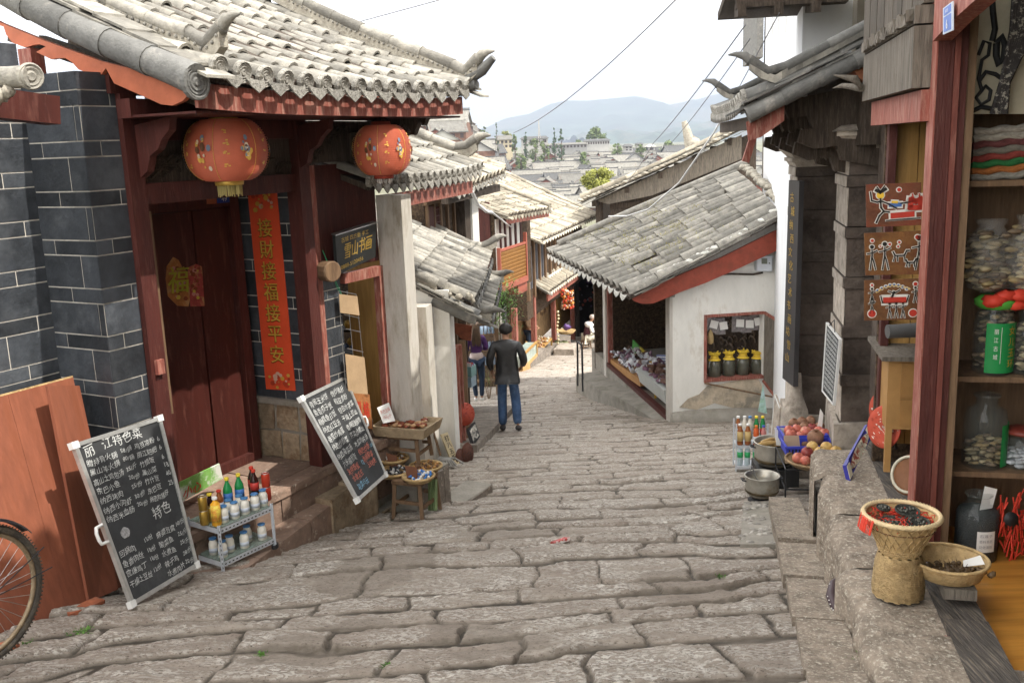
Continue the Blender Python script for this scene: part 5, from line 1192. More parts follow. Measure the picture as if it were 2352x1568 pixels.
# ---------------------------------------------------------------- scroll, stickers, plates on the doorway
def doorbits():
    fr=GP; ub=-.048
    bl=fr.p(ub,*fr.hitu(612,893,ub)[1:]); br=fr.p(ub,*fr.hitu(679,897,ub)[1:]); tr=fr.p(ub,*fr.hitu(634,424,ub)[1:]); tl=fr.p(ub,*fr.hitu(568,428,ub)[1:])
    q=Quad(bl,br,tr,tl); t=thing('couplet_scroll','long red paper couplet with gold characters pasted on the brick beside the door','scroll',q.p(.5,0)); mb=MB(); q.slab(mb,0,1,0,1,-.006,.004); mb.build('paper',SCROLLR,t)
    mb=MB()
    for i,ch in enumerate('接財接福接平安'): q.text(mb,ch,.5,.765-.103*i-(.0 if i<5 else .0),.074,center=True,off=.014,bold=.004,maxw=.8)
    mb.build('gold_characters',mat('scroll_gold',(.72,.46,.07),.5,.12,40,bump=0),t)
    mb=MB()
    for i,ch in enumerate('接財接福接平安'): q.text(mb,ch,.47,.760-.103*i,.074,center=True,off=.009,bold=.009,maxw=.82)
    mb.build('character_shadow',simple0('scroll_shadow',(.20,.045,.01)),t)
    mb=MB(); r2=random.Random(5)
    for (b0,hh,n) in ((.93,.055,26),(.045,.045,22)):
        for i in range(n):
            a=.5+r2.uniform(-.36,.36); b=b0+r2.uniform(-hh,hh)*.8; s=r2.uniform(.03,.09); mb.add([q.p(a+s*math.cos(k),b+s*.15*math.sin(k),.006+.0006*i) for k in np.linspace(0,5.4,7)],[tuple(range(7))],r2.choice([0,0,1,2]))
    mb.build('printed_ornament',[mat('orn_gold',(.62,.36,.06),.5,bump=0),mat('orn_red',(.45,.05,.02),.6,bump=0),mat('orn_pink',(.62,.40,.30),.6,bump=0)],t)
    mb=MB(); q.text(mb,'福',.5,.03,.022,center=True,off=.022); mb.build('small_character',RED,t)
    # door stickers
    H=lambda x,y:fr.p(*fr.hit(x,y,-.652))
    def sticker(ol,label,kind):
        t=thing('door_sticker',label,'sticker',H(*ol[0])); mb=MB(); mb.prism([H(x,y) for x,y in ol],-fr.N*.003); mb.build('paper',mat('sticker_'+kind,{'o':(.33,.13,.035),'r':(.30,.05,.045)}[kind],.6,.2,20,col2=(.42,.24,.10),mix2=(.5,.6),bump=0),t)
        cx=sum(p[0] for p in ol)/len(ol); cy=sum(p[1] for p in ol)/len(ol); mb=MB(); r2=random.Random(len(ol))
        for i in range(16):
            x=cx+r2.uniform(-14,14)*(1 if kind=='o' else .6); y=cy+r2.uniform(-36,40); s=r2.uniform(2,6); mb.add([H(x+s*math.cos(k),y+s*math.sin(k))+fr.N*(.003+.0004*i) for k in np.linspace(0,5.4,7)],[tuple(range(7))],r2.choice([0,1,2]))
        mb.build('printed_pattern',[mat('st_yellow',(.50,.42,.05),.6,bump=0),mat('st_pink',(.50,.22,.18),.6,bump=0),mat('st_brown',(.20,.05,.02),.6,bump=0)],t)
        return t
    t=sticker([(383,612),(398,590),(410,597),(418,612),(432,625),(437,650),(436,690),(433,704),(408,702),(386,680),(381,640)],'orange good fortune paper cutting on the door, left of the red one','o')
    a=H(386,665); b=H(430,662); mb=MB(); q3=Quad(H(384,672),H(428,668),H(428,612),H(384,615)); q3.text(mb,'福',.5,.05,.9,center=True,off=.012,bold=.006); mb.build('yellow_character',mat('st_lime',(.42,.42,.04),.6,bump=0),t)
    sticker([(432,615),(450,606),(464,612),(470,703),(438,704),(434,660)],'narrow red paper cutting on the door, right of the orange one','r')
    sticker([(376,420),(418,418),(420,468),(378,466)],'faded orange paper square above the door','o')
    q=Quad(H(490,467),H(517,465),H(517,436),H(489,436)); t=thing('number_plate','small blue house number plate reading 49 above the door','sign',q.p(.5,0)); mb=MB(); q.slab(mb,0,1,0,1,.04,.05); mb.build('plate',BLUE,t)
    mb=MB(); q.text(mb,'49',.5,.12,.42,center=True,off=.055,bold=.002); q.text(mb,'新华街黄山上段',.5,.68,.18,center=True,off=.055,maxw=.85); mb.build('lettering',WHITE,t)
    q=Quad(H(466,469),H(488,468),H(488,443),H(465,445)); mb=MB(); q.slab(mb,0,1,0,1,.04,.045); o=mb.build('red_plate',ORANGEP); tag(o,'small plain red plate left of the blue number plate','sign')
    # eave tile roll at far left edge
    c=at(30,178,5.1); t=thing('eave_tile_end','round eave tile and lime lump of the neighbouring roof at the left frame edge','roof edge',c); mb=MB(); mb.tube([c-fr.U*.0+np.array([-.3,.05,.02]),c+np.array([-.02,0,0]),c+np.array([.10,-.02,-.0])],[.055,.055,.058],14); mb.lathe(c+np.array([.10,-.02,0]),[(.0,.012),(.02,.015),(.03,.006),(.045,.012),(.05,.006),(.062,.012),(.07,.0),(.06,-.02)][::-1],18,0,False,ax=(.75,-.65,-.1)); mb.build('tile',TILE,t)
    mb=MB(); [mb.ball(c+np.array([R.uniform(-.15,.03),-.03,R.uniform(-.10,-.05)]),R.uniform(.025,.045),7,jit=.3) for _ in range(9)]; mb.build('lime_lumps',MORT,t)
    a=at(-40,235,5.4); b=at(122,255,5.75); mb=MB(); mb.beam(a,b,.14,.16); o=mb.build('eave_plank',DOORR); tag(o,'dark maroon beam end under the left roof edge','beam')
doorbits()
# ================================================================ GOODS
GLASS=mat('clear_glass',(.86,.90,.88),.06,.01,3,bump=0,trans=.92,spec=.5)
GLASSJ=mat('jar_glass',(.16,.19,.18),.05,.01,3,bump=0,alpha=.20,spec=1.0)
def bottle(name,label,h,r,neck,col,cap,loc,lab=None,labz=(.3,.6),group=None,capm=None,shoulder=.62,mt=None):
    t=thing(name,label,'bottle' if 'bottle' in name else ('can' if 'can' in name else 'jar'),loc,group); mb=MB()
    mb.lathe((0,0,0),[(r*.8,0),(r,h*.03),(r,h*shoulder),(r*.93,h*(shoulder+.06)),(neck*1.15,h*.86),(neck,h*.9),(neck,h*.97)],14); b=mb.build('body',col,t,local=True)
    if cap: mb=MB(); mb.lathe((0,0,0),[(neck*1.35,h*.93),(neck*1.4,h*.94),(neck*1.4,h*1.0),(neck*1.2,h*1.015)],14); mb.build('cap',cap,t,local=True)
    if lab: mb=MB(); mb.lathe((0,0,0),[(r*1.02,h*labz[0]),(r*1.03,h*labz[0]),(r*1.03,h*labz[1]),(r*1.02,h*labz[1])],14); mb.build('wrap_label',lab,t,local=True)
    return t
def simple(name,col,**k): return mat(name,col,k.pop('rough',.4),k.pop('var',.05),k.pop('scale',20),bump=0,**k)
MILK=simple('milk_white',(.78,.76,.68)); LIDB=simple('lid_blue',(.07,.20,.42)); SODG=simple('soda_green',(.02,.24,.07),rough=.15); COLA=simple('cola_dark',(.035,.012,.01),rough=.12); JUICE=simple('juice_orange',(.80,.40,.03)); GOLDC=simple('gold_can',(.45,.29,.06),metal=.6,rough=.3); REDC=simple('red_can',(.45,.045,.02),rough=.35); CAPY=simple('cap_yellow',(.80,.62,.05)); CAPR=simple('cap_red',(.60,.05,.03)); LABB=simple('label_blue',(.05,.16,.45)); LABW=simple('label_white_blue',(.55,.60,.68)); LABR=simple('label_red',(.50,.05,.04)); TEA=simple('tea_brown',(.30,.10,.03),rough=.15); WATER=simple('water_pale',(.50,.62,.66),rough=.12); SILV=simple('can_silver',(.6,.6,.58),metal=.8,rough=.3)
def rack():
    B=atz(513,1313,-2.905); Cc=atz(632,1256,-2.905); d=(Cc-B); Ld=np.linalg.norm(d[:2]); hd=math.degrees(math.atan2(d[0],d[1])); fr=Fr((B[0],B[1],0),hd); W=.34; 
    zt=at(494,1217,B[1])[2]; zb=at(504,1296,B[1])[2]+.01; z0=-2.91
    zt=z0+.40 if zt-z0<.2 else zt
    t=thing('drinks_rack','two tier grey slotted metal rack with glass shelves on the stone kerb','rack',fr.p(Ld/2,-W/2,z0))
    mb=MB()
    for u in (0,Ld):
        for n in (0,-W):
            mb.box(fr,u-.014,u+.014,n-.002,n+.002,z0,zt+.03); mb.box(fr,u-.002,u+.002,n-.014,n+.014,z0,zt+.03)
    for z in (zb,zt):
        mb.box(fr,0,Ld,-.002,.002,z-.032,z+.004); mb.box(fr,0,Ld,-W-.002,-W+.002,z-.032,z+.004); mb.box(fr,-.002,.002,-W,0,z-.032,z+.004); mb.box(fr,Ld-.002,Ld+.002,-W,0,z-.032,z+.004)
    mb.build('frame',METALW,t)
    mb=MB()
    for z in (zb,zt):
        for i in range(int(Ld/.034)): u=.02+i*.034; mb.box(fr,u,u+.015,.0025,.0035,z-.019,z-.010)
    for i in range(int((zt-z0)/.034)): mb.box(fr,-.0035,-.0025,.0,.0085,z0+.03+i*.034,z0+.045+i*.034)
    mb.build('slots',DARK,t)
    GS=mat('green_glass_shelf',(.30,.38,.33),.08,.05,5,bump=0,alpha=.55,spec=.8)
    for z in (zb,zt): mb=MB(); mb.box(fr,.006,Ld-.006,-W+.006,-.006,z+.005,z+.011); mb.build('glass_shelf',GS,t)
    mb=MB(); c=fr.p(Ld,0,z0); 
    for i in range(3): mb.tube([c+np.array([.02*math.cos(a),.035*math.sin(a),.006+.011*i]) for a in np.linspace(0,6.3,12)],.007,5)
    mb.build('wire_foot',STEEL,t)
    zz=zt+.012; P=lambda u,n:fr.p(u,n,zz)
    j=bottle('milk_jar','',.125,.033,.020,MILK,LIDB,P(.10,-.06),LABW,(.18,.42),'blue lidded milk jars on the drinks rack',shoulder=.66)
    ks=[(.10,-.06),(.19,-.05),(.285,-.05),(.38,-.05),(.20,-.125),(.30,-.125),(.47,-.06)]
    nm=['nearest milk jar beside the orange bottle on the top shelf','second milk jar along the front edge of the top shelf','third milk jar along the front edge of the top shelf','fourth milk jar along the front edge of the top shelf','milk jar behind the second one on the top shelf','milk jar behind the third one on the top shelf','farthest milk jar on the top shelf, nearest the cola']
    for i,(u,n) in enumerate(ks):
        if i==0: j['label']=nm[0]
        else: copy_tree(j,P(u,n),label=nm[i],rz=i*.7)
    zz2=zb+.012
    for i,(u,n) in enumerate([(.06,-.06),(.06,-.16),(.15,-.09),(.25,-.05),(.34,-.12),(.42,-.05),(.52,-.06),(.60,-.05),(.66,-.12)]):
        if u<Ld-.03: copy_tree(j,fr.p(u,n,zz2),label=['nearest milk jar on the lower shelf by the corner leg','milk jar at the back corner of the lower shelf','milk jar third from the near end of the lower shelf','milk jar fourth from the near end of the lower shelf','milk jar at the back of the lower shelf, middle','milk jar at the front of the lower shelf, middle','milk jar second from the far end of the lower shelf','farthest front milk jar on the lower shelf','farthest back milk jar on the lower shelf'][i],rz=i*1.1)
    bottle('juice_bottle','orange juice bottle at the near corner of the rack',.21,.034,.014,JUICE,WHITE,P(.035,-.06),mat('juice_label',(.75,.30,.05),.5,.3,40,bump=0,col2=(.8,.65,.1),mix2=(.45,.55)),(.15,.75),shoulder=.72)
    def can(u,n,z,m,label,g=None):
        t=thing('drink_can',label,'can',fr.p(u,n,z),g); mb=MB(); mb.lathe((0,0,0),[(.026,0),(.032,.006),(.032,.098),(.027,.106)],14); mb.build('body',m,t,local=True); mb=MB(); mb.lathe((0,0,0),[(.028,.104),(.029,.108),(.024,.108),(.024,.105)],14); mb.build('lid',SILV,t,local=True)
    can(.0,-.15,zz,GOLDC,'lower gold can of the near stack'); can(.0,-.15,zz+.108,GOLDC,'upper gold can of the near stack'); can(.07,-.17,zz,GOLDC,'lower gold can beside the juice bottle'); 
    can(.56,-.12,zz,REDC,'lower red can at the far end of the rack'); can(.56,-.12,zz+.108,REDC,'upper red can at the far end of the rack')
    g=bottle('soda_bottle','green soda bottle with yellow cap, left of its twin',.25,.034,.012,SODG,CAPY,P(.28,-.22),LABB,(.30,.55)); copy_tree(g,P(.38,-.21),label='green soda bottle with yellow cap, right of its twin')
    g=bottle('cola_bottle','dark cola bottle with red cap and label at the far end',.25,.033,.012,COLA,CAPR,P(.50,-.18),LABR,(.38,.62)); copy_tree(g,P(.54,-.25),label='second cola bottle half hidden behind the first')
    bottle('sauce_bottle','small brown bottle with red cap behind the milk jars',.18,.028,.013,TEA,CAPR,P(.20,-.22),LABW,(.2,.5)); bottle('sauce_bottle','small bottle with yellow cap behind the juice bottle',.19,.026,.013,COLA,CAPY,P(.10,-.20),LABW,(.2,.5))
    q=quadpx((392,1168),(512,1098),(506,1072),(394,1128),(B[1]+.40,B[1]+.95,B[1]+.95,B[1]+.40)); t=thing('drinks_poster','green and white drinks poster strip behind the bottles','poster',q.p(.5,0)); mb=MB(); q.slab(mb,0,1,0,1.3,-.01,0); mb.build('sheet',mat('poster_green',(.20,.42,.10),.6,.3,3,col2=(.70,.72,.66),mix2=(.48,.54),bump=0),t)
    mb=MB(); q.text(mb,'小心',.20,.2,.6,off=.006,bold=.004,slant=.2); mb.build('lettering',RED,t)
rack()
def tray(name,label,c,r,h,mt=WICK,rim=.012,group=None,sq=(1,1),tilt=None):
    t=thing(name,label,'basket',c,group); mb=MB(); mb.lathe(c,[(r*.75,0),(r*.82,.004),(r*.97,h*.8),(r,h),(r*.965,h),(r*.8,.016),(0,.012)],24,sq=sq); 
    mb.build('bowl',mt,t); mb=MB(); mb.tube([np.array(c)+np.array([r*.985*sq[0]*math.cos(a),r*.985*sq[1]*math.sin(a),h]) for a in np.linspace(0,2*math.pi,29)],rim,6,cap=False); mb.build('rim',mt,t); return t
def stool(c,w,d,h,hd,name,label,mt=WOODB,cat='stool'):
    fr=Fr(c,hd); t=thing(name,label,cat,c); mb=MB(); mb.box(fr,-d/2,d/2,-w/2,w/2,h-.03,h); mb.build('seat',mt,t)
    for a in (-1,1):
        for b in (-1,1):
            mb=MB(); p=fr.p(a*(d/2-.02),b*(w/2-.02),h-.03); q=fr.p(a*(d/2-.0),b*(w/2-.0),0); mb.beam(q,p,.035,.035,up=(0,1,0)); mb.build('leg',mt,t)
    mb=MB(); z=h*.35
    for a in (-1,1): mb.beam(fr.p(-d/2,a*(w/2-.01),z),fr.p(d/2,a*(w/2-.01),z),.02,.03); mb.beam(fr.p(a*(d/2-.01),-w/2,z+.04),fr.p(a*(d/2-.01),w/2,z+.04),.02,.03)
    mb.build('stretcher',mt,t); return fr
def scatter(mb,fn,n,r,nm=1,jit=.2,seg=6,sq=(1,1,1)):
    for i in range(n): mb.ball(fn(),r*R.uniform(.75,1.25),seg,R.randrange(nm),jit,sq)
def left_goods():
    # stool with shallow box of wares and price card
    Y=8.72; c=at(940,1052,Y); st=stool((c[0],c[1],c[2]),.34,.30,.26,20,'wooden_stool','small wooden stool carrying a box of wares beside the plaster pillar')
    o=at(933,985,Y); fr=Fr((c[0],c[1],c[2]+.262),20); t=thing('ware_box','cloth lined shallow box of brown trinkets on the wooden stool','box',fr.p(0,0,0)); mb=MB()
    w,d,h=.25,.19,.10; o_=1.12
    for s_ in ((-1,0),(1,0),(0,-1),(0,1)):
        pass
    lo=[fr.p(-d,-w,0),fr.p(d,-w,0),fr.p(d,w,0),fr.p(-d,w,0)]; hi=[fr.p(-d*o_,-w*o_,h),fr.p(d*o_,-w*o_,h),fr.p(d*o_,w*o_,h),fr.p(-d*o_,w*o_,h)]; ih=[fr.p(-d*o_+.015,-w*o_+.015,h),fr.p(d*o_-.015,-w*o_+.015,h),fr.p(d*o_-.015,w*o_-.015,h),fr.p(-d*o_+.015,w*o_-.015,h)]; il=[fr.p(-d+.01,-w+.01,.05),fr.p(d-.01,-w+.01,.05),fr.p(d-.01,w-.01,.05),fr.p(-d+.01,w-.01,.05)]
    V=lo+hi+ih+il; F_=[(0,1,2,3)]
    for i in range(4): j=(i+1)%4; F_+= [(i,j,4+j,4+i),(4+i,4+j,8+j,8+i),(8+i,8+j,12+j,12+i)]
    mb.add(V,F_+[(12,13,14,15)]); mb.build('box',mat('canvas_lining',(.36,.28,.18),.9,.15,20,bump=.3,bscale=80),t)
    mb=MB(); scatter(mb,lambda:fr.p(R.uniform(-.15,.15),R.uniform(-.2,.2),.075+R.uniform(0,.03)),60,.022,2,.2,6,(1.5,1,.8)); mb.build('trinkets',[simple('trinket_maroon',(.22,.06,.03)),simple('trinket_tan',(.42,.25,.13))],t)
    q=quadpx((875,968),(908,969),(902,935),(869,924+2),(Y-.08,Y-.05,Y,Y)); q=quadpx((880,972),(908,966),(893,924),(866,936),(Y-.12,Y-.1,Y-.02,Y-.04)); t=thing('price_card','white card with red handwriting stuck in the ware box','card',q.p(.5,0)); mb=MB(); q.slab(mb,0,1,0,1,-.003,0); mb.build('card',WHITE,t); mb=MB(); q.text(mb,'东巴皮绳',.1,.56,.20,maxw=.8,wob=.002); q.text(mb,'10元/个',.15,.22,.2,maxw=.7,wob=.002); mb.build('handwriting',CHALKR,t)
    # front low table with baskets
    Yb=8.3; c=at(958,1176,Yb); fr=stool((c[0],c[1],float(hz(Yb))+.02),.30,.34,.36,24,'wooden_stool','small worn stool holding bead baskets at the foot of the stone porch'); zt=float(hz(Yb))+.385
    def B_(x,y,Yq,r,label,m,col2=None,beads=60,dz=.0):
        p=at(x,y,Yq); t=tray('bead_basket',label,(p[0],p[1],p[2]),r,.045,group='small wicker bead baskets in front of the craft shop'); mb=MB(); scatter(mb,lambda:np.array(p)+np.array([(a:=R.uniform(0,6.28),rr:=r*.8*math.sqrt(R.random()))[1]*math.cos(a),rr*math.sin(a),.03+R.uniform(0,.035)]),beads,.014,len(m),.05); mb.build('beads',m,t)
    ds=simple('beads_dark',(.03,.03,.035)); bl=simple('beads_blue',(.05,.20,.55)); br=simple('beads_ochre',(.38,.20,.06)); gy=simple('beads_silver',(.45,.44,.42)); bn=simple('beads_brown',(.16,.09,.05))
    B_(906,1092,8.40,.150,'left front basket of dark beads',[ds,ds,gy]); B_(905,1062,8.62,.14,'back left basket of brown beads with a tall card',[bn,br,gy]); B_(962,1103,8.15,.145,'front basket with bright blue beads',[bl,bl,WHITE]); B_(978,1080,8.5,.155,'right back basket of ochre and brown beads',[br,bn]); B_(884,1060,8.75,.115,'leftmost small basket, mostly hidden by the chalkboard',[gy,bn])
    for i,(a,Yq,lab) in enumerate((([(893,1068),(915,1077),(911,1046),(887,1040)],8.5,'upright brown card in the back left bead basket'),([(935,1098),(960,1101),(958,1073),(930,1069)],8.1,'upright brown card in the blue bead basket'),([(960,1085),(985,1088),(980,1072),(957,1070)],8.45,'upright brown card in the right back bead basket'))):
        q=quadpx(*a,(Yq,)*4); mb=MB(); q.slab(mb,0,1,0,1,-.003,.002); o=mb.build('display_card',CARDD); tag(o,lab,'card')
    # green cloth
    mb=MB(); n=10; V=[]
    for i in range(n):
        for j in range(8): x=983+22*i/(n-1); y=1100+72*j/7; V.append(at(x,y,8.30+.03*math.sin(i*1.6)+.012*j/7*math.sin(i*2.1)))
    mb.add(V,[(i*8+j,i*8+j+1,i*8+j+9,i*8+j+8) for i in range(n-1) for j in range(7)],0,True); o=mb.build('green_cloth',mat('faded_green_cloth',(.20,.27,.13),.9,.25,6,bump=.1,stretch=(8,8,1))); tag(o,'faded green cloth hanging from the bead basket stool','cloth')
    # upturned broom
    P=[at(966,842,11.75),at(975,925,11.7),at(1012,1046,11.5)]; t=thing('broom','upturned broom with wrapped bristles leaning on the plaster stub wall','broom',P[2]); mb=MB(); mb.tube([P[1],P[2]],.016,7); mb.build('handle',WOODB,t); mb=MB(); mb.tube([P[0],P[0]*.3+P[1]*.7,P[1]],[.085,.075,.03],9); 
    mb.build('bristles',mat('grey_bristles',(.22,.19,.15),.95,.3,9,bump=.5,stretch=(9,9,1)),t); mb=MB(); mb.tube([P[0]*.55+P[1]*.45,P[0]*.45+P[1]*.55],.086,10); mb.build('binding',simple('teal_binding',(.06,.12,.10)),t)
    g=at(1022,1066,11.4); t=thing('mop_head','grey rope mop head resting on the paving by the broom','mop',g); mb=MB()
    for i in range(46): a=R.uniform(0,3.14); l=R.uniform(.12,.27); mb.tube([g+np.array([-.08,0,.09]),g+np.array([l*.5*math.cos(a),-.1*math.sin(a),.08]),g+np.array([l*math.cos(a)*.9,-l*math.sin(a)*.7,.012])],.010,4)
    mb.build('strands',mat('mop_grey',(.30,.29,.27),.95,.2),t)
    # plates / plaques on the left
    def disc(x,y,Y,rx,ry,label,m,m2,name='decorative_plate'):
        c=at(x,y,Y); r=ry/2187*Y; az=math.acos(min(.98,rx/ry)); ax=np.array([math.sin(az),-math.cos(az),.18]); t=thing(name,label,'plate',c-np.array([0,0,r])); ax=nrm(ax)
        mb=MB(); mb.lathe(c,[(r*.3,-.012),(r*.95,-.01),(r,0),(r*.97,.010),(r*.72,.004),(r*.70,.009),(0,.009)],28,0,ax=ax); mb.build('plate',m,t)
        X=nrm(np.cross([0,0,1.],ax)); Yv=np.cross(ax,X); mb=MB()
        for i in range(40):
            a=R.uniform(0,6.28); q=r*R.uniform(.05,.9); s=r*R.uniform(.05,.14); p=c+X*q*math.cos(a)+Yv*q*math.sin(a)+ax*.012; mb.add([p+X*s*math.cos(k)+Yv*s*.6*math.sin(k+a) for k in np.linspace(0,5.2,6)],[tuple(range(6))],R.randrange(len(m2)))
        mb.build('painted_pattern',m2,t)
        mb=MB(); mb.tube([c-np.array([0,0,r])-ax*.02+X*r*.4,c-ax*.02+X*r*.3],.008,5); mb.tube([c-np.array([0,0,r])-ax*.02-X*r*.4,c-ax*.02-X*r*.3],.008,5); mb.build('stand',STEEL,t)
    pr=mat('plate_red',(.42,.07,.04),.5,.1,10,bump=.05); disc(1043,952,13.4,13,31,'left red and cream patterned plate on a blue stand',mat('plate_blue',(.07,.08,.22),.5),[simple('pl_cream',(.55,.45,.38)),pr,pr]); disc(1068,951,13.1,22,28,'round red lacquer plate right of the blue rimmed plate',pr,[simple('pl_dark',(.28,.04,.03)),pr])
    q=quadpx((1088,1022),(1103,1002),(1091,968),(1076,985),(12.8,13.0,13.1,12.9)); t=thing('framed_picture','small black and white framed picture standing on the paving','picture',q.p(.5,0)); mb=MB(); q.slab(mb,0,1,0,1,-.05,0); mb.build('frame',STEEL,t); mb=MB(); q.slab(mb,.1,.9,.12,.88,0,.004); mb.build('print',mat('bw_print',(.45,.43,.38),.6,.5,14,col2=(.04,.04,.04),mix2=(.48,.52),bump=0),t)
    q=quadpx((1041,1070),(1056,1064),(1028,992),(1013,997),(11.55,11.65,11.8,11.7)); t=thing('carved_plaque','narrow pale wooden plaque with dark characters leaning on the wall','plaque',q.p(.5,0)); mb=MB(); q.slab(mb,0,1,0,1,-.02,0); mb.build('board',mat('pale_wood',(.52,.43,.27),.7,.1,5),t); mb=MB()
    for i,ch in enumerate('打八五折'): q.text(mb,ch,.5,.76-.2*i,.15,center=True,off=.006,bold=.004,maxw=.8)
    mb.build('characters',STEEL,t)
    disc(1058,1052,11.75,9,24,'dark carved wooden disc, left of a pair',mat('carved_dark',(.11,.04,.025),.6,.2,30,bump=.4),[simple('cd2',(.07,.025,.018))],'carved_disc'); disc(1074,1040,11.9,12,25,'dark carved wooden disc, right of a pair',mat('carved_dark',(1,1,1)),[simple('cd2',(1,1,1))],'carved_disc')
    # hats / drum, tub of books in the opening
    c=at(1016,865,13.0); t=thing('woven_hat','round pale woven hat hanging in the dark doorway','hat',c); mb=MB(); mb.lathe(c,[(.30,0),(.30,.01),(.12,.05),(0,.06)],22,ax=(.8,-.55,.05),sq=(1,1)); mb.build('brim',mat('straw',(.55,.45,.27),.8,.08),t)
    c=at(1026,905,12.9); t=thing('orange_tub','orange tub standing below the woven hat','tub',c-np.array([0,0,.12])); mb=MB(); mb.lathe(c-np.array([0,0,.12]),[(.12,0),(.16,.22),(.15,.22),(.11,.02)],16); mb.build('tub',simple('tub_orange',(.42,.13,.04)),t)
    for (y,col,lab,z) in ((862,(.25,.45,.45),'teal plastic box of books beside the young woman',0),(886,(.35,.48,.58),'pale blue plastic tub under the box of books',0)):
        c=at(1079,y,17.3); t=thing('plastic_tub',lab,'tub',c); mb=MB(); f=Fr(c,20); mb.box(f,-.12,.12,-.085,.085,0,.19); mb.build('tub',simple('tubcol%d'%y,col),t); mb=MB(); 
        for i in range(7): mb.box(f,-.1+.028*i,-.08+.028*i,-.07,.07,.19,.21+R.uniform(0,.05),i%3)
        mb.build('books',[WHITE,RED,LABB],t)
    # carved sign, clothes rail bits
    zS=GP.hit(770,540,.03)
    bl=GP.p(*GP.hit(776,632,.06)); br=GP.p(*GP.hit(863,590,.06)); tr=GP.p(*GP.hit(864,512,.13)); tl=GP.p(*GP.hit(770,541,.13)); q=Quad(bl,br,tr,tl)
    t=thing('shop_sign','black shop signboard with gold brush characters over the craft shop doorway','sign',q.p(.5,0)); mb=MB(); q.slab(mb,0,1,0,1,-.03,0); mb.build('board',mat('black_lacquer',(.03,.033,.033),.35,.1,6,bump=.02),t)
    mb=MB(); q.text(mb,'雪山书画',.16,.36,.34,maxw=.7,slant=.12,bold=.004); q.text(mb,'古城 四方街 手工',.12,.78,.11,maxw=.8); q.text(mb,'0888-5120456',.08,.10,.12,maxw=.6); mb.build('gold_characters',GOLD,t)
    mb=MB(); q.slab(mb,-.005,1.005,1.0,1.03,-.04,.01); mb.build('top_edge',CHROME,t)
    # hanging wire rack with cards
    f=lambda x,y:GP.p(*GP.hit(x,y,.06)); t=thing('hanging_card_rack','wire grid hung by green string holding brown cardboard sheets','rack',f(820,940)); mb=MB()
    for a,b in (((777,668),(818,676)),((777,668),(800,960)),((818,676),(850,975)),((800,960),(850,975)),((790,722),(825,730)),((795,755),(828,762)),((797,800),(834,808)),((806,880),(842,890)),((797,668),(825,965))): mb.tube([f(*a),f(*b)],.004,4)
    mb.build('wire_grid',CHROME,t)
    for a in ([(779,718),(823,724),(818,680),(776,675)],[(797,898),(843,912),(834,820),(790,812)]):
        q=Quad(*[f(x,y)+GP.N*.01 for x,y in a]); mb=MB(); q.slab(mb,0,1,0,1,0,.004); mb.build('card_sheet',CARD,t)
    q=Quad(*[f(x,y)+GP.N*.01 for x,y in ((812,975),(853,985),(846,905),(802,902))]); mb=MB(); q.slab(mb,0,1,0,1,0,.004); mb.build('card_sheet',mat('rust_card',(.35,.14,.05),.8,.2,8),t); mb=MB(); q.text(mb,'孔條',.2,.35,.4,off=.008,bold=.004,maxw=.7); mb.build('red_characters',RED,t)
    mb=MB(); mb.tube([GP.p(*GP.hit(741,575,.1)),f(790,690)],.004,4); mb.tube([GP.p(*GP.hit(741,575,.1)),f(777,668)],.003,4); mb.build('green_string',simple('string_green',(.04,.35,.16)),t)
    # round bead ornaments at foot of rack
    for i,(x,y) in enumerate(((828,920),(834,948),(838,975),(822,945))):
        c=f(x+6,y); t=thing('ring_ornament',['upper beaded ring ornament hanging below the card rack','middle beaded ring ornament hanging below the card rack','lowest beaded ring ornament below the card rack','leftmost beaded ring ornament below the card rack'][i],'ornament',c,'beaded ring ornaments'); mb=MB(); mb.tube([c+GP.U*.07*math.cos(a)+np.array([0,0,.07*math.sin(a)]) for a in np.linspace(0,6.28,17)],.013,5); mb.build('ring',simple('ring_dark',(.07,.035,.02)),t); mb=MB(); mb.lathe(c,[(.05,-.005),(.05,.005),(0,.008)],12,ax=GP.N); mb.build('centre',CLOTHB,t)
left_goods()
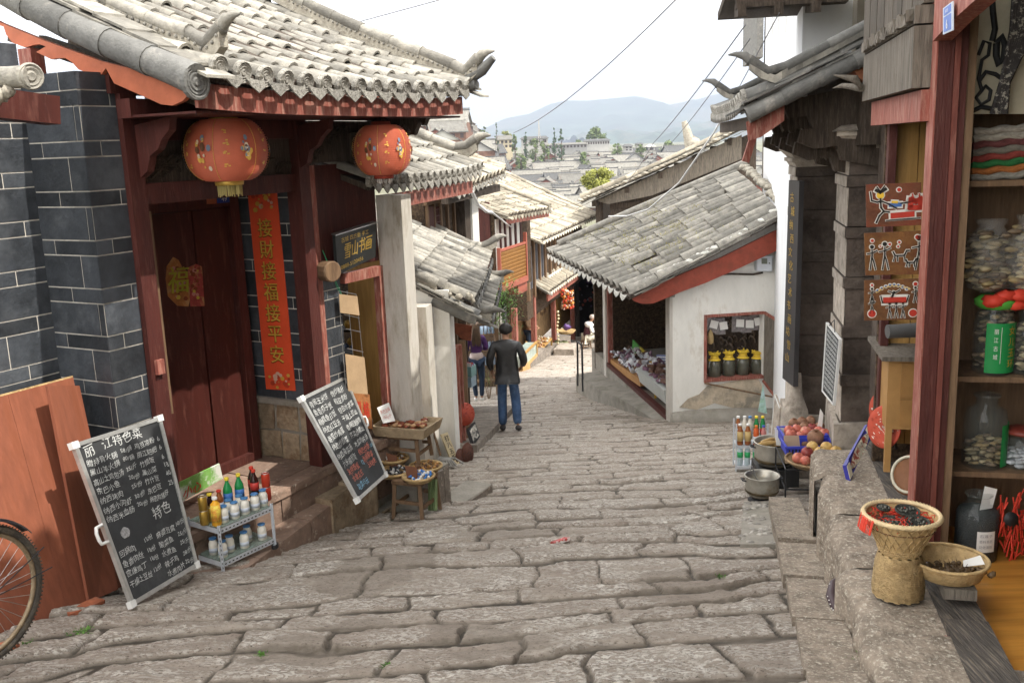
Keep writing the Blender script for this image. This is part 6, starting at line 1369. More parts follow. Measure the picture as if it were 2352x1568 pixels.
# ---------------------------------------------------------------- corner shop goods
def kiosk_goods():
    fr=KF; K=lambda x,y,n:fr.p(*fr.hit(x,y,n)); 
    uA=fr.hit(1397,838,.0)[0]; uB=fr.hit(1468,888,.0)[0]; zA=fr.hit(1397,838,.0)[2]; zB=fr.hit(1468,888,.0)[2]
    t=thing('sweet_counter','slanted orange wooden counter heaped with small packets in the corner shop','counter',fr.p((uA+uB)/2,.3,-4.6)); mb=MB()
    P=[fr.p(uA,.02,zA),fr.p(uB,.02,zB),fr.p(uB,.62,zB+.05),fr.p(uA,.62,zA+.05)]; Q=[p+np.array([0,0,.14]) for p in P]; mb.hexa(P+Q); mb.box(fr,uB+.1,uA-.1,.05,.6,-4.9,min(zA,zB)-.0); mb.build('body',mat('counter_orange',(.40,.21,.08),.6,.1,5),t)
    cols=[simple('pk_white',(.66,.66,.68)),simple('pk_brown',(.13,.07,.05)),simple('pk_grey',(.42,.43,.47)),simple('pk_purple',(.16,.08,.12))]
    mb=MB(); 
    for i in range(170):
        s=R.random(); q=R.random(); p=P[0]*(1-s)*(1-q)+P[1]*s*(1-q)+P[2]*s*q+P[3]*(1-s)*q+np.array([0,0,.16+R.uniform(0,.12)]); f=Fr(p,R.uniform(0,360)); w=R.uniform(.04,.09); a=R.uniform(-.05,.05); mb.hexa([f.p(-w,-w*.7,a),f.p(w,-w*.7,-a),f.p(w,w*.7,-a+.03),f.p(-w,w*.7,a+.03)]+[f.p(-w*.7,-w*.5,a+.04),f.p(w*.7,-w*.5,-a+.04),f.p(w*.7,w*.5,-a+.07),f.p(-w*.7,w*.5,a+.07)],R.randrange(4))
    mb.build('packets',cols,t)
    # banner rack of coloured bags
    ol=[(1460,852),(1448,800),(1463,798),(1518,845),(1520,900),(1500,905)]; 
    for i,(a,m) in enumerate((([(1450,832),(1460,836),(1470,798),(1453,780)],(.08,.28,.06)),([(1460,838),(1478,850),(1486,812),(1469,796)],(.62,.50,.05)),([(1478,852),(1496,866),(1502,826),(1485,811)],(.55,.17,.05)),([(1496,866),(1510,876),(1515,838),(1501,825)],(.38,.12,.10)))):
        q=Quad(*[K(x,y,.65) for x,y in a]); mb=MB(); q.slab(mb,0,1,0,1,-.03,0); o=mb.build('snack_bag',mat('snack%d'%i,m,.4,.3,20,bump=.2)); tag(o,['green','yellow','orange','red'][i]+' snack bag in the sloping row behind the counter','bag','snack bags behind the counter')
    q=Quad(*[K(x,y,.7) for x,y in ((1503,872),(1545,872),(1545,816),(1508,814))]); t=thing('packet_rack','blue and white rack of packets at the back of the corner shop','rack',q.p(.5,0)); mb=MB(); q.slab(mb,0,1,0,1,-.03,0); mb.build('panel',mat('rack_blue',(.16,.18,.30),.6,.1),t); mb=MB()
    for i in range(9):
        for j in range(7): q.slab(mb,.05+.13*j,.14+.13*j,.05+.105*i,.09+.105*i,.0,.01)
    mb.build('packets',WHITE,t)
    # plastic tub
    q0=K(1468,885,.0); q1=K(1536,900,-.0); c=fr.p(*fr.hit(1500,915,.16)); f=Fr(c,-8); 
    uT=fr.hit(1468,870,-.02)[0]; uU=fr.hit(1532,880,-.02)[0]; zT=fr.hit(1500,868,0)[2]; zU=zT-.26
    t=thing('plastic_tub','large translucent plastic tub of dark packets at the end of the counter','tub',fr.p((uT+uU)/2,.1,zU)); mb=MB(); V=[fr.p(uU+.05,-.02,zU),fr.p(uT-.05,-.02,zU),fr.p(uT-.05,.4,zU),fr.p(uU+.05,.4,zU),fr.p(uU,-.08,zT),fr.p(uT,-.08,zT),fr.p(uT,.46,zT),fr.p(uU,.46,zT)]; mb.hexa(V); mb.build('tub',mat('tub_translucent',(.50,.52,.50),.35,.05),t)
    mb=MB()
    for i in range(60):
        p=fr.p(R.uniform(min(uT,uU)+.1,max(uT,uU)-.1),R.uniform(0,.38),zT+R.uniform(0,.16)); f=Fr(p,R.uniform(0,360)); w=R.uniform(.04,.08); mb.box(f,-w,w,-w*.6,w*.6,0,.05,R.choice([1,1,2,3]),jit=.02)
    mb.build('packets',cols,t)
    # yellow stools + tray
    for i,(x,y,n,lab) in enumerate(((1522,958,.30,'yellow wooden stool under the wicker tray in the corner shop'),(1497,935,.5,'second yellow stool half hidden behind the first in the corner shop'))):
        u=fr.hit(x,y,n)[0]; c=fr.p(max(.35,u),n,-4.615); stool(c,.26,.26,.36,10,'yellow_stool',lab,mat('yellow_paint_wood',(.60,.36,.04),.5,.08,6))
    c=fr.p(max(.4,fr.hit(1522,905,.3)[0]),.30,-4.25); t=tray('wicker_tray','round wicker tray of dried herbs on the yellow stools',c,.27,.05,WICKD); mb=MB(); scatter(mb,lambda:np.array(c)+np.array([R.gauss(0,.10),R.gauss(0,.10),.035+R.uniform(0,.04)]),60,.025,1,.3); mb.build('herbs',simple('herb_brown',(.14,.08,.04)),t)
    q=Quad(*[fr.p(*fr.hit(x,y,.28)) for x,y in ((1506,895),(1538,905),(1545,878),(1512,872))]); mb=MB(); q.slab(mb,0,1,0,1,0,.02); o=mb.build('red_packet',RED); tag(o,'red packet lying on the wicker tray in the corner shop','packet')
    # carved ware on the dark walls
    mb=MB()
    for i in range(90):
        u=R.uniform(.5,4.2); z=R.uniform(-4.0,-2.7); p=fr.p(u,1.62,z); s=R.uniform(.05,.14); mb.tube([p+fr.U*s*math.cos(a)+np.array([0,0,s*.6*math.sin(a)]) for a in np.linspace(0,R.uniform(3,6),8)],.014,4)
    o=mb.build('wall_carvings',simple('carving_tan',(.20,.14,.09))); tag(o,'tangle of carved ware on the dim inner wall of the corner shop','carvings',None,'stuff')
    # window jars and bags
    n0,z1=fr.hitu(1617,723,0)[1:]; n1,z0=fr.hitu(1752,866,0)[1:]
    jar=None; xs=(1641,1674,1706,1738); lab=['leftmost pickle jar in the corner shop window','second pickle jar from the left in the corner shop window','third pickle jar from the left in the corner shop window','rightmost pickle jar in the corner shop window, in shadow']
    YC=mat('yellow_cloth',(.72,.50,.05),.7,.12,20,bump=.2)
    for i,x in enumerate(xs):
        c=fr.p(.16,fr.hitu(x,860,.16)[1],z0-.01)
        if jar is None:
            t=thing('pickle_jar',lab[0],'jar',c,'yellow topped pickle jars in the corner shop window'); mb=MB(); mb.lathe((0,0,0),[(.09,0),(.105,.02),(.105,.26),(.09,.30),(.065,.33),(.065,.36)],16); mb.build('glass',mat('jar_greenish',(.075,.075,.055),.12,.15,12,spec=.7,bump=0),t,local=True)
            mb=MB(); mb.lathe((0,0,0),[(.105,.33),(.085,.34),(.07,.37),(.06,.39),(.075,.42),(.10,.44),(.05,.45),(0,.44)],14); 
            for k in range(9): a=k*.7; mb.tube([(.03*math.cos(a),.03*math.sin(a),.42),(.10*math.cos(a),.10*math.sin(a),.45+.02*math.sin(3*a))],[.02,.012],5)
            mb.build('cloth_cover',YC,t,local=True); mb=MB(); mb.lathe((0,0,0),[(.075,.355),(.075,.37)],14); mb.build('tie',simple('tie_y',(.5,.3,.05)),t,local=True); jar=t
        else: copy_tree(jar,c,rz=i*1.3,label=lab[i],scale=[1,1,1.02,.94][i])
    for i,(x,y,r_) in enumerate(((1640,745,.25),(1662,748,-.15),(1700,742,.05),(1722,744,0),(1742,738,-.2))):
        c=fr.p(.20,*fr.hitu(x-8,y-18,.20)[1:]); t=thing('hanging_packet',['leftmost','second','third','fourth','rightmost'][i]+' clear packet with a white label hanging in the window','packet',c,'labelled packets hanging in the window'); f=Fr(c,82); mb=MB(); mb.hexa([f.p(-.09,-.01,-.28),f.p(.09,-.01,-.28),f.p(.09,.02,-.28),f.p(-.09,.02,-.28),f.p(-.08,0,0),f.p(.08,0,0),f.p(.08,.01,0),f.p(-.08,.01,0)]); mb.build('packet',mat('cellophane',(.16,.14,.14),.15,.3,20,spec=.9),t)
        q=Quad(*[fr.p(.17,*fr.hitu(x+dx*math.cos(r_)-dy*math.sin(r_),y+dx*math.sin(r_)+dy*math.cos(r_),.17)[1:]) for dx,dy in ((-9,9),(9,9),(9,-9),(-9,-9))]); mb=MB(); q.slab(mb,0,1,0,1,-.002,.002); mb.build('paper_label',WHITE,t)
    # meter box
    q=Quad(*[fr.p(-.0,*fr.hitu(x,y,0)[1:]) for x,y in ((1733,621),(1768,622),(1768,587),(1732,587))]); t=thing('meter_box','grey metal electricity meter box high on the white wall','meter box',q.p(.5,0)); mb=MB(); q.slab(mb,0,1,0,1,.003,.10); mb.build('case',METALW,t); mb=MB(); q.slab(mb,-.03,1.03,.96,1.02,.0,.13); q.slab(mb,.06,.94,.06,.9,.10,.108); mb.build('door',mat('pale_metal',(.62,.65,.70),.4,.05),t); mb=MB(); q.slab(mb,.3,.66,.5,.86,.108,.113); mb.build('dial_window',mat('dial_glass',(.20,.22,.18),.15,.1),t); mb=MB(); mb.ball(q.p(.8,.55,.112),.012,6); mb.build('lock',STEEL,t)
    mb=MB(); mb.tube([fr.p(-.03,*fr.hitu(x,y,-.03)[1:]) for x,y in ((1626,631),(1680,629),(1730,630),(1752,626))],.018,6); o=mb.build('conduit',WOODD); tag(o,'thin dark conduit running along the white wall to the meter box','conduit')
    c=fr.p(.12,*fr.hitu(1632,790,.12)[1:]); mb=MB(); mb.lathe(c,[(.02,.0),(.05,.02),(.055,.12),(.035,.20),(.015,.24),(0,.25)],12); o=mb.build('gourd',mat('gourd_tan',(.40,.29,.14),.6)); tag(o,'tan bottle gourd hanging at the left of the window','gourd')
    # low wares at the door corner
    c=fr.p(.35,.18,-4.60); t=thing('teal_box','small teal plastic box of wares by the doorway corner','box',c); mb=MB(); mb.box(Fr(c,0),-.12,.12,-.16,.10,0,.14); mb.build('box',simple('teal',(.07,.30,.26)),t); mb=MB(); scatter(mb,lambda:np.array(c)+np.array([R.uniform(-.1,.1),R.uniform(-.1,.1),.15+R.uniform(0,.08)]),20,.035,2,.3); mb.build('wares',[WHITE,CLOTHB],t)
kiosk_goods()
# ================================================================ OLD TOWN in the valley
TOWNR=[mat('town_roof_a',(.145,.138,.122),.9,.2,1.5,bump=0),mat('town_roof_b',(.205,.195,.17),.9,.2,1.5,bump=0),mat('town_roof_c',(.085,.084,.082),.9,.2,1.5,bump=0)]
TOWNW=[mat('town_wall_white',(.42,.41,.38),.9,.05,1,bump=0),mat('town_wall_timber',(.17,.09,.06),.9,.2,1,bump=0),mat('town_wall_tan',(.24,.19,.14),.9,.1,1,bump=0)]
TOWNG=[mat('town_gable_red',(.26,.09,.06),.9,.1,1,bump=0),TOWNW[0],TOWNW[1]]
def town_house(name,label,W,D,H,k,gk,rk,group):
    t=thing(name,label,'house',(0,0,0),group); fr=Fr((0,0,0),90)
    h=D*.5*.60; mb=MB(); mb.box(fr,-W/2,W/2,-D/2,D/2,-3,H); mb.build('wall',TOWNW[k],t,local=True)
    mb=MB()
    for s_ in (-1,1): mb.prism([(s_*W/2,-D/2,H),(s_*W/2,D/2,H),(s_*W/2,0,H+h)],(s_*.02,0,0))
    mb.build('gable',TOWNG[gk],t,local=True)
    mb=MB(); o=.55; sl=.60; V=[]
    nn=int(W/.9)
    for s_ in (-1,1):
        sag=.12
        for i in range(nn):
            x0=-W/2-o+i*(W+2*o)/nn; x1=x0+(W+2*o)/nn; xm=(x0+x1)/2
            for j in range(3):
                y0=s_*(D/2+o)*j/3; y1=s_*(D/2+o)*(j+1)/3; z=lambda y:H+h-abs(y)*sl-sag*math.sin(math.pi*abs(y)/(D/2+o))
                a,b,c,d=(x0,y0,z(y0)),(x1-.12,y0,z(y0)+.05),(x1-.12,y1,z(y1)+.05),(x0,y1,z(y1)); mb.add([a,b,c,d],[(0,1,2,3)])
                mb.add([(x1-.12,y0,z(y0)-.05),(x1,y0,z(y0)-.05),(x1,y1,z(y1)-.05),(x1-.12,y1,z(y1)-.05)],[(0,1,2,3)])
        mb.hexa([(-W/2-o,s_*.0,H+h-.25),(W/2+o,s_*0,H+h-.25),(W/2+o,s_*(D/2+o),H-o*sl-.25),(-W/2-o,s_*(D/2+o),H-o*sl-.25)]+[(-W/2-o,s_*.0,H+h-.08),(W/2+o,s_*0,H+h-.08),(W/2+o,s_*(D/2+o),H-o*sl-.08),(-W/2-o,s_*(D/2+o),H-o*sl-.08)])
    ob=mb.build('roof',TOWNR[rk],t,local=True)
    m2=MB(); m2.tube([(-W/2-o-.1,0,H+h+.18),(-W/2,0,H+h+.02),(W/2,0,H+h+.02),(W/2+o+.1,0,H+h+.18)],.20,6); r=m2.build('ridge',TOWNR[(rk+1)%3],None,local=True); r.parent=ob
    m3=MB(); n=max(2,int(W/2))
    for i in range(n):
        x=-W/2+W*(i+.5)/n; m3.box(fr,x-.45,x+.45,-D/2-.03,-D/2,H*.25,H*.7)
        m3.box(fr,x-.45,x+.45,D/2,D/2+.03,H*.25,H*.7)
    if name!='shed': 
        for i in range(n): pass
        m3.build('windows' if False else 'window_band',mat('town_window',(.07,.05,.045),.6,.1,2,bump=0),t,local=True)
    return t
def town():
    rs=random.Random(11); grp='tile roofed houses of the old town in the valley'
    kinds=[(9,8.5,2.6,1,0,0,'low timber town house with red gable and grey tiled roof in the valley'),(11,9,2.9,1,1,1,'timber town house with white gables and long beige tiled roof in the valley'),(8,8,2.4,2,2,0,'small tan walled town house with grey tiled roof in the valley'),(13,9.5,3.0,1,1,2,'long timber town house with white gable and dark tiled roof in the valley'),(7,7,2.6,0,1,0,'small white gabled town house in the valley'),(10,8,3.6,2,0,1,'two storey tan town house with red gable in the valley')]
    def lb(k,X,Y): return kinds[k][6].replace(' in the valley','')+', '+('near' if Y<350 else 'middle' if Y<450 else 'far')+' rows, '+('left' if X/Y<.02 else 'centre' if X/Y<.13 else 'right')
    n=0
    protos=[]
    rows=list(np.arange(262,545,10.5))
    for Y0 in rows:
        r0,r1=(-.075,.27)
        X=r0*Y0+rs.uniform(0,6)
        while X<r1*Y0:
            k=rs.choice([0,0,1,1,2,3,4,5]) if X>0 else rs.choice([0,1,3]); W=kinds[k][0]; Y=Y0+rs.uniform(-4,4); p=None
            ang=rs.choice([0,0,math.pi/2,math.pi/2])+rs.uniform(-.25,.25)+.1
            if n<285 and not(440<Y<470 and X/Y>.16):
                loc=(X,Y,tz(X,Y)+rs.uniform(-.6,.6)+.4-(1.2 if X<0 else 0))
                if k not in [q[0] for q in protos]:
                    t=town_house('town_house',kinds[k][6],*kinds[k][:6],grp); protos.append((k,t)); t.location=loc; t.rotation_euler=(0,0,ang); t['label']=lb(k,X,Y)
                else:
                    t=[q[1] for q in protos if q[0]==k][0]; copy_tree(t,loc,ang,scale=rs.uniform(.95,1.3),label=lb(k,X,Y))
                n+=1
            X+=W*rs.uniform(.95,1.25)
    print('town houses',n)
town()
def block(name,label,cx,y0,y1,wpx,Y,cols,rows,wall,roof,tiers=1):
    """larger flat fronted building; pixel box surveyed at distance Y"""
    a=at(cx-wpx/2,y1,Y); b=at(cx+wpx/2,y0,Y); W=b[0]-a[0]; zt=at(cx,y0,Y)[2]; zb=tz((a[0]+b[0])/2,Y)-1
    t=thing(name,label,'building',((a[0]+b[0])/2,Y,zb)); fr=Fr((a[0],Y,0),90)
    rh=(zt-at(cx,y1,Y)[2])*.34
    boxpart('wall',fr,(0,W,-9,0,zb,zt-rh),wall,t)
    mb=MB(); z=zt-rh; P=[fr.p(-.8,.8,z),fr.p(W+.8,.8,z),fr.p(W+.8,-9.8,z),fr.p(-.8,-9.8,z)]; Q=[fr.p(.6,-3.5,z+rh),fr.p(W-.6,-3.5,z+rh),fr.p(W-.6,-5.5,z+rh),fr.p(.6,-5.5,z+rh)]; mb.hexa(P[::-1]+Q[::-1]); mb.build('roof',roof,t)
    zl=at(cx,y1,Y)[2]; H=(zt-rh-zl)
    for i in range(cols):
        for j in range(rows):
            m=MB(); u=W*(i+.5)/cols; z=zl+H*(j+.5)/rows; m.box(fr,u-W/cols*.28,u+W/cols*.28,.0,.06,z-H/rows*.3,z+H/rows*.3); m.build('window',_M['town_window'],t)
    return t
block('hotel_building','long white building with grey roof and tall windows below the round tree',1372,319,333,56,505,10,1,TOWNW[0],TOWNR[2])
block('office_building','long low white building with pale roof left of the hotel row',1300,328,341,96,495,12,1,mat('town_wall_grey',(.30,.295,.28),.9,.05,1,bump=0),TOWNR[0])
block('yellow_building','pale yellow building with columned windows among the conifers',1158,311,341,36,470,4,2,mat('pale_yellow_wall',(.58,.50,.34),.9,.05,1,bump=0),TOWNR[0])
block('white_block','white walled building half hidden behind bushes near the mast',1228,313,330,60,520,4,1,TOWNW[0],TOWNR[2])
block('white_tower_house','white two storey house with small grey roof right of the round tree',1444,331,347,17,470,2,2,TOWNW[0],TOWNR[2])
block('white_block','small flat white block at the right end of the town',1497,332,347,14,500,1,1,TOWNW[0],TOWNW[0])
block('white_block','low white block between the white house and the green bush',1470,328,336,14,540,2,1,TOWNW[0],TOWNR[2])
# ---------------------------------------------------------------- trees
LEAFS={'dark':mat('leaf_conifer',(.075,.115,.055),.8,.3,.6,island=.4,bump=0),'mid':mat('leaf_mid',(.13,.17,.06),.8,.3,.6,island=.4,bump=0),'yel':mat('leaf_yellowing',(.23,.24,.055),.8,.3,.6,island=.35,bump=0)}
BARK=mat('bark',(.12,.09,.065),.95,.2,3,bump=0)
def tree(name,label,cx,ytop,ybot,wpx,Y,kind,shape='round',n=1500,zb=None,X=None):
    if shape=='cone': n=int(n*1.9)
    a=at(cx,ytop,Y); zt=a[2]; X=a[0]; W=wpx/2187*Y; zg=tz(X,Y) if zb is None else zb; zl=at(cx,ybot,Y)[2]; zl=min(zl,zg+.14*(zt-zg)) if shape!='x' and Y>250 else zl
    t=thing(name,label,'tree',(X,Y,zg)); mb=MB(); hh=zt-zg
    mb.tube([(X,Y,zg-.5),(X+.1,Y,zg+hh*.4),(X,Y,zt-.08*hh)],[W*.05+.12,W*.04+.08,.05],7)
    for i in range(7):
        z=zl+(zt-zl)*(.1+.7*i/7); an=i*2.4; mb.tube([(X,Y,z),(X+math.cos(an)*W*.3,Y+math.sin(an)*W*.3,z+.12*(zt-zl))],[W*.025+.03,.02],5)
    mb.build('trunk',BARK,t)
    mb=MB(); rs=random.Random(int(cx*7)); cl=[]
    for i in range(34):
        if shape=='round': 
            th=rs.uniform(0,6.28); v=rs.uniform(-.9,1); r=math.sqrt(max(0,1-v*v))*rs.uniform(.45,1); cl.append((X+W*.42*r*math.cos(th),Y+W*.42*r*math.sin(th),(zt+zl)/2+(zt-zl)*.43*v,W*rs.uniform(.10,.20)))
        else:
            q=rs.random(); r=(1-q)**.75*W*.40+.05*W; th=rs.uniform(0,6.28); rr=r*rs.uniform(.2,1); cl.append((X+rr*math.cos(th),Y+rr*math.sin(th),zl+(zt-zl)*(.05+.9*q),W*rs.uniform(.10,.2)*(1.15-q*.7)))
    s=max(.05,W*.055)*(1300/n)**.5
    for i in range(n):
        c=rs.choice(cl); d=np.array([rs.gauss(0,1),rs.gauss(0,1),rs.gauss(0,1)]); d/=np.linalg.norm(d)+1e-9
        p=np.array(c[:3])+d*c[3]*rs.uniform(.5,1.05)*np.array([1,1,1.15 if shape!='round' else .85]); u=np.array([rs.gauss(0,1) for _ in range(3)]); u/=np.linalg.norm(u); v=np.cross(u,d); v/=np.linalg.norm(v)+1e-9; k=s*rs.uniform(.6,1.4)
        mb.add([p-u*k,p+v*k*.7,p+u*k,p-v*k*.7],[(0,1,2,3)])
    mb.build('crown',LEAFS[kind],t); return t
tree('conifer_tree','tall slim conifer rising above the hillside on the left',1139,277,325,17,430,'dark','cone')
tree('round_tree','small round green tree on the hillside, left of the slim conifer',1111,287,312,22,440,'mid')
tree('yellowing_tree','yellow green rounded tree behind the yellow building',1160,293,330,34,500,'yel')
tree('conifer_tree','broad green conifer beside the yellow building',1181,303,345,28,455,'mid','cone')
tree('conifer_tree','pointed conifer between the yellow building and the mast',1206,298,345,22,460,'dark','cone')
tree('bushy_tree','wide bushy olive tree below the mast',1228,314,350,32,450,'mid')
tree('bushy_tree','green bushy tree at the foot of the mast',1250,316,345,26,460,'mid')
tree('conifer_tree','left conifer of the tall dark pair',1273,288,340,22,470,'dark','cone',1600)
tree('conifer_tree','right conifer of the tall dark pair, nearer and taller',1288,290,355,26,440,'dark','cone',1800)
tree('broad_tree','large round dark green tree above the hotel roof',1366,294,325,56,540,'mid','round',2600)
tree('bushy_tree','olive bush in front of the white two storey house',1418,322,350,28,455,'mid')
tree('bushy_tree','green bush beside the small white block',1472,329,350,26,480,'mid')
tree('bushy_tree','wide green tree at the right edge of the town',1535,324,350,44,500,'mid')
tree('bushy_tree','low green trees left of the round tree',1332,322,338,40,530,'mid')
tree('bushy_tree','small bush on a courtyard among the roofs, near the left',1196,352,372,34,400,'mid')
tree('bushy_tree','small bush among the roofs in front of the office building',1342,348,362,30,420,'mid')
tree('yellowing_tree','yellow green tree top rising behind the old timber roof',1374,388,440,80,75,'yel','round',3000)
tree('yellowing_tree','small olive tree beside the white gabled house',1185,432,460,30,190,'mid','round',900)
def mast():
    a=at(1237,276,520); t=thing('lattice_mast','slender lattice radio mast behind the town','mast',(a[0],520,-10)); mb=MB()
    for i in range(3):
        an=i*2.1; mb.tube([(a[0]+1.8*math.cos(an),520+1.8*math.sin(an),-10),(a[0]+.4*math.cos(an),520+.4*math.sin(an),a[2]-6),(a[0],520,a[2])],.16,5)
    for i in range(14):
        z=-8+i*1.1; r=1.8-.1*i; mb.tube([(a[0]+r*math.cos(q*2.1),520+r*math.sin(q*2.1),z+(.5 if q%2 else 0)) for q in (0,1,2,3)],.1,4)
    mb.build('frame',mat('pale_steel',(.45,.42,.38),.6),t)
mast()
# ---------------------------------------------------------------- cables
def cable(name,label,pts,r,m,sag=0):
    P=[np.array(at(*p)) for p in pts]; Q=[]
    for a,b in zip(P[:-1],P[1:]):
        for i in range(12): t=i/12; q=a*(1-t)+b*t; q[2]-=sag*4*t*(1-t); Q.append(q)
    Q.append(P[-1]); mb=MB(); mb.tube(Q,r,5); o=mb.build(name,m); tag(o,label,'cable','overhead cables'); return o
GREYC=mat('grey_cable',(.16,.16,.18),.6,bump=0); WHC=mat('white_cable',(.6,.6,.6),.5,bump=0)
cable('overhead_cable','thin dark cable crossing the sky above the gatehouse roof',[(790,60,12),(1030,-5,10)],.006,GREYC)
cable('overhead_cable','dark cable running down the sky to the tiled roof on the left',[(1560,-8,9),(1180,305,20)],.0065,GREYC,.15)
cable('overhead_cable','dark cable from the upturned gateway corner past the mountains',[(1712,58,9.5),(1500,330,22),(1440,420,26)],.0075,GREYC,.05)
cable('overhead_cable','faint thin cable right of the dark cable below the gateway corner',[(1722,90,9.5),(1540,330,22)],.006,GREYC,.05)
cable('overhead_cable','thin cable along the white building below the gateway eave',[(1790,30,9.6),(1690,215,14)],.006,GREYC,.0)
cable('sagging_cable','white cable sagging from the gateway across the timber roof',[(1692,215,14.5),(1640,305,16),(1560,420,18),(1490,480,19.5),(1440,496,21),(1398,497,22.3)],.017,WHC)
cable('sagging_cable','white pipe cable bent below the grey roof corner on the left',[(1084,440,14.6),(1098,470,15),(1118,486,15.2),(1131,489,15.6)],.028,WHC)
cable('sagging_cable','thin cable sagging between the two sunlit roofs on the left',[(1131,489,15.6),(1165,515,22),(1200,538,26),(1240,548,27.6)],.018,WHC)
# ---------------------------------------------------------------- haze
def haze():
    mb=MB(); fr=WF; mb.box(fr,-15900,15900,-200,12300,-60,820); o=mb.build('haze',[mat('hz',(1,1,1))]); tag(o,'thin pale blue haze over the valley',None,None,'stuff')
    m=bpy.data.materials.new('haze'); m.use_nodes=True; N=m.node_tree.nodes; N.clear(); v=N.new('ShaderNodeVolumePrincipled'); v.inputs['Color'].default_value=(.50,.57,.70,1); v.inputs['Density'].default_value=.00023; v.inputs['Anisotropy'].default_value=.0
    q=N.new('ShaderNodeOutputMaterial'); m.node_tree.links.new(v.outputs[0],q.inputs['Volume']); o.data.materials[0]=m
haze()
# ================================================================ RIGHT SIDE GOODS
def right_goods():
    fr=SP; z0=-2.3
    us=us_near+.14; S=lambda x,y,du=.12:fr.p(us+du,*fr.hitu(x,y,us+du)[1:])
    H=lambda x,y:fr.hitu(x,y,us)[2]; zs=[H(2280,1285),H(2280,1085),H(2280,866),H(2280,415),H(2280,262)]
    def jar(x,z,r,h,label,gm,fill,fillh,lidm=None,seg='clump',neck=.6,du=.13):
        c=fr.p(us+du,fr.hitu(x,1000,us+du)[1],z); t=thing('glass_jar',label,'jar',c); mb=MB(); mb.lathe(c,[(r*.9,0),(r,.01),(r,h*.66),(r*.9,h*.78),(r*neck,h*.84),(r*neck,h*.95),(r*neck*1.25,h*.96),(r*neck*1.25,h*.985),(r*neck,h*.99)],22); mb.build('glass',gm,t)
        mb=MB()
        if seg=='clump': scatter(mb,lambda:c+np.array([(a:=R.uniform(0,6.28),q:=(r-.02)*math.sqrt(R.random()))[1]*math.cos(a),q*math.sin(a),R.uniform(.02,fillh)]),90,.018,len(fill),.35,6,(1.5,1,.6))
        else: mb.lathe(c,[(r*.88,.008),(r*.97,.02),(r*.97,fillh*.9),(r*.86,fillh),(0,fillh)],20)
        mb.build('contents',fill,t)
        if lidm: mb=MB(); mb.lathe(c,[(r*neck*1.1,h*.86),(r*1.02,h*.90),(r*1.05,h*.97),(r*.7,h*1.03),(0,h*1.04)],18); mb.build('lid',lidm,t)
        return t,c
    g1=simple('dried_a',(.34,.26,.13)); g2=simple('dried_b',(.20,.15,.10)); g3=simple('dried_c',(.45,.38,.24))
    # green labelled jar
    t,c=jar(2267,zs[2],.105,.42,'tall jar with green lid and green label with gold characters',GLASSJ,[g2,g1],.36,simple('lid_green',(.10,.40,.06),rough=.25),neck=.75)
    def wrap(c,r,z0_,z1_,a0,a1,m,name,t):
        mb=MB(); V=[]; n=14
        for i in range(n+1):
            a=a0+(a1-a0)*i/n
            for z in (z0_,z1_): V.append(c+np.array([r*math.cos(a),r*math.sin(a),z]))
        mb.add(V,[(2*i,2*i+2,2*i+3,2*i+1) for i in range(n)],0,True); mb.build(name,m,t)
        def P(s,b,o): a=a0+(a1-a0)*s; return c+np.array([(r+o)*math.cos(a),(r+o)*math.sin(a),z0_+(z1_-z0_)*b])
        return P
    def wraptext(P,tx,s0,b0,w,h,mb,m=0,o=.003):
        v,f=text_geo(tx); mw=max(q[0] for q in v); mh=.8; mb.add([P(s0+q[0]/mw*w,b0+q[1]/mh*h,o) for q in v],f,m)
    P=wrap(c,.108,.015,.29,-2.4,-.35,simple('label_green',(.02,.26,.07)),'green_label',t); mb=MB()
    for i,ch in enumerate('女儿玉环'): wraptext(P,ch,.52,.78-.22*i,.20,.15,mb,0)
    for i,ch in enumerate('丽江古城'): wraptext(P,ch,.18,.80-.17*i,.10,.09,mb,1)
    V=[P(.34,.2,.003),P(.35,.2,.003),P(.35,.93,.003),P(.34,.93,.003)]; mb.add(V,[(0,1,2,3)],1); mb.build('label_characters',[simple('gold_ink',(.62,.36,.04)),WHITE],t)
    # bag of dried roots above
    def bag(x,z,r,h,label,du=.15,cols=(g1,g3,g2)):
        c=fr.p(us+du,fr.hitu(x,600,us+du)[1],z); t=thing('herb_bag',label,'bag',c); mb=MB(); scatter(mb,lambda:c+np.array([R.gauss(0,r*.38),R.gauss(0,r*.38),R.uniform(.02,h*.9)]),150,.022,3,.35,6,(1.7,.8,.6)); mb.build('dried_pieces',list(cols),t); mb=MB(); mb.lathe(c,[(r*.3,0),(r*.85,.03),(r*1.0,h*.4),(r*.95,h*.75),(r*.5,h*.95),(r*.65,h*1.05)],14,sq=(1,.9)); mb.build('film',mat('clear_film',(.6,.6,.58),.15,.2,10,alpha=.16,spec=.9,bump=.4),t)
    bag(2272,zs[2]+.44,.13,.38,'clear bag of dried roots standing above the green lidded jar'); bag(2362,zs[2]+.44,.12,.40,'clear bag of pale dried roots at the right frame edge')
    c=S(2308,690,.06); t=thing('red_cloth','crumpled red cloth lying on a jar at the right edge','cloth',c); mb=MB(); 
    for i in range(7): mb.ball(c+np.array([R.uniform(-.07,.09),0,R.uniform(-.03,.03)]),.045,8,jit=.25,sq=(1.5,1,.7))
    mb.build('cloth',RED,t)
    jar(2350,zs[2],.10,.34,'jar of pale dried fruit at the right frame edge, upper shelf',GLASSJ,[g3,g2],.28,None)
    t,c=jar(2262,zs[1],.115,.42,'large glass jar of dried mushrooms with a green corner label',GLASSJ,[g1,g2,g3],.16,None,neck=.5)
    P=wrap(c,.118,.02,.26,-1.25,-.1,simple('label_green',(.02,.26,.07)),'green_label',t); mb=MB()
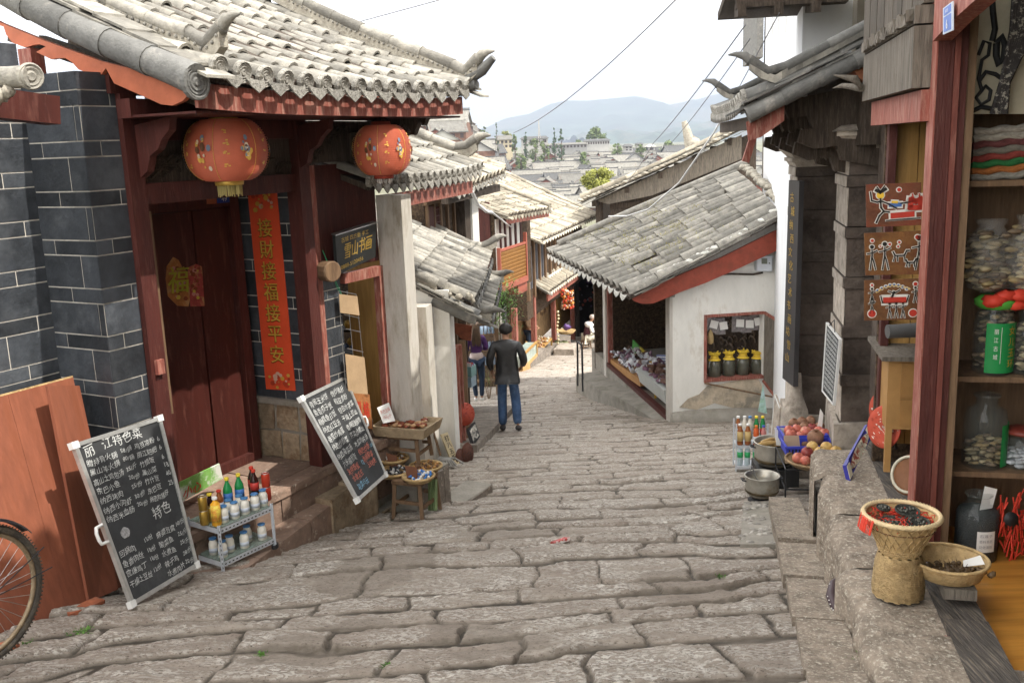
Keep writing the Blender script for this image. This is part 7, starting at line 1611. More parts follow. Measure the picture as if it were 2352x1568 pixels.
    for i,ch in enumerate('丽江茶点'): wraptext(P,ch,.40,.74-.2*i,.16,.14,mb,0)
    mb.build('label_characters',WHITE,t)
    jar(2352,zs[1],.10,.22,'low jar with dark red lid and white balls at the right edge',GLASSJ,[simple('pale_ball',(.5,.52,.55))],.10,simple('lid_darkred',(.16,.03,.02)))
    t,c=jar(2257,zs[0],.115,.40,'big jar of black seeds with a white handwritten label',GLASSJ,[mat('black_seed',(.022,.022,.026),.5,.3,60,bump=.5,bscale=150)],.30,None,seg='full',neck=.52,du=.0)
    P=wrap(c,.118,.09,.21,-2.0,-1.15,WHITE,'white_label',t); mb=MB()
    for i,tx in enumerate(('石莲子','香料草药','功效清热')): wraptext(P,tx,.12,.74-.27*i,.7,.13,mb,0)
    mb.build('label_characters',simple('ink_grey',(.25,.25,.28)),t)
    q=Quad(c+np.array([.0,-.02,.30]),c+np.array([.07,-.02,.31]),c+np.array([.09,-.02,.42]),c+np.array([.02,-.02,.44])); mb=MB(); q.slab(mb,0,1,0,1,0,.002); o=mb.build('paper_slip',WHITE); tag(o,'white paper slip stuck into the neck of the black seed jar','paper')
    # red knots
    c=S(2340,1200,.0); t=thing('red_knots','cluster of red knotted tassels with dark medallions at the right edge','tassels',c); mb=MB()
    for i in range(110): p=c+np.array([R.uniform(-.10,.14),R.uniform(-.05,.05),R.uniform(-.16,.20)]); mb.tube([p,p+np.array([R.uniform(-.03,.03),R.uniform(-.03,.03),-R.uniform(.03,.12)])],.005,4)
    mb.build('tassels',RED,t); mb=MB(); [mb.lathe(c+np.array(p),[(.04,0),(.04,.01),(0,.012)],12,ax=(0,-1,.2)) for p in ((-.08,-.06,.05),(.05,-.07,-.02))]; mb.build('medallions',STEEL,t)
    # textiles
    cols=[(.30,.28,.24),(.26,.05,.04),(.36,.33,.28),(.40,.14,.04),(.20,.18,.15),(.34,.31,.27),(.03,.16,.05),(.15,.05,.05)]
    a=S(2226,410); b=S(2370,400); hh=S(2226,290)[2]-a[2]
    for i in range(8):
        z=a[2]+hh*i/8; m=mat('textile%d'%i,cols[(i*3)%8],.9,.25,14,stretch=(1,8,4),bump=.2); mb=MB(); n=12; 
        P0=[np.array([a[0],a[1]-.02,z]),np.array([b[0],b[1]-.02,z+.02])]
        mb.tube([P0[0]+(P0[1]-P0[0])*k/n+np.array([0,0,.006*math.sin(k*1.3+i)]) for k in range(n+1)],hh/16*1.25,8); o=mb.build('folded_textile',m); tag(o,['lowest','second','third','fourth','fifth','sixth','seventh','top'][i]+' folded cloth from the bottom of the textile stack','textile','stack of folded textiles')
    # poster of brush drawing
    q=Quad(S(2222,262,.05),S(2375,262,.05),S(2375,-10,.05),S(2236,-10,.05)); t=thing('wall_hanging','cream wall hanging with bold black brush strokes, top right','poster',q.p(.5,0)); mb=MB(); q.slab(mb,0,1,0,1,-.01,0); mb.build('sheet',mat('cream_cloth',(.46,.42,.32),.9,.1,6,bump=.1),t)
    mb=MB()
    for pts,r in (([(.30,.98),(.33,.85),(.37,.72),(.33,.62)],.020),([(.12,.5),(.2,.62),(.3,.6),(.28,.5),(.18,.46),(.14,.3),(.2,.2)],.012),([(.4,.6),(.48,.66),(.54,.58),(.52,.46),(.44,.42),(.40,.5),(.4,.6)],.022),([(.15,.28),(.25,.36),(.4,.34),(.5,.3)],.014),([(.2,.2),(.12,.14),(.2,.08),(.32,.12),(.34,.2),(.26,.24),(.2,.2)],.013),([(.05,.02),(.2,.06),(.4,.04)],.016),([(.72,.6),(.78,.66),(.84,.6),(.8,.5),(.72,.6)],.014),([(.55,.28),(.6,.4),(.7,.45)],.012)): mb.tube([q.p(a_,b_,.004) for a_,b_ in pts],r*.8,5)
    mb.build('brush_drawing',STEEL,t)
    c=S(2345,55,.0); t=thing('woven_scarf','dark patterned woven scarf hanging in front of the wall hanging','scarf',c-np.array([0,0,.5])); mb=MB()
    for i in range(9): x0=2330+i*6; mb.tube([S(x0,-20,-.02),S(x0-6,70,-.02),S(x0-30-4*i,190,-.02),S(x0-52-2*i,262,-.02)],.012,5)
    mb.build('scarf',mat('black_white_weave',(.05,.045,.045),.9,.3,10,col2=(.35,.33,.28),mix2=(.54,.58),scale2=40,bump=.3),t)
    # roll
    a,b=S(2292,1336,-.05),S(2385,1345,-.05); mb=MB(); mb.tube([a,b],.035,12); o=mb.build('paper_roll',mat('plastic_roll',(.42,.43,.43),.3)); tag(o,'pale roll lying below the bench board at the right edge','roll')
    # blue number plate on post
    q=Quad(*[fr.p(*fr.hit(x,y,-.045)) for x,y in ((2169,80),(2191,70),(2191,3),(2169,20))]); t=thing('street_number_plate','blue and white number plate fixed high on the shop post','sign',q.p(.5,0)); mb=MB(); q.N=-fr.N; q.slab(mb,0,1,0,1,0,.006); mb.build('plate',simple('plate_white',(.55,.60,.68)),t); mb=MB(); q.slab(mb,.12,.88,.06,.62,.0065,.008); q.slab(mb,.12,.88,.68,.95,.0065,.008); mb.build('blue_field',simple('plate_blue2',(.10,.18,.50)),t); mb=MB(); q.text(mb,'6',.5,.14,.38,center=True,off=.011,bold=.004); q.text(mb,'新华街',.5,.74,.12,center=True,off=.011,maxw=.7); mb.build('lettering',WHITE,t)
    # ---- three paintings
    up=us_near+.42; PP=lambda x,y:fr.p(up,*fr.hitu(x,y,up)[1:])
    WH=simple('outline_white',(.62,.60,.55)); BK=simple('paint_black',(.02,.018,.016)); RD=simple('paint_red',(.42,.04,.025)); YL=simple('paint_yellow',(.70,.45,.04)); BU=simple('paint_blue',(.06,.14,.35))
    def painting(bl,br,tr,tl,base,label,figs):
        q=Quad(PP(*bl),PP(*br),PP(*tr),PP(*tl)); t=thing('painted_board',label,'painting',q.p(.5,0),'painted boards hanging by the red post'); mb=MB(); q.slab(mb,0,1,0,1,-.012,0); mb.build('board',base,t)
        lay={}
        for kind,pts,w,m in figs:
            if kind=='l':
                for mm,ww,oo in ((WH,w*1.9,.001),(m,w,.0035)):
                    b=lay.setdefault(mm.name,(mm,MB()))[1]
                    P=[q.p(a_/q.W*q.H if False else a_,b_,oo) for a_,b_ in pts]
                    for p0,p1 in zip(P[:-1],P[1:]):
                        d=p1-p0; L_=np.linalg.norm(d); 
                        if L_<1e-6: continue
                        d/=L_; s=np.cross(q.N,d)*ww*q.H*.5; e=d*ww*q.H*.35; b.add([p0-s-e,p1-s+e,p1+s+e,p0+s-e],[(0,1,2,3)])
            else:
                cx,cy=pts; asp=q.H/q.W
                for mm,ww,oo in ((WH,w+.022,.001),(m,w,.0035)):
                    b=lay.setdefault(mm.name,(mm,MB()))[1]; b.add([q.p(cx+ww*asp*math.cos(k),cy+ww*math.sin(k),oo) for k in np.linspace(0,6.0,14)],[tuple(range(14))])
        for mm,b in lay.values(): b.build('figures',mm,t)
    ocr=lambda n,c1,c2:mat(n,c1,.6,.25,12,col2=c2,mix2=(.45,.62),bump=.1)
    def man(x,y,s,w=.03,arms=1): return [('l',[(x-.05*s,y-.32*s),(x-.02*s,y-.1*s),(x,y+.05*s),(x,y+.2*s)],w,BK),('l',[(x+.06*s,y-.32*s),(x+.03*s,y-.12*s),(x,y)],w,BK),('l',[(x-.10*s,y+.1*s),(x,y+.12*s),(x+.10*s,y+.18*s)],w,BK),('c',(x,y+.28*s),.05*s,BK)]
    def dog(x,y,s): return [('l',[(x-.1*s,y+.08*s),(x-.07*s,y),(x+.08*s,y),(x+.12*s,y+.1*s),(x+.16*s,y+.1*s)],.035,BK),('l',[(x-.07*s,y),(x-.10*s,y-.12*s)],.025,BK),('l',[(x-.03*s,y),(x-.03*s,y-.12*s)],.025,BK),('l',[(x+.08*s,y),(x+.09*s,y-.12*s)],.025,BK)]
    figs=[('l',[(.08,.82),(.10,.62),(.20,.58),(.28,.60),(.42,.52),(.55,.42)],.035,BK),('l',[(.26,.66),(.27,.45),(.32,.36),(.24,.26),(.18,.10)],.04,BK),('l',[(.32,.36),(.42,.34)],.035,BK),('c',(.26,.74),.085,YL),('l',[(.18,.86),(.26,.80),(.36,.88)],.07,BK),('l',[(.20,.93),(.26,.82),(.34,.95)],.03,BK),('l',[(.44,.50),(.62,.50)],.09,BU),('l',[(.48,.57),(.56,.56)],.06,YL),('l',[(.62,.53),(.80,.55)],.03,BK),('l',[(.82,.62),(.80,.42),(.98,.42),(1,.62),(.9,.56),(.82,.62)],.12,RD),('l',[(.84,.74),(.86,.62)],.03,RD),('l',[(.96,.74),(.97,.62)],.03,RD),('l',[(.36,.14),(.98,.17)],.025,BK),('l',[(.48,.25),(.84,.27)],.13,RD),('c',(.60,.85),.045,RD)]
    painting((1990,522),(2116,517),(2116,419),(1989,424),ocr('board_a',(.13,.045,.02),(.17,.035,.018)),'top painted board with a running figure and red animal',figs)
    figs=man(.13,.42,.9)+man(.36,.45,1.0)+dog(.62,.45,1.1)+dog(.82,.28,.8)+man(.97,.5,1.2)+[('c',(.14,.82),.035,RD),('c',(.94,.86),.05,RD),('c',(.45,.72),.03,RD),('c',(.62,.76),.03,RD),('c',(.60,.66),.025,RD),('c',(.28,.68),.02,RD)]
    painting((1988,632),(2114,630),(2115,530),(1985,536),ocr('board_b',(.16,.07,.02),(.12,.04,.015)),'middle painted board with dancing figures and dogs',figs)
    figs=[('l',[(.22,.70),(.34,.80),(.50,.86),(.70,.82),(.82,.76)],.02,YL)]+[('c',(.24+.075*i,.74+.13*math.sin(i*.42)),.028,BU) for i in range(8)]+man(.14,.62,.6,.022)+man(.14,.36,.6,.022)+man(.92,.62,.6,.022)+[('c',(.14,.17),.09,RD),('c',(.88,.17),.09,RD),('l',[(.38,.50),(.72,.50)],.14,RD),('l',[(.30,.60),(.33,.44),(.76,.44),(.80,.60)],.03,BK),('l',[(.50,.56),(.54,.70)],.05,BK),('l',[(.44,.72),(.54,.66),(.64,.74)],.03,BK)]+man(.46,.25,.6,.022)+man(.58,.25,.6,.022)+man(.70,.25,.6,.022)+[('c',(.14,.88),.03,RD),('c',(.92,.88),.045,RD)]
    painting((1985,736),(2112,734),(2113,640),(1985,644),ocr('board_c',(.14,.06,.02),(.10,.035,.015)),'bottom painted board with a red palanquin and two red discs',figs)
    # desk with basin
    ud=us_near+1.15; D=lambda x,y,du=0:fr.hitu(x,y,ud+du)
    nA,zt=D(2042,815)[1:]; t=thing('wooden_desk','small honey coloured wooden desk behind the painted boards','desk',fr.p(ud+.3,nA+.3,-2.3)); n1=nA+.75; zb=D(2042,985)[2]
    mb=MB(); mb.box(fr,ud-.06,ud+.62,nA-.05,n1,zt-.03,zt); mb.build('desk_top',WOODG,t)
    mb=MB(); mb.box(fr,ud,ud+.55,nA,n1-.05,zb,zt-.031); mb.build('body',mat('honey_wood',(.36,.20,.07),.6,.12,4,bump=.05),t)
    mb=MB(); mb.box(fr,ud-.012,ud-.0,nA+.08,n1-.06,zb+.36*(zt-zb)*1.2,zt-.05); mb.box(fr,ud-.012,ud,nA+.08,n1-.06,zb+.03,zb+.34*(zt-zb)*1.2); mb.build('drawer',mat('honey_wood2',(.31,.165,.055),.6,.12,4,bump=.05),t)
    for a in (0,.5):
        for b in (nA,n1-.1): boxpart('leg',fr,(ud+a,ud+a+.04,b,b+.04,zb-.3,zb),_M['honey_wood'],t)
    c=fr.p(ud+.1,nA+.36,zt); t=thing('blue_basin','blue plastic basin on the wooden desk','basin',c); mb=MB(); mb.lathe(c,[(.10,0),(.15,.10),(.16,.10),(.145,.10),(.10,.01)],18); mb.build('bowl',simple('basin_blue',(.03,.16,.48)),t); mb=MB(); mb.tube([c+np.array([-.17,0,.10]),c+np.array([-.02,.0,.115])],.018,6); mb.build('orange_handle',simple('oran',(.70,.28,.04)),t)
    a,b=fr.p(ud-.02,nA-.02,zt+.16),fr.p(ud+.12,nA+.62,zt+.17); mb=MB(); mb.tube([a,b],[.045,.06],12); o=mb.build('cloth_roll',simple('roll_grey',(.10,.10,.10))); tag(o,'dark grey roll lying above the blue basin on the desk','roll')
    # plates & easel on plinth
    def plate(x,y,Y,rx,ry,label,tilt=.2):
        c=at(x,y,Y); r=ry/2187*Y; az=math.asin(min(1,rx/ry)); ax=nrm([-math.cos(az),-math.sin(az),tilt]); t=thing('lacquer_plate',label,'plate',c-np.array([0,0,r]),'red lacquer plates propped on the stone plinth'); mb=MB(); mb.lathe(c,[(r*.3,-.015),(r*.95,-.012),(r,0),(r*.97,.010),(r*.72,.002),(0,.002)],30,0,ax=ax); mb.build('plate',_M['plate_red'],t)
        X=nrm(np.cross([0,0,1.],ax)); Yv=np.cross(ax,X); mb=MB()
        for i in range(90):
            a=R.uniform(0,6.28); q=r*R.uniform(.0,.88); s=r*R.uniform(.04,.10); p=c+X*q*math.cos(a)+Yv*q*math.sin(a)+ax*.007; mb.add([p+X*s*math.cos(k)+Yv*s*.6*math.sin(k+a) for k in np.linspace(0,5.2,6)],[tuple(range(6))],R.randrange(2))
        mb.build('painted_pattern',[simple('pl_cream2',(.62,.52,.45)),simple('pl_red2',(.30,.05,.03))],t)
        mb=MB(); mb.tube([c+X*r*.3-ax*.02,c-np.array([0,0,r])-ax*.12],.012,5); mb.build('stand',STEEL,t)
    plate(2027,938,6.5,15,42,'upper red and cream lacquer plate, behind the other'); plate(2031,980,6.2,20,52,'lower red and cream lacquer plate, in front')
    q=quadpx((1940,1067),(1950,1105),(2009,993),(1994,974),(6.15,6.15,6.5,6.5)); q=Quad(at(1950,1105,6.1),at(2006,995,6.55),at(1992,974,6.6),at(1941,1068,6.15))
    t=thing('framed_plate','blue square frame holding a round patterned plate, leaning on the plinth','plate',q.p(.5,0)); mb=MB(); q.slab(mb,0,1,0,1,-.02,0); q.slab(mb,0,.12,0,1,0,.01); mb.build('frame',simple('frame_blue',(.03,.03,.22)),t)
    mb=MB(); mb.add([q.p(.5+.38*math.cos(a),.5+.46*math.sin(a),.006) for a in np.linspace(0,6.1,24)],[tuple(range(24))]); mb.build('round_plate',mat('plate_mixed',(.50,.48,.38),.5,.4,30,col2=(.28,.06,.04),mix2=(.5,.54),scale2=26,bump=0),t)
    mb=MB(); q.slab(mb,.88,1,.1,.9,.001,.004); q.slab(mb,.0,.10,.1,.9,.011,.014); mb.build('cream_bands',simple('band_cream',(.62,.58,.45)),t)
    c=at(2090,1090,5.55); t=thing('wooden_disc','carved brown wooden disc leaning inside the shop doorway','plate',c-np.array([0,0,.12])); ax=nrm([-.75,-.45,.35]); mb=MB(); mb.lathe(c,[(.10,-.02),(.125,0),(.12,.012),(.08,.006),(0,.006)],26,ax=ax,sq=(1.05,1)); mb.build('disc',mat('disc_brown',(.17,.075,.035),.5,.15,6),t); mb=MB(); mb.tube([c+np.cross(ax,nrm(np.cross([0,0,1],ax)))*.11*math.sin(a)+nrm(np.cross([0,0,1],ax))*.115*math.cos(a)+ax*.012 for a in np.linspace(0,6.28,25)],.010,5); mb.build('pale_border',simple('pale_border',(.45,.42,.33)),t)
    # tall coin basket
    c=atz(2062,1362,-2.295); t=thing('tall_basket','tall waisted wicker basket filled with coins and red threads','basket',c); hgt=.43
    def weave(prof,m,name,amp=.006,n=56,rows=46):
        mb=MB(); V=[]; prof=np.array(prof)
        for i in range(rows+1):
            s=i/rows; z=prof[0][1]+(prof[-1][1]-prof[0][1])*s; r=np.interp(z,prof[:,1],prof[:,0])
            for j in range(n): V.append(c+np.array([(r+amp*(1 if (i+ (j//2))%2 else -1))*math.cos(2*math.pi*j/n),(r+amp*(1 if (i+(j//2))%2 else -1))*math.sin(2*math.pi*j/n),z]))
        mb.add(V,[(i*n+j,i*n+(j+1)%n,(i+1)*n+(j+1)%n,(i+1)*n+j) for i in range(rows) for j in range(n)],0,True); return mb.build(name,m,t)
    weave([(.118,0),(.122,.04),(.112,.17),(.098,.225)],WICK,'woven_base'); weave([(.095,.225),(.12,.30),(.155,.37),(.175,.42)],mat('wicker_plain',(.46,.32,.15),.6,.14,14,bump=.2),'woven_funnel',.0012,48,12)
    mb=MB()
    for k in range(22):
        a0=2*math.pi*k/22
        for s_ in (1,-1): mb.tube([c+np.array([rr*math.cos(a0+s_*q),rr*math.sin(a0+s_*q),z]) for rr,q,z in ((.099,0,.235),(.125,.25,.30),(.158,.5,.37),(.178,.7,.415))],.0032,4)
    for z,rr in ((.24,.102),(.25,.106),(.262,.110)): mb.tube([c+np.array([rr*math.cos(a),rr*math.sin(a),z]) for a in np.linspace(0,6.283,29)],.004,4)
    mb.build('cane_binding',WICK,t)
    mb=MB(); mb.tube([c+np.array([.180*math.cos(a),.180*math.sin(a),.425]) for a in np.linspace(0,6.283,41)],.013,8); 
    for k in range(60): a=2*math.pi*k/60; mb.tube([c+np.array([.193*math.cos(a),.193*math.sin(a),.423]),c+np.array([.180*math.cos(a+.05),.180*math.sin(a+.05),.440]),c+np.array([.167*math.cos(a+.1),.167*math.sin(a+.1),.425])],.003,4)
    mb.build('rim',mat('rim_pale',(.58,.45,.26),.6,.1,20),t)
    for i,(dx,dy,lab) in enumerate(((-.065,-.05,'dark bronze coin at the near left of the basket'),(.045,-.075,'dark bronze coin at the near right of the basket'),(.05,.05,'dark bronze coin at the far side of the basket'),(-.06,.08,'small dark coin at the back rim of the basket'))):
        p=c+np.array([dx,dy,.408+.008*i]); r=.062 if i<3 else .035; u=thing('bronze_coin',lab,'coin',p,'bronze coins in the tall basket'); ax=nrm([.05*(i-1),-.12,1]); mb=MB(); mb.lathe(p,[(r*.97,-.005),(r,0),(r*.97,.006),(r*.86,.003),(r*.84,.0)],24,ax=ax); mb.lathe(p,[(r*.84,.001),(0,.001)],24,ax=ax); mb.build('coin',mat('bronze_dark',(.06,.062,.052),.5,.3,40,metal=.5,bump=.5,bscale=160),u)
        mb=MB(); [mb.ball(p+np.array([R.uniform(-.7,.7)*r*.9,R.uniform(-.7,.7)*r*.9,.003+.0]),.006,5,jit=.2) for _ in range(18)]; mb.build('relief',mat('bronze_light',(.13,.13,.11),.4,.2,30,metal=.5),u)
    mb=MB()
    for i in range(260):
        a=R.uniform(0,6.28); q=R.uniform(.03,.16); p=c+np.array([q*math.cos(a),q*math.sin(a),.385+R.uniform(0,.03)]); mb.tube([p,p+np.array([R.uniform(-.02,.02),R.uniform(-.02,.02),R.uniform(-.005,.02)]),p+np.array([R.uniform(-.035,.035),R.uniform(-.035,.035),0])],.0022,4)
    for i in range(30): a=R.uniform(2.9,3.6); p=c+np.array([.19*math.cos(a),.19*math.sin(a),.43]); mb.tube([p,p+np.array([-.012,-.01,-.03]),p+np.array([-.02,-.01,-.07])],.0022,4)
    o=mb.build('red_threads',RED); tag(o,'tangled red threads lying among the coins in the tall basket','threads')
    mb=MB(); mb.lathe(c,[(.165,.37),(.0,.372)],20); mb.build('inner_bed',CARDD,t)
    # flat tray basket
    c=at(2178,1318,4.45); t=tray('flat_basket','shallow round bamboo basket of dried roots beside the tall basket',c,.185,.085,WICK,.009,tilt=1)
    mb=MB(); scatter(mb,lambda:np.array(c)+np.array([R.gauss(-.01,.06),R.gauss(-.05,.035),.03+R.uniform(0,.03)]),70,.014,1,.4,6,(1.3,1,1)); 
    for i in range(120): p=np.array(c)+np.array([R.gauss(-.01,.06),R.gauss(-.04,.04),.04]); mb.tube([p,p+np.array([R.uniform(-.03,.03),R.uniform(-.02,.02),R.uniform(0,.04)])],.0015,4)
    mb.build('dried_roots',simple('roots_dark',(.11,.07,.035)),t)
    q=Quad(c+np.array([.05,-.05,.06]),c+np.array([.15,-.06,.075]),c+np.array([.15,-.01,.10]),c+np.array([.06,-.02,.08])); mb=MB(); q.slab(mb,0,1,0,1,0,.002); o=mb.build('paper_slip',WHITE); tag(o,'white paper slip lying in the flat bamboo basket','paper')
    mb=MB(); mb.box(Fr(c,13),-.16,.16,-.05,.10,-.06,-.005); o=mb.build('wood_block',WOODG); tag(o,'grey wood block under the flat bamboo basket','block')
    # perforated dark strap on kerb
    P=[at(x,y,Y) for x,y,Y in ((1936,1322,5.15),(1921,1340,5.0),(1917,1368,4.9),(1926,1395,4.8),(1938,1408,4.75))]; t=thing('leather_strap','curved dark perforated leather strap lying against the plinth edge','strap',P[2]); mb=MB(); mb.tube([p+np.array([-.02,0,0]) for p in P],[.006,.022,.03,.022,.006],8); mb.build('strap',simple('strap_dark',(.06,.04,.045),rough=.5),t)
    mb=MB(); [mb.ball(P[i]*(1-s)+P[i+1]*s+np.array([-.045,-.02,.01]),.004,5) for i in range(1,4) for s in (0,.33,.66)]; mb.build('studs',WHITE,t)
right_goods()
def fruit_stand():
    # pots
    def pot(x,y,Y,r,h,label,rust):
        p=at(x,y,Y); t=thing('cooking_pot',label,'pot',p); mb=MB(); mb.lathe(p,[(r*.55,0),(r*.8,h*.06),(r*.97,h*.35),(r,h*.6),(r*.98,h*.92),(r*1.05,h),(r*1.05,h*1.02),(r*.95,h*1.0),(r*.93,h*.6),(r*.7,h*.15),(0,h*.1)],30); mb.build('pan',mat('pot_metal',(.42,.40,.35),.35,.15,6,col2=(.24,.17,.07),mix2=(.52,.7),metal=.6,bump=.03),t)
        mb=MB(); mb.lathe(p,[(r*.92,h*.20),(r*.985,h*.28),(r*.995,h*.34),(r*.985,h*.34)],30); mb.build('soot_band',mat('soot',(.10,.075,.04),.7,.4,10,metal=.3),t)
        mb=MB(); [mb.tube([p+np.array([s*r*1.0,-.03,h*.8]),p+np.array([s*r*1.2,-.03,h*.84]),p+np.array([s*r*1.2,.03,h*.84]),p+np.array([s*r*1.0,.03,h*.8])],.008,6) for s in (-1,1)]; mb.build('handles',STEEL,t)
        return p,t
    p,t=pot(1750,1138,8.35,.155,.20,'smaller dented aluminium pot with tongs standing on a burner','')
    mb=MB(); mb.tube([p+np.array([-.03,0,.10]),p+np.array([-.10,-.02,.30]),p+np.array([-.13,-.02,.31]),p+np.array([-.12,-.02,.27]),p+np.array([-.01,0,.12])],.005,6); o=mb.build('tongs',CHROME); tag(o,'wire tongs standing in the smaller pot','tongs')
    mb=MB(); mb.lathe(p-np.array([0,0,.10]),[(.13,-.05),(.13,.06),(.09,.10),(.07,.10)],18); mb.box(Fr(p-np.array([0,0,.1]),10),-.05,.3,-.02,.02,-.06,.06); o=mb.build('burner',STEEL); tag(o,'black burner under the smaller pot','burner')
    p,t=pot(1779,1066,9.0,.20,.24,'larger aluminium pot of boiled corn on the black stove','')
    for i in range(6):
        q=p+np.array([R.uniform(-.10,.10),R.uniform(-.08,.08),.19+.01*i]); a=R.uniform(-.6,.6); mb=MB(); d=np.array([math.cos(a),math.sin(a),.05]); mb.tube([q-d*.09,q-d*.04,q+d*.05,q+d*.10],[.018,.026,.025,.012],8); o=mb.build('corn_cob',simple('corn_tan',(.42,.27,.10))); tag(o,['nearest','second','third','fourth','fifth','topmost'][i]+' corn cob floating in the larger pot','corn','corn cobs in the larger pot')
    mb=MB(); mb.box(Fr(p,5),-.20,.22,-.19,.2,-.30,-.005); o=mb.build('stove',mat('stove_black',(.03,.03,.03),.6,.2,8)); tag(o,'soot black stove box under the larger pot','stove')
    # cardboard
    q=quadpx((1812,1058),(1845,1068),(1832,985),(1806,988),(8.55,8.5,8.55,8.6)); q=quadpx((1803,1063),(1843,1068),(1835,1000),(1800,1000),(8.5,8.5,8.5,8.5)); mb=MB(); q.slab(mb,0,1,0,1,-.004,0); o=mb.build('price_card',mat('card_pinkish',(.52,.38,.26),.9,.05)); tag(o,'blank pinkish cardboard hanging between the pots and the fruit','card')
    q=quadpx((1783,1022),(1804,1024),(1801,982),(1779,982),(8.9,)*4); mb=MB(); q.slab(mb,0,1,0,1,-.004,0); o=mb.build('price_card',WHITE); tag(o,'white card propped beside the blue fruit crate','card')
    # wire stand
    c=at(1838,1118,8.25); t=thing('wire_stand','black wire stand carrying the fruit crates','stand',c); mb=MB(); f=Fr(c,8); zt=at(1838,1062,8.25)[2]-c[2]
    for u in (-.2,.45):
        for n in (-.16,.20): mb.tube([f.p(u,n,-.1),f.p(u,n,zt)],.008,6)
    for z in (.05,zt): mb.tube([f.p(-.2,-.16,z),f.p(.45,-.16,z),f.p(.45,.2,z),f.p(-.2,.2,z),f.p(-.2,-.16,z)],.008,6)
    for k in range(6): mb.tube([f.p(-.2,-.16+.072*k,zt),f.p(.45,-.16+.072*k,zt)],.005,4)
    mb.build('frame',STEEL,t)
    BL=simple('crate_blue',(.045,.06,.42),rough=.45)
    def crate(c,hd,w,d,h,label):
        t=thing('fruit_crate',label,'crate',c); f=Fr(c,hd); mb=MB(); 
        mb.box(f,-d/2,d/2,-w/2,w/2,0,.008); mb.box(f,-d/2,-d/2+.008,-w/2,w/2,0,h); mb.box(f,d/2-.008,d/2,-w/2,w/2,0,h); mb.box(f,-d/2,d/2,-w/2,-w/2+.008,.0,h); mb.box(f,-d/2,d/2,w/2-.008,w/2,.0,h)
        mb.box(f,-d/2-.012,-d/2,-w/2-.012,w/2+.012,h-.018,h+.002); mb.box(f,d/2,d/2+.012,-w/2-.012,w/2+.012,h-.018,h+.002); mb.box(f,-d/2,d/2,-w/2-.012,-w/2,h-.018,h+.002); mb.box(f,-d/2,d/2,w/2,w/2+.012,h-.018,h+.002)
        mb.build('crate',BL,t)
        mb=MB(); [mb.box(f,-d/2-.002,-d/2,-w/2+.02+i*.03,-w/2+.035+i*.03,.02,h-.03) for i in range(int(w/.03)-1)]; mb.build('slots',DARK,t); return f
    c1=at(1842,1012,8.75); f1=crate(c1,5,.40,.30,.10,'blue plastic crate of pink apples, behind'); c2=at(1855,1036,8.45); f2=crate(c2,5,.44,.26,.09,'blue plastic crate of dark pomegranates, in front')
    c3=at(1868,1066,8.15); tray('fruit_basket','round wicker basket of mixed apples and pomegranates',c3,.245,.05,WICKD,.012)
    cols={'pink':mat('apple_pink',(.50,.14,.10),.4,.2,12,col2=(.60,.36,.20),mix2=(.48,.66),scale2=16,bump=0),'yel':mat('fruit_yellow',(.58,.38,.13),.45,.12,14,col2=(.50,.18,.10),mix2=(.52,.7),bump=0),'brown':mat('pomegranate_brown',(.24,.125,.075),.6,.2,20,bump=.1),'dark':mat('fruit_darkred',(.25,.05,.045),.4,.2,10,bump=0)}
    def fruit(p,r,k,label,grp):
        t=thing('fruit',label,'fruit',p-np.array([0,0,r]),grp); mb=MB(); mb.lathe(p,[(0,-r*.88),(r*.5,-r*.9),(r*.9,-r*.5),(r,0),(r*.93,r*.45),(r*.6,r*.85),(r*.2,r*.86),(0,r*.74)],16,ax=(R.uniform(-.4,.4),R.uniform(-.9,.1),1)); mb.build('flesh',cols[k],t)
        if k in('brown','dark'): mb=MB(); mb.lathe(p+np.array([0,-r*.2,r*.8]),[(r*.12,0),(r*.16,r*.1),(r*.3,r*.3)],7); mb.build('crown',cols['brown'],t)
        else: mb=MB(); mb.tube([p+np.array([0,0,r*.7]),p+np.array([.004,0,r*1.05])],.003,5); mb.build('stem',WOODD,t)
    def lay(lst,Y,grp,z): 
        for (x,y,r,k,lab,dy) in lst: fruit(at(x,y,Y+dy),r/2187*Y,k,lab,grp)
    lay([(1823,972,13,'brown','brown pomegranate at the top left of the fruit pile',.28),(1842,968,12,'brown','brown pomegranate second along the top of the pile',.25),(1862,966,12,'brown','brown pomegranate at the top middle of the pile',.25),(1848,980,12,'brown','brown pomegranate behind the pink apples',.15),(1865,982,12,'dark','split dark pomegranate near the top of the pile',.12),(1883,980,12,'brown','brown pomegranate at the top right of the pile',.15),
         (1812,988,12,'pink','pink apple at the left edge of the back crate',0),(1830,985,12,'pink','pink apple second from the left of the back crate',.03),(1816,998,13,'pink','big pink apple at the front left of the back crate',-.1),(1838,1002,12,'pink','pink apple at the front of the back crate',-.1),(1851,992,14,'pink','red apple in the middle of the back crate',-.05),(1868,996,11,'pink','small pink apple beside the large pomegranate',-.03),(1880,990,12,'pink','pink apple near the right of the back crate',0),(1893,996,13,'pink','pink apple at the right end of the back crate',-.05)],8.75,'pomegranates and apples in the blue crates',0)
    lay([(1824,1022,13,'brown','dark brown pomegranate in the left of the front crate',.15),(1848,1018,12,'brown','brown pomegranate in the middle of the front crate',.15),(1873,1005,20,'brown','largest brown pomegranate at the centre of the stand',.05)],8.45,'pomegranates and apples in the blue crates',0)
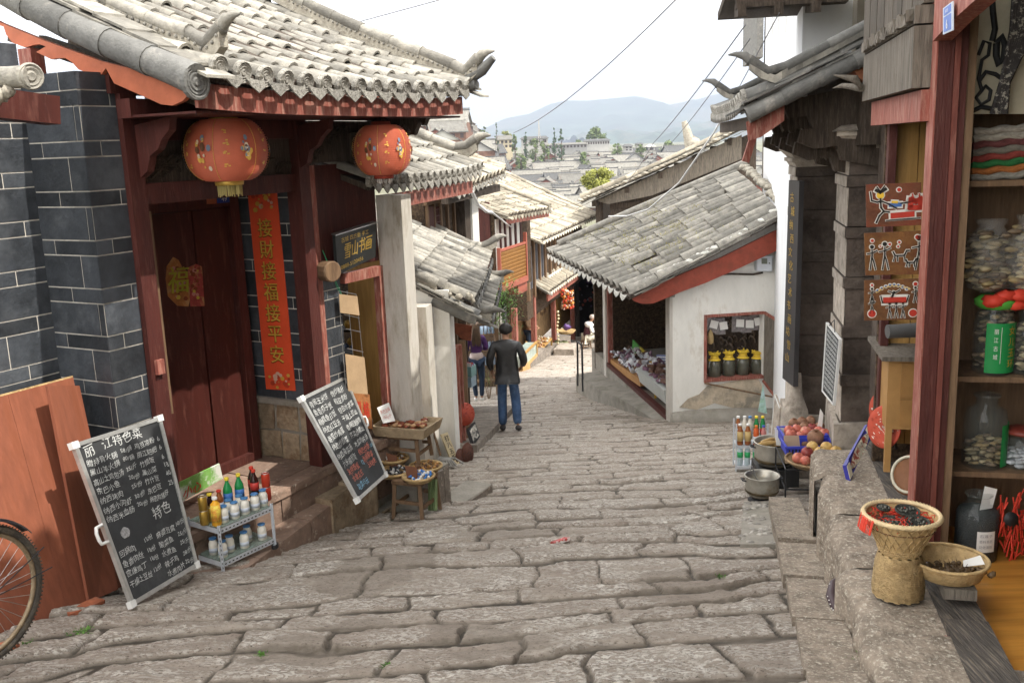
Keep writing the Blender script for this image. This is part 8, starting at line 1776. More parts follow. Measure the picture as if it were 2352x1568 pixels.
    lay([(1866,1026,14,'yel','yellow fruit at the back left of the wicker basket',.10),(1898,1028,15,'yel','orange yellow fruit at the back of the wicker basket',.10),(1854,1040,15,'dark','dark red pomegranate at the left of the wicker basket',0),(1884,1041,16,'yel','large yellow fruit in the middle of the wicker basket',-.03),(1920,1038,15,'yel','orange fruit at the right end of the wicker basket',.03),(1833,1052,14,'pink','pink apple at the far left of the wicker basket',-.05),(1850,1058,12,'pink','small pink apple at the front left of the basket',-.12),(1872,1058,13,'brown','brown pomegranate at the front of the wicker basket',-.12),(1893,1054,14,'brown','grey brown pomegranate right of the front centre',-.10),(1908,1050,13,'yel','yellow fruit behind the grey brown pomegranate',-.05)],8.15,'mixed fruit in the round wicker basket',0)
    q=quadpx((1878,978),(1888,984),(1891,950),(1884,938),(8.8,)*4); mb=MB(); q.slab(mb,0,1,0,1,-.002,.002); o=mb.build('price_card',WHITE); tag(o,'small folded white card standing in the fruit pile','card')
    # drinks stand on the right
    c=at(1726,1078,10.1); f=Fr(c,6); t=thing('bottle_stand','slotted metal stand of drink bottles beside the pots','rack',c); W=.34; h0=.27; mb=MB()
    for u in (0,.22):
        for n in (-W/2,W/2): mb.box(f,u-.008,u+.008,n-.008,n+.008,-.02,h0+.26)
    for z in (.03,h0): mb.box(f,0,.22,-W/2,W/2,z,z+.008); mb.box(f,-.006,0,-W/2,W/2,z-.02,z+.012)
    mb.build('frame',METALW,t)
    def row(proto,ns,u,z,labs):
        for i,n in enumerate(ns):
            if i==0: proto.location=[float(v) for v in f.p(u,n,z)]; proto['label']=labs[0]
            else: copy_tree(proto,f.p(u,n,z),label=labs[i],rz=i*.8)
    wb_=bottle('water_bottle','',.25,.032,.013,WATER,simple('cap_teal',(.03,.22,.35)),(0,0,0),simple('label_green2',(.05,.42,.15)),(.36,.62),'water bottles on the lower shelf of the stand'); row(wb_,(-.12,-.04,.05),.05,.04,['left water bottle on the lower shelf of the stand','middle water bottle on the lower shelf of the stand','right water bottle on the lower shelf of the stand'])
    tb_=bottle('tea_bottle','',.24,.034,.015,TEA,PLW,(0,0,0),simple('tea_label',(.58,.42,.18)),(.2,.66),'tea bottles on the top shelf of the stand'); row(tb_,(-.125,-.04),.03,h0+.01,['left tea bottle with white cap, front row of the stand','right tea bottle with white cap, front row of the stand'])
    bottle('juice_bottle','orange red juice bottle in the front row of the stand',.22,.032,.014,simple('juice_red',(.62,.12,.03)),simple('cap_orange',(.75,.18,.03)),f.p(.03,.05,h0+.01),LABW,(.1,.45)); bottle('juice_bottle','pink and blue bottle at the right of the front row',.22,.03,.013,simple('pink_liq',(.55,.22,.20)),simple('cap_blue',(.05,.10,.45)),f.p(.03,.13,h0+.01),LABB,(.1,.5))
    for i,(n,m,cp) in enumerate(((-.13,TEA,PLW),(-.06,MILK,PLW),(.0,MILK,LIDB),(.07,SODG,CAPY),(.14,SODG,CAPY))): bottle('drink_bottle',['brown','white','blue capped white','left green','right green'][i]+' bottle in the back row of the stand',.27,.03,.014,m,cp,f.p(.16,n,h0+.03),LABW if i<3 else LABR,(.25,.5))
    # small flags / triangular card
    q=Quad(at(1741,945,10.0),at(1762,950,10.0),at(1753,884,10.0),at(1752,884,10.0)); t=thing('pennant_card','tall narrow triangular drink card in green, pink and blue','card',q.p(.5,0)); mb=MB(); q.slab(mb,0,1,0,1,-.003,0); mb.build('card',mat('pennant',(.35,.62,.45),.5,.5,4,col2=(.55,.70,.80),mix2=(.45,.55),bump=0),t)
    # hung whiteboard on the pier
    q=quadpx((1889,898),(1915,931),(1930,779),(1899,740),(8.15,7.85,7.85,8.15)); t=frameboard(q,'hanging_menu_board','narrow white framed menu board hanging on the carved stone pier','board',fw=.012,th=.015,frame=PLW); mb=MB()
    for i in range(13): q.text(mb,'纳西烤鱼饭火锅鸡'[i%5:]+'炒面豆汤'[:3],.10,.90-.068*i,.045,maxw=.8,off=.004,bold=.003)
    mb.build('white_writing',CHALK,t)
    mb=MB(); mb.tube([q.p(.2,1,0),q.p(.35,1.12,-.02),q.p(.6,1,0)],.004,5); mb.build('hook',STEEL,t)
    # tall black signboard
    q=quadpx((1797,868),(1822,888),(1836,416),(1812,414),(9.75,9.45,9.45,9.75)); t=thing('tall_signboard','tall narrow black signboard with gold calligraphy before the stone pier','sign',q.p(.5,0)); mb=MB(); q.slab(mb,0,1,0,1,-.05,0); mb.build('board',mat('black_lacquer2',(.05,.048,.05),.4,.12,3,bump=.02),t)
    mb=MB(); tx='古城纳西文化艺术书画坊雪山灵石'
    for i,ch in enumerate(tx[:13]): q.text(mb,ch,.5 if i%2 else .4,.90-.066*i,.040,center=True,off=.006,bold=.003,maxw=.62)
    for i in range(40): q.text(mb,'、',.22,.93-.022*i,.010,off=.006)
    mb.build('gold_characters',GOLD,t)
    # narrow white boards behind bottle stand, sack
    q=quadpx((1771,1010),(1782,1040),(1791,935),(1780,905),(9.9,9.7,9.7,9.9)); t=thing('narrow_board','narrow white edged board leaning behind the bottle stand','board',q.p(.5,0)); mb=MB(); q.slab(mb,0,1,-.2,1,-.02,0); mb.build('board',STONEL,t); mb=MB(); q.slab(mb,-.02,.03,-.2,1.0,-.02,.006); q.slab(mb,0,1,.97,1.0,0,.006); mb.build('white_edge',PLW,t)
    c=at(1826,985,9.55); t=thing('plaster_stump','pale bottle shaped plaster buttress at the foot of the pier','buttress',c); mb=MB(); mb.lathe(c,[(.16,-.5),(.155,.0),(.13,.2),(.07,.36),(.05,.6)],14,sq=(1,.7)); mb.build('mass',STONEL,t)
fruit_stand()
# ================================================================ PEOPLE
def skin(J,E,sub=1):
    """J: name -> (x,y,z,rx[,ry]); returns verts, faces of one continuous skinned surface"""
    names=list(J); me=bpy.data.meshes.new('s'); me.from_pydata([J[k][:3] for k in names],[(names.index(a),names.index(b)) for a,b in E],[])
    ob=bpy.data.objects.new('s',me); C.objects.link(ob); md=ob.modifiers.new('sk','SKIN'); md.use_smooth_shade=True; md.branch_smoothing=.6
    if not me.skin_vertices: 
        bpy.context.view_layer.objects.active=ob
    lay=me.skin_vertices[0].data if len(me.skin_vertices) else None
    for i,k in enumerate(names):
        rx=J[k][3]; ry=J[k][4] if len(J[k])>4 else rx; lay[i].radius=(rx,ry); lay[i].use_root=(i==0)
    ss=ob.modifiers.new('ss','SUBSURF'); ss.levels=sub; ss.render_levels=sub
    bpy.context.view_layer.update(); dg=bpy.context.evaluated_depsgraph_get(); m2=bpy.data.meshes.new_from_object(ob.evaluated_get(dg))
    v=[tuple(p.co) for p in m2.vertices]; f=[tuple(p.vertices) for p in m2.polygons]; bpy.data.objects.remove(ob); bpy.data.meshes.remove(m2); return v,f
SKIN=mat('skin',(.42,.235,.15),.55,.05,12,bump=0); HAIR=mat('black_hair',(.018,.015,.013),.45,.2,30,bump=.2,stretch=(1,1,.2)); HAIRB=mat('brown_hair',(.13,.085,.055),.5,.3,20,bump=.2,stretch=(1,1,.15))
LEATH=mat('black_leather',(.022,.021,.021),.38,.3,5,bump=.3,bscale=9,spec=.5,bdist=.02); JEAN=mat('blue_jeans',(.045,.085,.17),.9,.25,7,col2=(.10,.15,.25),mix2=(.5,.7),bump=.2,bscale=12,bdist=.02); JEAND=mat('dark_jeans',(.035,.055,.095),.9,.25,7,bump=.2,bscale=12,bdist=.02)
def hand(J,E,root,p,d,n,side):
    """five finger chains from a palm; p wrist pos, d finger direction, n palm normal, side +1/-1"""
    p=np.array(p,float);d=nrm(d);n=nrm(n);s=nrm(np.cross(d,n))*side
    q=p+d*.055; J['palm'+root]=(*q,.034,.018); E.append((root,'palm'+root))
    for i,(o,L) in enumerate(((-.030,.070),(-.010,.080),(.010,.074),(.028,.058))):
        a=q+d*.035+s*o; b=a+d*L*.5+n*.010; c=b+d*L*.42+n*.030; J['f%s%da'%(root,i)]=(*a,.0095); J['f%s%db'%(root,i)]=(*b,.009); J['f%s%dc'%(root,i)]=(*c,.0075); E+= [('palm'+root,'f%s%da'%(root,i)),('f%s%da'%(root,i),'f%s%db'%(root,i)),('f%s%db'%(root,i),'f%s%dc'%(root,i))]
    a=p+d*.035-s*.038+n*.012; b=a+d*.035-s*.012+n*.02; J['t%sa'%root]=(*a,.011); J['t%sb'%root]=(*b,.009); E+= [('palm'+root,'t%sa'%root),('t%sa'%root,'t%sb'%root)]
def face(mb,hc,fwd,r,m=0):
    """nose, ears, lips and eyes joined to the head; fwd unit vector"""
    hc=np.array(hc,float); fwd=nrm(fwd); rt=np.cross(fwd,[0,0,1.]); rt/=np.linalg.norm(rt)
    mb.tube([hc+fwd*r*.88+np.array([0,0,r*.25]),hc+fwd*r*1.12+np.array([0,0,-r*.12]),hc+fwd*r*.9+np.array([0,0,-r*.2])],[r*.09,r*.15,r*.1],6,m)
    for s in (-1,1): mb.ball(hc+rt*s*r*.92+np.array([0,0,-.0]),r*.26,8,m,0,(.5,.9,1.2))
def figure(name,label,base,hd,J,E,clothes,hair=None,extra=None,scale=1.0,fwd=(0,1,0)):
    t=thing(name,label,'person',base); h=math.radians(hd); c,s=math.cos(h),math.sin(h)
    def X(v): v=np.array(v,float)*scale; return np.stack([v[:,0]*c+v[:,1]*s,-v[:,0]*s+v[:,1]*c,v[:,2]],1)+np.array(base)
    v,f=skin(J,E); mb=MB(); mb.add(X(v),f,0,True); hm=MB(); face(hm,J['head'][:3],fwd,J['head'][3]); mb.add(X(hm.v),hm.f,0,True); 
    mb.build('body',SKIN,t)
    for nm,m,JJ,EE in clothes: v,f=skin(JJ,EE); q=MB(); q.add(X(v),f,0,True); q.build(nm,m,t)
    if hair: 
        q=hair[0]; b=MB(); b.add(X(q.v),q.f,0,True); b.build('hair',hair[1],t)
    if extra:
        for nm,q,m in extra: b=MB(); b.add(X(q.v),q.f,0,True); b.build(nm,m,t)
    return t
def grow(J,keys,d,over={}):
    o={}
    for k in keys:
        a=J[k]; r=a[3]+d; r2=(a[4] if len(a)>4 else a[3])+d; o[k]=(*a[:3],r,r2)
    o.update(over); return o
def hair_cap(hc,r,fwd,low=-.3,drop=None,w=1.03):
    mb=MB(); hc=np.array(hc,float); fwd=nrm(fwd); n=18; V=[]; rows=9
    for i in range(rows):
        th=math.pi*.02+i/(rows-1)*1.0
        for j in range(n):
            a=2*math.pi*j/n; d=np.array([math.cos(a),math.sin(a),0]); b=-(d@fwd); lim=1.35+.75*max(0,b)+.25*(1-abs(b)) if b>-.55 else 1.0
            t=th/1.063*lim; V.append(hc+np.array([d[0]*math.sin(t),d[1]*math.sin(t),math.cos(t)*1.08])*r*w*(1.03+R.uniform(-.045,.045)))
    mb.add(V,[(i*n+j,i*n+(j+1)%n,(i+1)*n+(j+1)%n,(i+1)*n+j) for i in range(rows-1) for j in range(n)],0,True); return mb
def people():
    # ---- man walking away
    J={'pelvis':(0,0,.95,.14,.11),'waist':(0,0,1.10,.135,.105),'chest':(0,.0,1.30,.165,.115),'neckb':(0,-.01,1.46,.075,.07),'neck':(0,.0,1.52,.058),'jaw':(0,.02,1.565,.064,.072),'head':(0,.02,1.635,.090,.10),'crown':(0,.01,1.70,.06,.07),
       'shl':(-.17,-.01,1.41,.062),'ell':(-.265,-.05,1.15,.045),'wrl':(-.25,.09,.96,.030),'shr':(.17,-.01,1.41,.062),'elr':(.27,-.06,1.16,.045),'wrr':(.235,.13,1.02,.030),
       'hil':(-.09,0,.88,.09),'knl':(-.10,.05,.49,.058),'anl':(-.10,.0,.09,.04),'tol':(-.11,.14,.035,.035),'hir':(.09,0,.88,.09),'knr':(.12,.03,.50,.058),'anr':(.15,-.14,.14,.04),'tor':(.17,-.03,.035,.035)}
    E=[('pelvis','waist'),('waist','chest'),('chest','neckb'),('neckb','neck'),('neck','jaw'),('jaw','head'),('head','crown'),('chest','shl'),('shl','ell'),('ell','wrl'),('chest','shr'),('shr','elr'),('elr','wrr'),('pelvis','hil'),('hil','knl'),('knl','anl'),('anl','tol'),('pelvis','hir'),('hir','knr'),('knr','anr'),('anr','tor')]
    B={k:v for k,v in J.items()}; EB=list(E); hand(B,EB,'wrl',J['wrl'][:3],(0.05,.3,-.9),(1,.1,0),1); hand(B,EB,'wrr',J['wrr'][:3],(-.3,.6,-.5),(-.8,.1,.1),-1)
    for k_ in ('pelvis','waist','chest','hil','hir','knl','knr','anl','anr','tol','tor','shl','shr','ell','elr'): B[k_]=(*B[k_][:3],B[k_][3]*.6)
    jk=['pelvis','waist','chest','neckb','shl','ell','wrl','shr','elr','wrr']; JA=grow(J,jk,.028,{'pelvis':(0,0,.97,.20,.15),'waist':(0,0,1.14,.19,.145),'chest':(0,0,1.31,.205,.14),'neckb':(0,-.005,1.515,.082,.08),'shl':(-.19,-.01,1.42,.088),'shr':(.19,-.01,1.42,.088),'ell':(-.275,-.05,1.15,.07),'elr':(.28,-.06,1.16,.07),'wrl':(-.255,.07,.985,.052),'wrr':(.245,.11,1.04,.052)}); JA['hem']=(0,0,.82,.195,.15)
    EA=[('pelvis','waist'),('waist','chest'),('chest','neckb'),('chest','shl'),('shl','ell'),('ell','wrl'),('chest','shr'),('shr','elr'),('elr','wrr'),('pelvis','hem')]
    tk=['pelvis','hil','knl','anl','hir','knr','anr']; TR=grow(J,tk,.018,{'knl':(-.10,.05,.49,.085),'knr':(.12,.03,.50,.085),'anl':(-.10,.0,.07,.075),'anr':(.15,-.13,.12,.075),'pelvis':(0,0,.93,.13,.10),'hil':(-.085,0.01,.84,.085),'hir':(.085,0.01,.84,.085)}); ET=[('pelvis','hil'),('hil','knl'),('knl','anl'),('pelvis','hir'),('hir','knr'),('knr','anr')]
    SH={'a':(-.10,-.05,.045,.056),'b':(-.105,.06,.040,.054,.042),'c':(-.11,.16,.035,.044,.034)}; SH2={'a':(.15,-.19,.10,.054),'b':(.16,-.07,.05,.054,.042),'c':(.175,.03,.03,.036,.026)}
    gp=G(1170,990); hc=hair_cap(J['head'][:3],.098,(0,1,0))
    figure('person','man in black leather jacket and blue jeans walking down the lane, seen from behind',gp+np.array([0,0,.02]),4,B,EB,[('jacket',LEATH,JA,EA),('jeans',JEAN,TR,ET),('shoe',CLOTHB,SH,[('a','b'),('b','c')]),('shoe',CLOTHB,SH2,[('a','b'),('b','c')])],(hc,HAIR),scale=1.02)
    # ---- young woman in purple hoodie standing
    J={'pelvis':(0,0,.88,.125,.10),'waist':(0,0,1.01,.105,.085),'chest':(0,.0,1.20,.13,.10),'neckb':(0,-.01,1.34,.06),'neck':(0,.0,1.40,.045),'jaw':(0,.02,1.45,.055,.06),'head':(0,.02,1.515,.080,.09),'crown':(0,.01,1.57,.055,.065),
       'shl':(-.14,-.01,1.30,.05),'ell':(-.20,-.02,1.06,.038),'wrl':(-.14,.18,1.02,.026),'shr':(.14,-.01,1.30,.05),'elr':(.20,-.03,1.06,.038),'wrr':(.12,.17,1.04,.026),
       'hil':(-.075,0,.82,.085),'knl':(-.07,.03,.46,.052),'anl':(-.04,-.02,.08,.036),'tol':(-.05,.10,.03,.032),'hir':(.075,0,.82,.085),'knr':(.09,.02,.46,.052),'anr':(.07,-.03,.08,.036),'tor':(.09,.09,.03,.032)}
    B=dict(J); EB=list(E); hand(B,EB,'wrl',J['wrl'][:3],(.3,.7,.1),(0,0,1),1); hand(B,EB,'wrr',J['wrr'][:3],(-.3,.7,.1),(0,0,1),-1)
    for k_ in ('pelvis','waist','chest','hil','hir','knl','knr','anl','anr','tol','tor','shl','shr','ell','elr'): B[k_]=(*B[k_][:3],B[k_][3]*.6)
    JA=grow(J,jk,.022,{'pelvis':(0,0,.94,.135,.11),'waist':(0,0,1.04,.13,.11),'chest':(0,0,1.21,.15,.12),'wrl':(-.14,.165,1.02,.036),'wrr':(.12,.155,1.04,.036)}); JA['hood']=(0,-.09,1.32,.09,.06); EA2=[e for e in EA if e[1]!='hem']+[('chest','hood')]
    HM={'a':(0,0,1.02,.135,.115),'c':(0,0,.92,.155,.13),'b':(0,0,.80,.16,.135)}
    TR=grow(J,tk,.012,{'anl':(-.04,-.02,.10,.045),'anr':(.07,-.03,.10,.045)}); SH={'a':(-.04,-.05,.045,.042),'b':(-.05,.12,.032,.038,.03)}; SH2={'a':(.07,-.06,.045,.042),'b':(.09,.10,.032,.038,.03)}
    hb=hair_cap(J['head'][:3],.09,(0,1,0)); 
    for i in range(60): a=R.uniform(-2.4,-.7); x=.075*math.cos(a); y=.075*math.sin(a)+.0; hb.tube([(x,y+.01,1.53),(x*1.15,y-.035,1.42),(x*1.25+R.uniform(-.02,.02),y-.05,1.28),(x*1.3+R.uniform(-.03,.03),y-.04,1.16+R.uniform(-.04,.06))],[.018,.018,.014,.004],5)
    base=at(1099,921,18.3); 
    figure('person','young woman in purple hoodie and jeans with long hair, standing at a shop',base,-8,B,EB,[('hoodie',mat('purple_velour',(.085,.03,.14),.7,.3,5,col2=(.15,.06,.22),mix2=(.5,.7),bump=.3,bscale=8,bdist=.03),JA,EA2),('shirt_hem',simple('pink_white',(.66,.54,.50)),HM,[('a','c'),('c','b')]),('jeans',JEAND,TR,ET),('shoe',WHITE,SH,[('a','b')]),('shoe',WHITE,SH2,[('a','b')])],(hb,HAIRB),scale=1.0)
    # ---- seated old woman, facing right
    J={'pelvis':(0,0,.36,.15,.13),'waist':(0,.05,.50,.14,.12),'chest':(0,.10,.70,.15,.115),'neckb':(0,.15,.84,.06),'neck':(0,.18,.89,.045),'jaw':(0,.23,.92,.055),'head':(0,.24,.985,.082,.09),'crown':(0,.22,1.04,.055),
       'shl':(-.15,.12,.79,.052),'ell':(-.22,.12,.55,.040),'wrl':(-.10,.36,.60,.026),'shr':(.15,.12,.79,.052),'elr':(.22,.14,.55,.040),'wrr':(.08,.38,.62,.026),
       'hil':(-.09,.04,.34,.085),'knl':(-.12,.40,.40,.06),'anl':(-.12,.42,.08,.038),'tol':(-.12,.54,.03,.033),'hir':(.09,.04,.34,.085),'knr':(.12,.40,.40,.06),'anr':(.10,.36,.08,.038),'tor':(.10,.48,.03,.033)}
    B=dict(J); EB=list(E); hand(B,EB,'wrl',J['wrl'][:3],(.5,.6,.1),(0,0,1),1); hand(B,EB,'wrr',J['wrr'][:3],(-.4,.6,.1),(0,0,1),-1)
    [B.__setitem__(k_,(*B[k_][:3],B[k_][3]*.6)) for k_ in ('pelvis','waist','chest','hil','hir','knl','knr','anl','anr','tol','tor','shl','shr','ell','elr')]
    SHIRT=grow(J,['chest','shl','ell','wrl','shr','elr','wrr'],.016,{'wrl':(-.115,.33,.60,.034),'wrr':(.095,.35,.615,.034)}); ES=[('chest','shl'),('shl','ell'),('ell','wrl'),('chest','shr'),('shr','elr'),('elr','wrr')]
    VEST=grow(J,['pelvis','waist','chest','neckb'],.03,{'neckb':(0,.14,.82,.08)}); VEST['sl']=(-.12,.11,.79,.07); VEST['sr']=(.12,.11,.79,.07); EV=[('pelvis','waist'),('waist','chest'),('chest','neckb'),('chest','sl'),('chest','sr')]
    TR=grow(J,tk,.02); SH={'a':(-.12,.40,.04,.04),'b':(-.12,.55,.03,.036,.028)}; SH2={'a':(.10,.34,.04,.04),'b':(.10,.49,.03,.036,.028)}
    cap=MB(); cap.lathe((0,.235,.99),[(.096,-.01),(.10,.02),(.092,.07),(.05,.10),(0,.105)],16); vis=MB(); vis.lathe((0,.30,1.0),[(.06,0),(.065,.008),(0,.012)],12,sq=(1.2,1)); kn=MB()
    for i in range(24): kn.ball((R.uniform(-.08,.08),.36+R.uniform(-.05,.05),.52+R.uniform(-.08,.06)),.03,6,jit=.3)
    base=at(1346,797,31.6); base[2]=float(hz(31.6))+.02
    t=figure('person','elderly woman in dark vest and white sleeves sitting on a stool, knitting',base,78,B,EB,[('white_shirt',WHITE,SHIRT,ES),('dark_vest',simple('vest_maroon',(.085,.03,.035),rough=.9),VEST,EV),('pale_trousers',simple('trouser_pale',(.58,.54,.44),rough=.9),TR,ET),('shoe',CLOTHB,SH,[('a','b')]),('shoe',CLOTHB,SH2,[('a','b')])],None,[('cap',cap,simple('cap_cream',(.45,.38,.34))),('cap_visor',vis,WHITE),('knitting',kn,GREENL)],scale=1.05)
    stool((base[0],base[1],base[2]),.30,.28,.26,78,'low_stool','low brown stool under the knitting woman',WOODB)
    # ---- shopkeeper behind the counter
    J={'pelvis':(0,0,.90,.12,.10),'waist':(0,0,1.05,.11,.09),'chest':(0,.0,1.25,.135,.10),'neckb':(0,.01,1.38,.06),'neck':(0,.03,1.43,.045),'jaw':(0,.06,1.47,.055),'head':(0,.07,1.535,.08,.09),'crown':(0,.06,1.59,.055),
       'shl':(-.15,0,1.33,.05),'ell':(-.20,.04,1.08,.038),'wrl':(-.10,.24,1.0,.026),'shr':(.15,0,1.33,.05),'elr':(.20,.04,1.08,.038),'wrr':(.10,.24,1.0,.026),'hil':(-.08,0,.85,.085),'knl':(-.08,.0,.46,.052),'anl':(-.08,0,.08,.036),'tol':(-.08,.10,.03,.032),'hir':(.08,0,.85,.085),'knr':(.08,.0,.46,.052),'anr':(.08,0,.08,.036),'tor':(.08,.10,.03,.032)}
    B=dict(J); EB=list(E); hand(B,EB,'wrl',J['wrl'][:3],(.3,.6,-.3),(0,0,1),1); hand(B,EB,'wrr',J['wrr'][:3],(-.3,.6,-.3),(0,0,1),-1)
    JA=grow(J,jk,.02); TR=grow(J,tk,.015); base=at(1217,800,30.2); base[2]=-6.75
    hb=hair_cap(J['head'][:3],.09,(0,1,0)); hb.tube([(0,-.02,1.54),(0,-.10,1.46),(0,-.10,1.30)],[.04,.035,.015],6)
    figure('person','dark haired shopkeeper in tan top behind the far glass counter',base,120,B,EB,[('top',simple('top_tan',(.36,.24,.15),rough=.9),JA,[e for e in EA if e[1]!='hem']),('trousers',JEAND,TR,ET)],(hb,HAIR))
people()
# ================================================================ far stall goods, plants, litter
def far_goods():
    lf=LF7
    def U(x,n=0): return lf.hit(x,760,n)[0]
    u0,u1=U(1197,.35),U(1233,.35); zf=float(hz(lf.p(u0,0,0)[1]))
    t=thing('glass_counter','orange framed glass counter at the sunlit craft stalls','counter',lf.p((u0+u1)/2,.2,-6.6)); mb=MB(); mb.box(lf,u0,u1,.0,.35,-7.2,-6.05); mb.build('base',mat('counter_yellow',(.50,.29,.12),.6,.1,5),t); mb=MB(); mb.box(lf,u0+.02,u1-.02,.02,.33,-6.05,-5.72); mb.build('glass_top',mat('counter_glass',(.35,.42,.38),.1,.1,5,spec=.8),t); mb=MB()
    for u in (u0,u1-.05): mb.box(lf,u,u+.05,.30,.36,-6.1,-5.70); mb.box(lf,u,u+.05,-.0,.05,-6.1,-5.7)
    mb.box(lf,u0,u1,.30,.36,-5.74,-5.69); mb.build('frame',WOODY,t)
    u0,u1=U(1238,.2),U(1268,.2); t=thing('craft_table','yellow wooden table of carved wares in the craft stall','table',lf.p((u0+u1)/2,0,-6.9)); mb=MB(); mb.box(lf,u0,u1,-.3,.2,-6.25,-6.2); mb.build('table_top',WOODY,t); 
    for a in (u0,u1-.05):
        for b in (-.3,.15): boxpart('leg',lf,(a,a+.05,b,b+.05,-7.0,-6.25),WOODY,t)
    mb=MB(); scatter(mb,lambda:lf.p(R.uniform(u0,u1),R.uniform(-.3,.2),-6.17),40,.04,2,.3); mb.build('wares',[simple('w1',(.30,.16,.08)),simple('w2',(.52,.45,.34))],t)
    t=thing('cloth_pile','pile of pale and printed cloths laid out in front of the craft table','cloths',lf.p(u0+1,.5,-6.9)); mb=MB(); scatter(mb,lambda:lf.p(U(1240,.6)+R.uniform(0,1.8),.35+R.uniform(-.15,.25),-6.72+R.uniform(0,.12)),50,.12,4,.3,6,(1.4,1,.5)); mb.build('cloths',[WHITE,simple('c_blue',(.22,.28,.42)),simple('c_red',(.42,.08,.07)),simple('c_grey',(.36,.36,.36))],t)
    c=G(1291,806); t=thing('wicker_basin','dark red round basin standing on the sunlit paving','basin',c); mb=MB(); mb.lathe(c,[(.22,0),(.30,.25),(.31,.27),(.28,.27),(.22,.06)],18); mb.build('basin',simple('basin_maroon',(.17,.05,.045)),t); mb=MB(); scatter(mb,lambda:c+np.array([R.uniform(-.2,.2),R.uniform(-.2,.2),.27]),30,.06,1,.3); mb.build('greens',simple('greens',(.16,.17,.08)),t)
    c=at(1303,685,31.0); t=thing('red_ornaments','bunch of red and yellow hanging ornaments under the far eave','ornaments',c); mb=MB(); scatter(mb,lambda:c+np.array([R.uniform(-.2,.2),R.uniform(-.15,.15),R.uniform(-.35,.30)]),160,.035,3,.3); mb.build('beads',[simple('orn_r',(.55,.06,.03)),simple('orn_r2',(.70,.25,.05)),simple('orn_w',(.6,.5,.4))],t); mb=MB(); mb.tube([c+np.array([0,0,.2]),c+np.array([0,0,.8])],.01,4); mb.build('cord',STEEL,t)
    for i,x in enumerate((1282,1284)):
        mb=MB(); 
        for k in range(16): mb.ball(at(1281+1.5*math.sin(k),716+k*8,30.5),.04,6,jit=.2)
        if i==0: o=mb.build('flower_garland',simple('garland',(.66,.55,.35))); tag(o,'pale flower garland hanging down a red stall post','garland')
    c=at(1300,765,31.5); t=thing('shallow_basket','shallow basket of goods with a purple cloth on the stall step','basket',c); mb=MB(); mb.lathe(c,[(.25,0),(.34,.10),(.32,.10),(.2,.03)],16); mb.build('basket',WICK,t); mb=MB(); [mb.ball(c+np.array([.05+R.uniform(-.06,.06),0,.16+R.uniform(0,.08)]),.09,6,jit=.3) for _ in range(5)]; mb.build('cloth',simple('purple_cl',(.12,.06,.20)),t)
    mb=MB(); mb.box(Fr(at(1300,803,30.2),15),-.5,.5,-.3,.35,-.1,.12); o=mb.build('stone_bench',STONEL); tag(o,'pale stone bench block in front of the yellow door','bench')
    # shelves with tins and notices behind the girl
    o_=at(1128,800,20.5); f=Fr((o_[0],o_[1],0),80); t=thing('tin_shelf','wooden shelf of blue tins behind the young woman','shelf',f.p(.2,0,-5.4)); mb=MB()
    for z in (-5.1,-4.75,-4.40,-4.05): mb.box(f,-.4,.14,-.2,.0,z,z+.03)
    mb.box(f,.10,.17,-.2,.04,-5.6,-3.9); mb.build('boards',WOODB,t)
    mb=MB(); 
    for z in (-4.72,-4.37,-4.02):
        for k in range(6): mb.lathe(f.p(-.36+k*.085,-.05,z),[(.035,0),(.035,.17),(0,.17)],8)
    mb.build('tins',simple('tin_blue',(.20,.27,.36)),t)
    mb=MB(); mb.box(f,.18,.32,-.1,-.05,-6,-3.8); o=mb.build('side_wall_panel',PLASTG); tag(o,'grey plaster wall strip beside the tin shelf','wall')
    for k in range(5):
        q=Fr(f.p(.19+.0*k,-.02,-4.25-.22*k),80); mb=MB(); mb.box(q,.0,.12,-.01,.0,-.08,.08); o=mb.build('paper_notice',WHITE if k<3 else simple('notice_aqua',(.35,.55,.58))); tag(o,['top','second','third','fourth','lowest'][k]+' paper notice on the wall strip beside the tin shelf','notice')
    # green plant in pot and bamboo foliage
    def plant(x,y,Y,w,h,n,name,label,stemz,m=GREENL):
        c=at(x,y,Y); t=thing(name,label,'plant',(c[0],c[1],stemz)); mb=MB()
        for i in range(7): a=i*.9; mb.tube([(c[0],c[1],stemz),(c[0]+w*.2*math.cos(a),c[1]+w*.2*math.sin(a),(stemz+c[2])/2),(c[0]+w*.4*math.cos(a),c[1]+w*.4*math.sin(a),c[2]+h*.3)],.008,4)
        mb.build('stems',WOODB,t); mb=MB()
        for i in range(n):
            p=c+np.array([R.gauss(0,w*.30),R.gauss(0,w*.30),R.gauss(0,h*.30)]); d=nrm([R.gauss(0,1),R.gauss(0,1),-.5+R.gauss(0,.6)]); s=nrm(np.cross(d,[.2,.1,1])); L_=w*.17; mb.add([p,p+d*L_*.5+s*L_*.12,p+d*L_,p+d*L_*.5-s*L_*.12],[(0,1,2,3)])
        mb.build('leaves',m,t)
    plant(1150,694,19.6,.60,.75,1500,'bamboo_plant','bright green bamboo like plant below the grey eave',-5.3); plant(1121,868,19.8,.25,.5,200,'potted_plant','small leafy plant beside the young woman',-5.4)
    # weeds in the joints, litter
    WE=mat('weed_green',(.09,.20,.035),.7,.3,20,island=.4,bump=0)
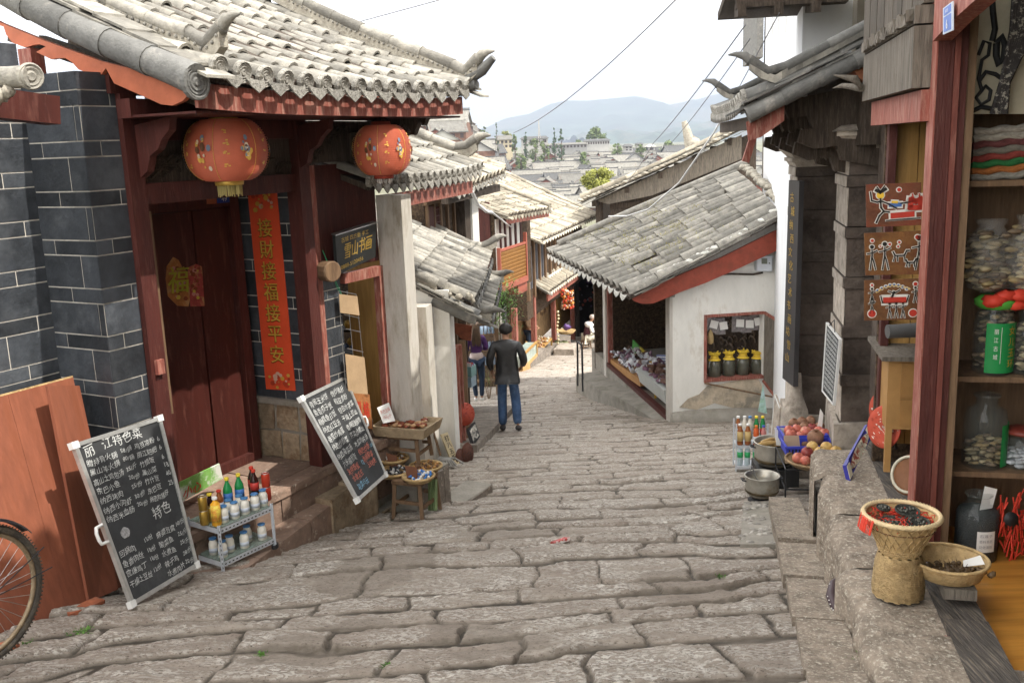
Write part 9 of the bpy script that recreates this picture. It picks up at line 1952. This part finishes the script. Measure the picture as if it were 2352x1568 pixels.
    for (x,y,s,lab) in ((128,1460,.05,'small green weed in a paving joint at the lower left'),(186,1462,.08,'larger green weed tuft near the leaning plywood sheet'),(62,1490,.05,'tiny weed tuft beside the bicycle wheel'),(1960,1470,.06,'weed tuft at the foot of the plinth'),(1975,1535,.10,'larger weed tuft at the foot of the plinth, near the corner'),(600,1510,.03,'very small weed on the paving near the bottom'),(888,1536,.03,'tiny weed sprig in a dark paving joint'),(1655,1330,.03,'thin weed by the pebbled patch')):
        g=G(x,y); mb=MB()
        for i in range(int(100*s/.05*.5)+20):
            p=g+np.array([R.gauss(0,s*.4),R.gauss(0,s*.35),.012+R.uniform(0,s*.35)]); d=nrm([R.gauss(0,1),R.gauss(0,1),R.uniform(0,1.2)]); q=nrm(np.cross(d,[.3,.2,1])); k=.010; mb.add([p,p+d*k+q*k*.5,p+d*k*2,p+d*k-q*k*.5],[(0,1,2,3)])
        o=mb.build('weed_tuft',WE); tag(o,lab,'weed','weeds in the paving joints')
    g=G(1285,1257); t=thing('candy_wrapper','crumpled red and white wrapper lying on the paving','litter',g); mb=MB(); f=Fr(g,70); mb.hexa([f.p(-.07,-.02,.04),f.p(.06,-.03,.04),f.p(.08,.02,.05),f.p(-.05,.025,.04),f.p(-.06,-.015,.055),f.p(.05,-.02,.07),f.p(.085,.015,.075),f.p(-.05,.02,.06)]); mb.build('foil',mat('wrapper',(.45,.06,.05),.35,.3,20,col2=(.7,.66,.62),mix2=(.5,.55),scale2=14,bump=.3),t)
    # pebbled patch
    t=thing('pebble_patch','rectangular patch of pebbles set in cement beside the kerb','paving patch',G(1750,1215)); mb=MB(); P=[G(1700,1262),G(1802,1262),G(1800,1162),G(1708,1162)]; mb.hexa([p-np.array([0,0,.1]) for p in P]+[p+np.array([0,0,.045]) for p in P]); mb.build('cement',CONC,t); mb=MB()
    for i in range(75): a,b=R.random(),R.random(); p=(P[0]*(1-a)+P[1]*a)*(1-b)+(P[3]*(1-a)+P[2]*a)*b; mb.ball(p+np.array([0,0,.045]),R.uniform(.012,.024),7,0,.1,(1.4,1,.6))
    mb.build('pebbles',mat('pebble',(.30,.28,.25),.6,.2,9,island=.4),t,None,None,None,None)
    # stalls: utility box and eave under roof r5, blackened round tile etc. handled by buildings
far_goods()
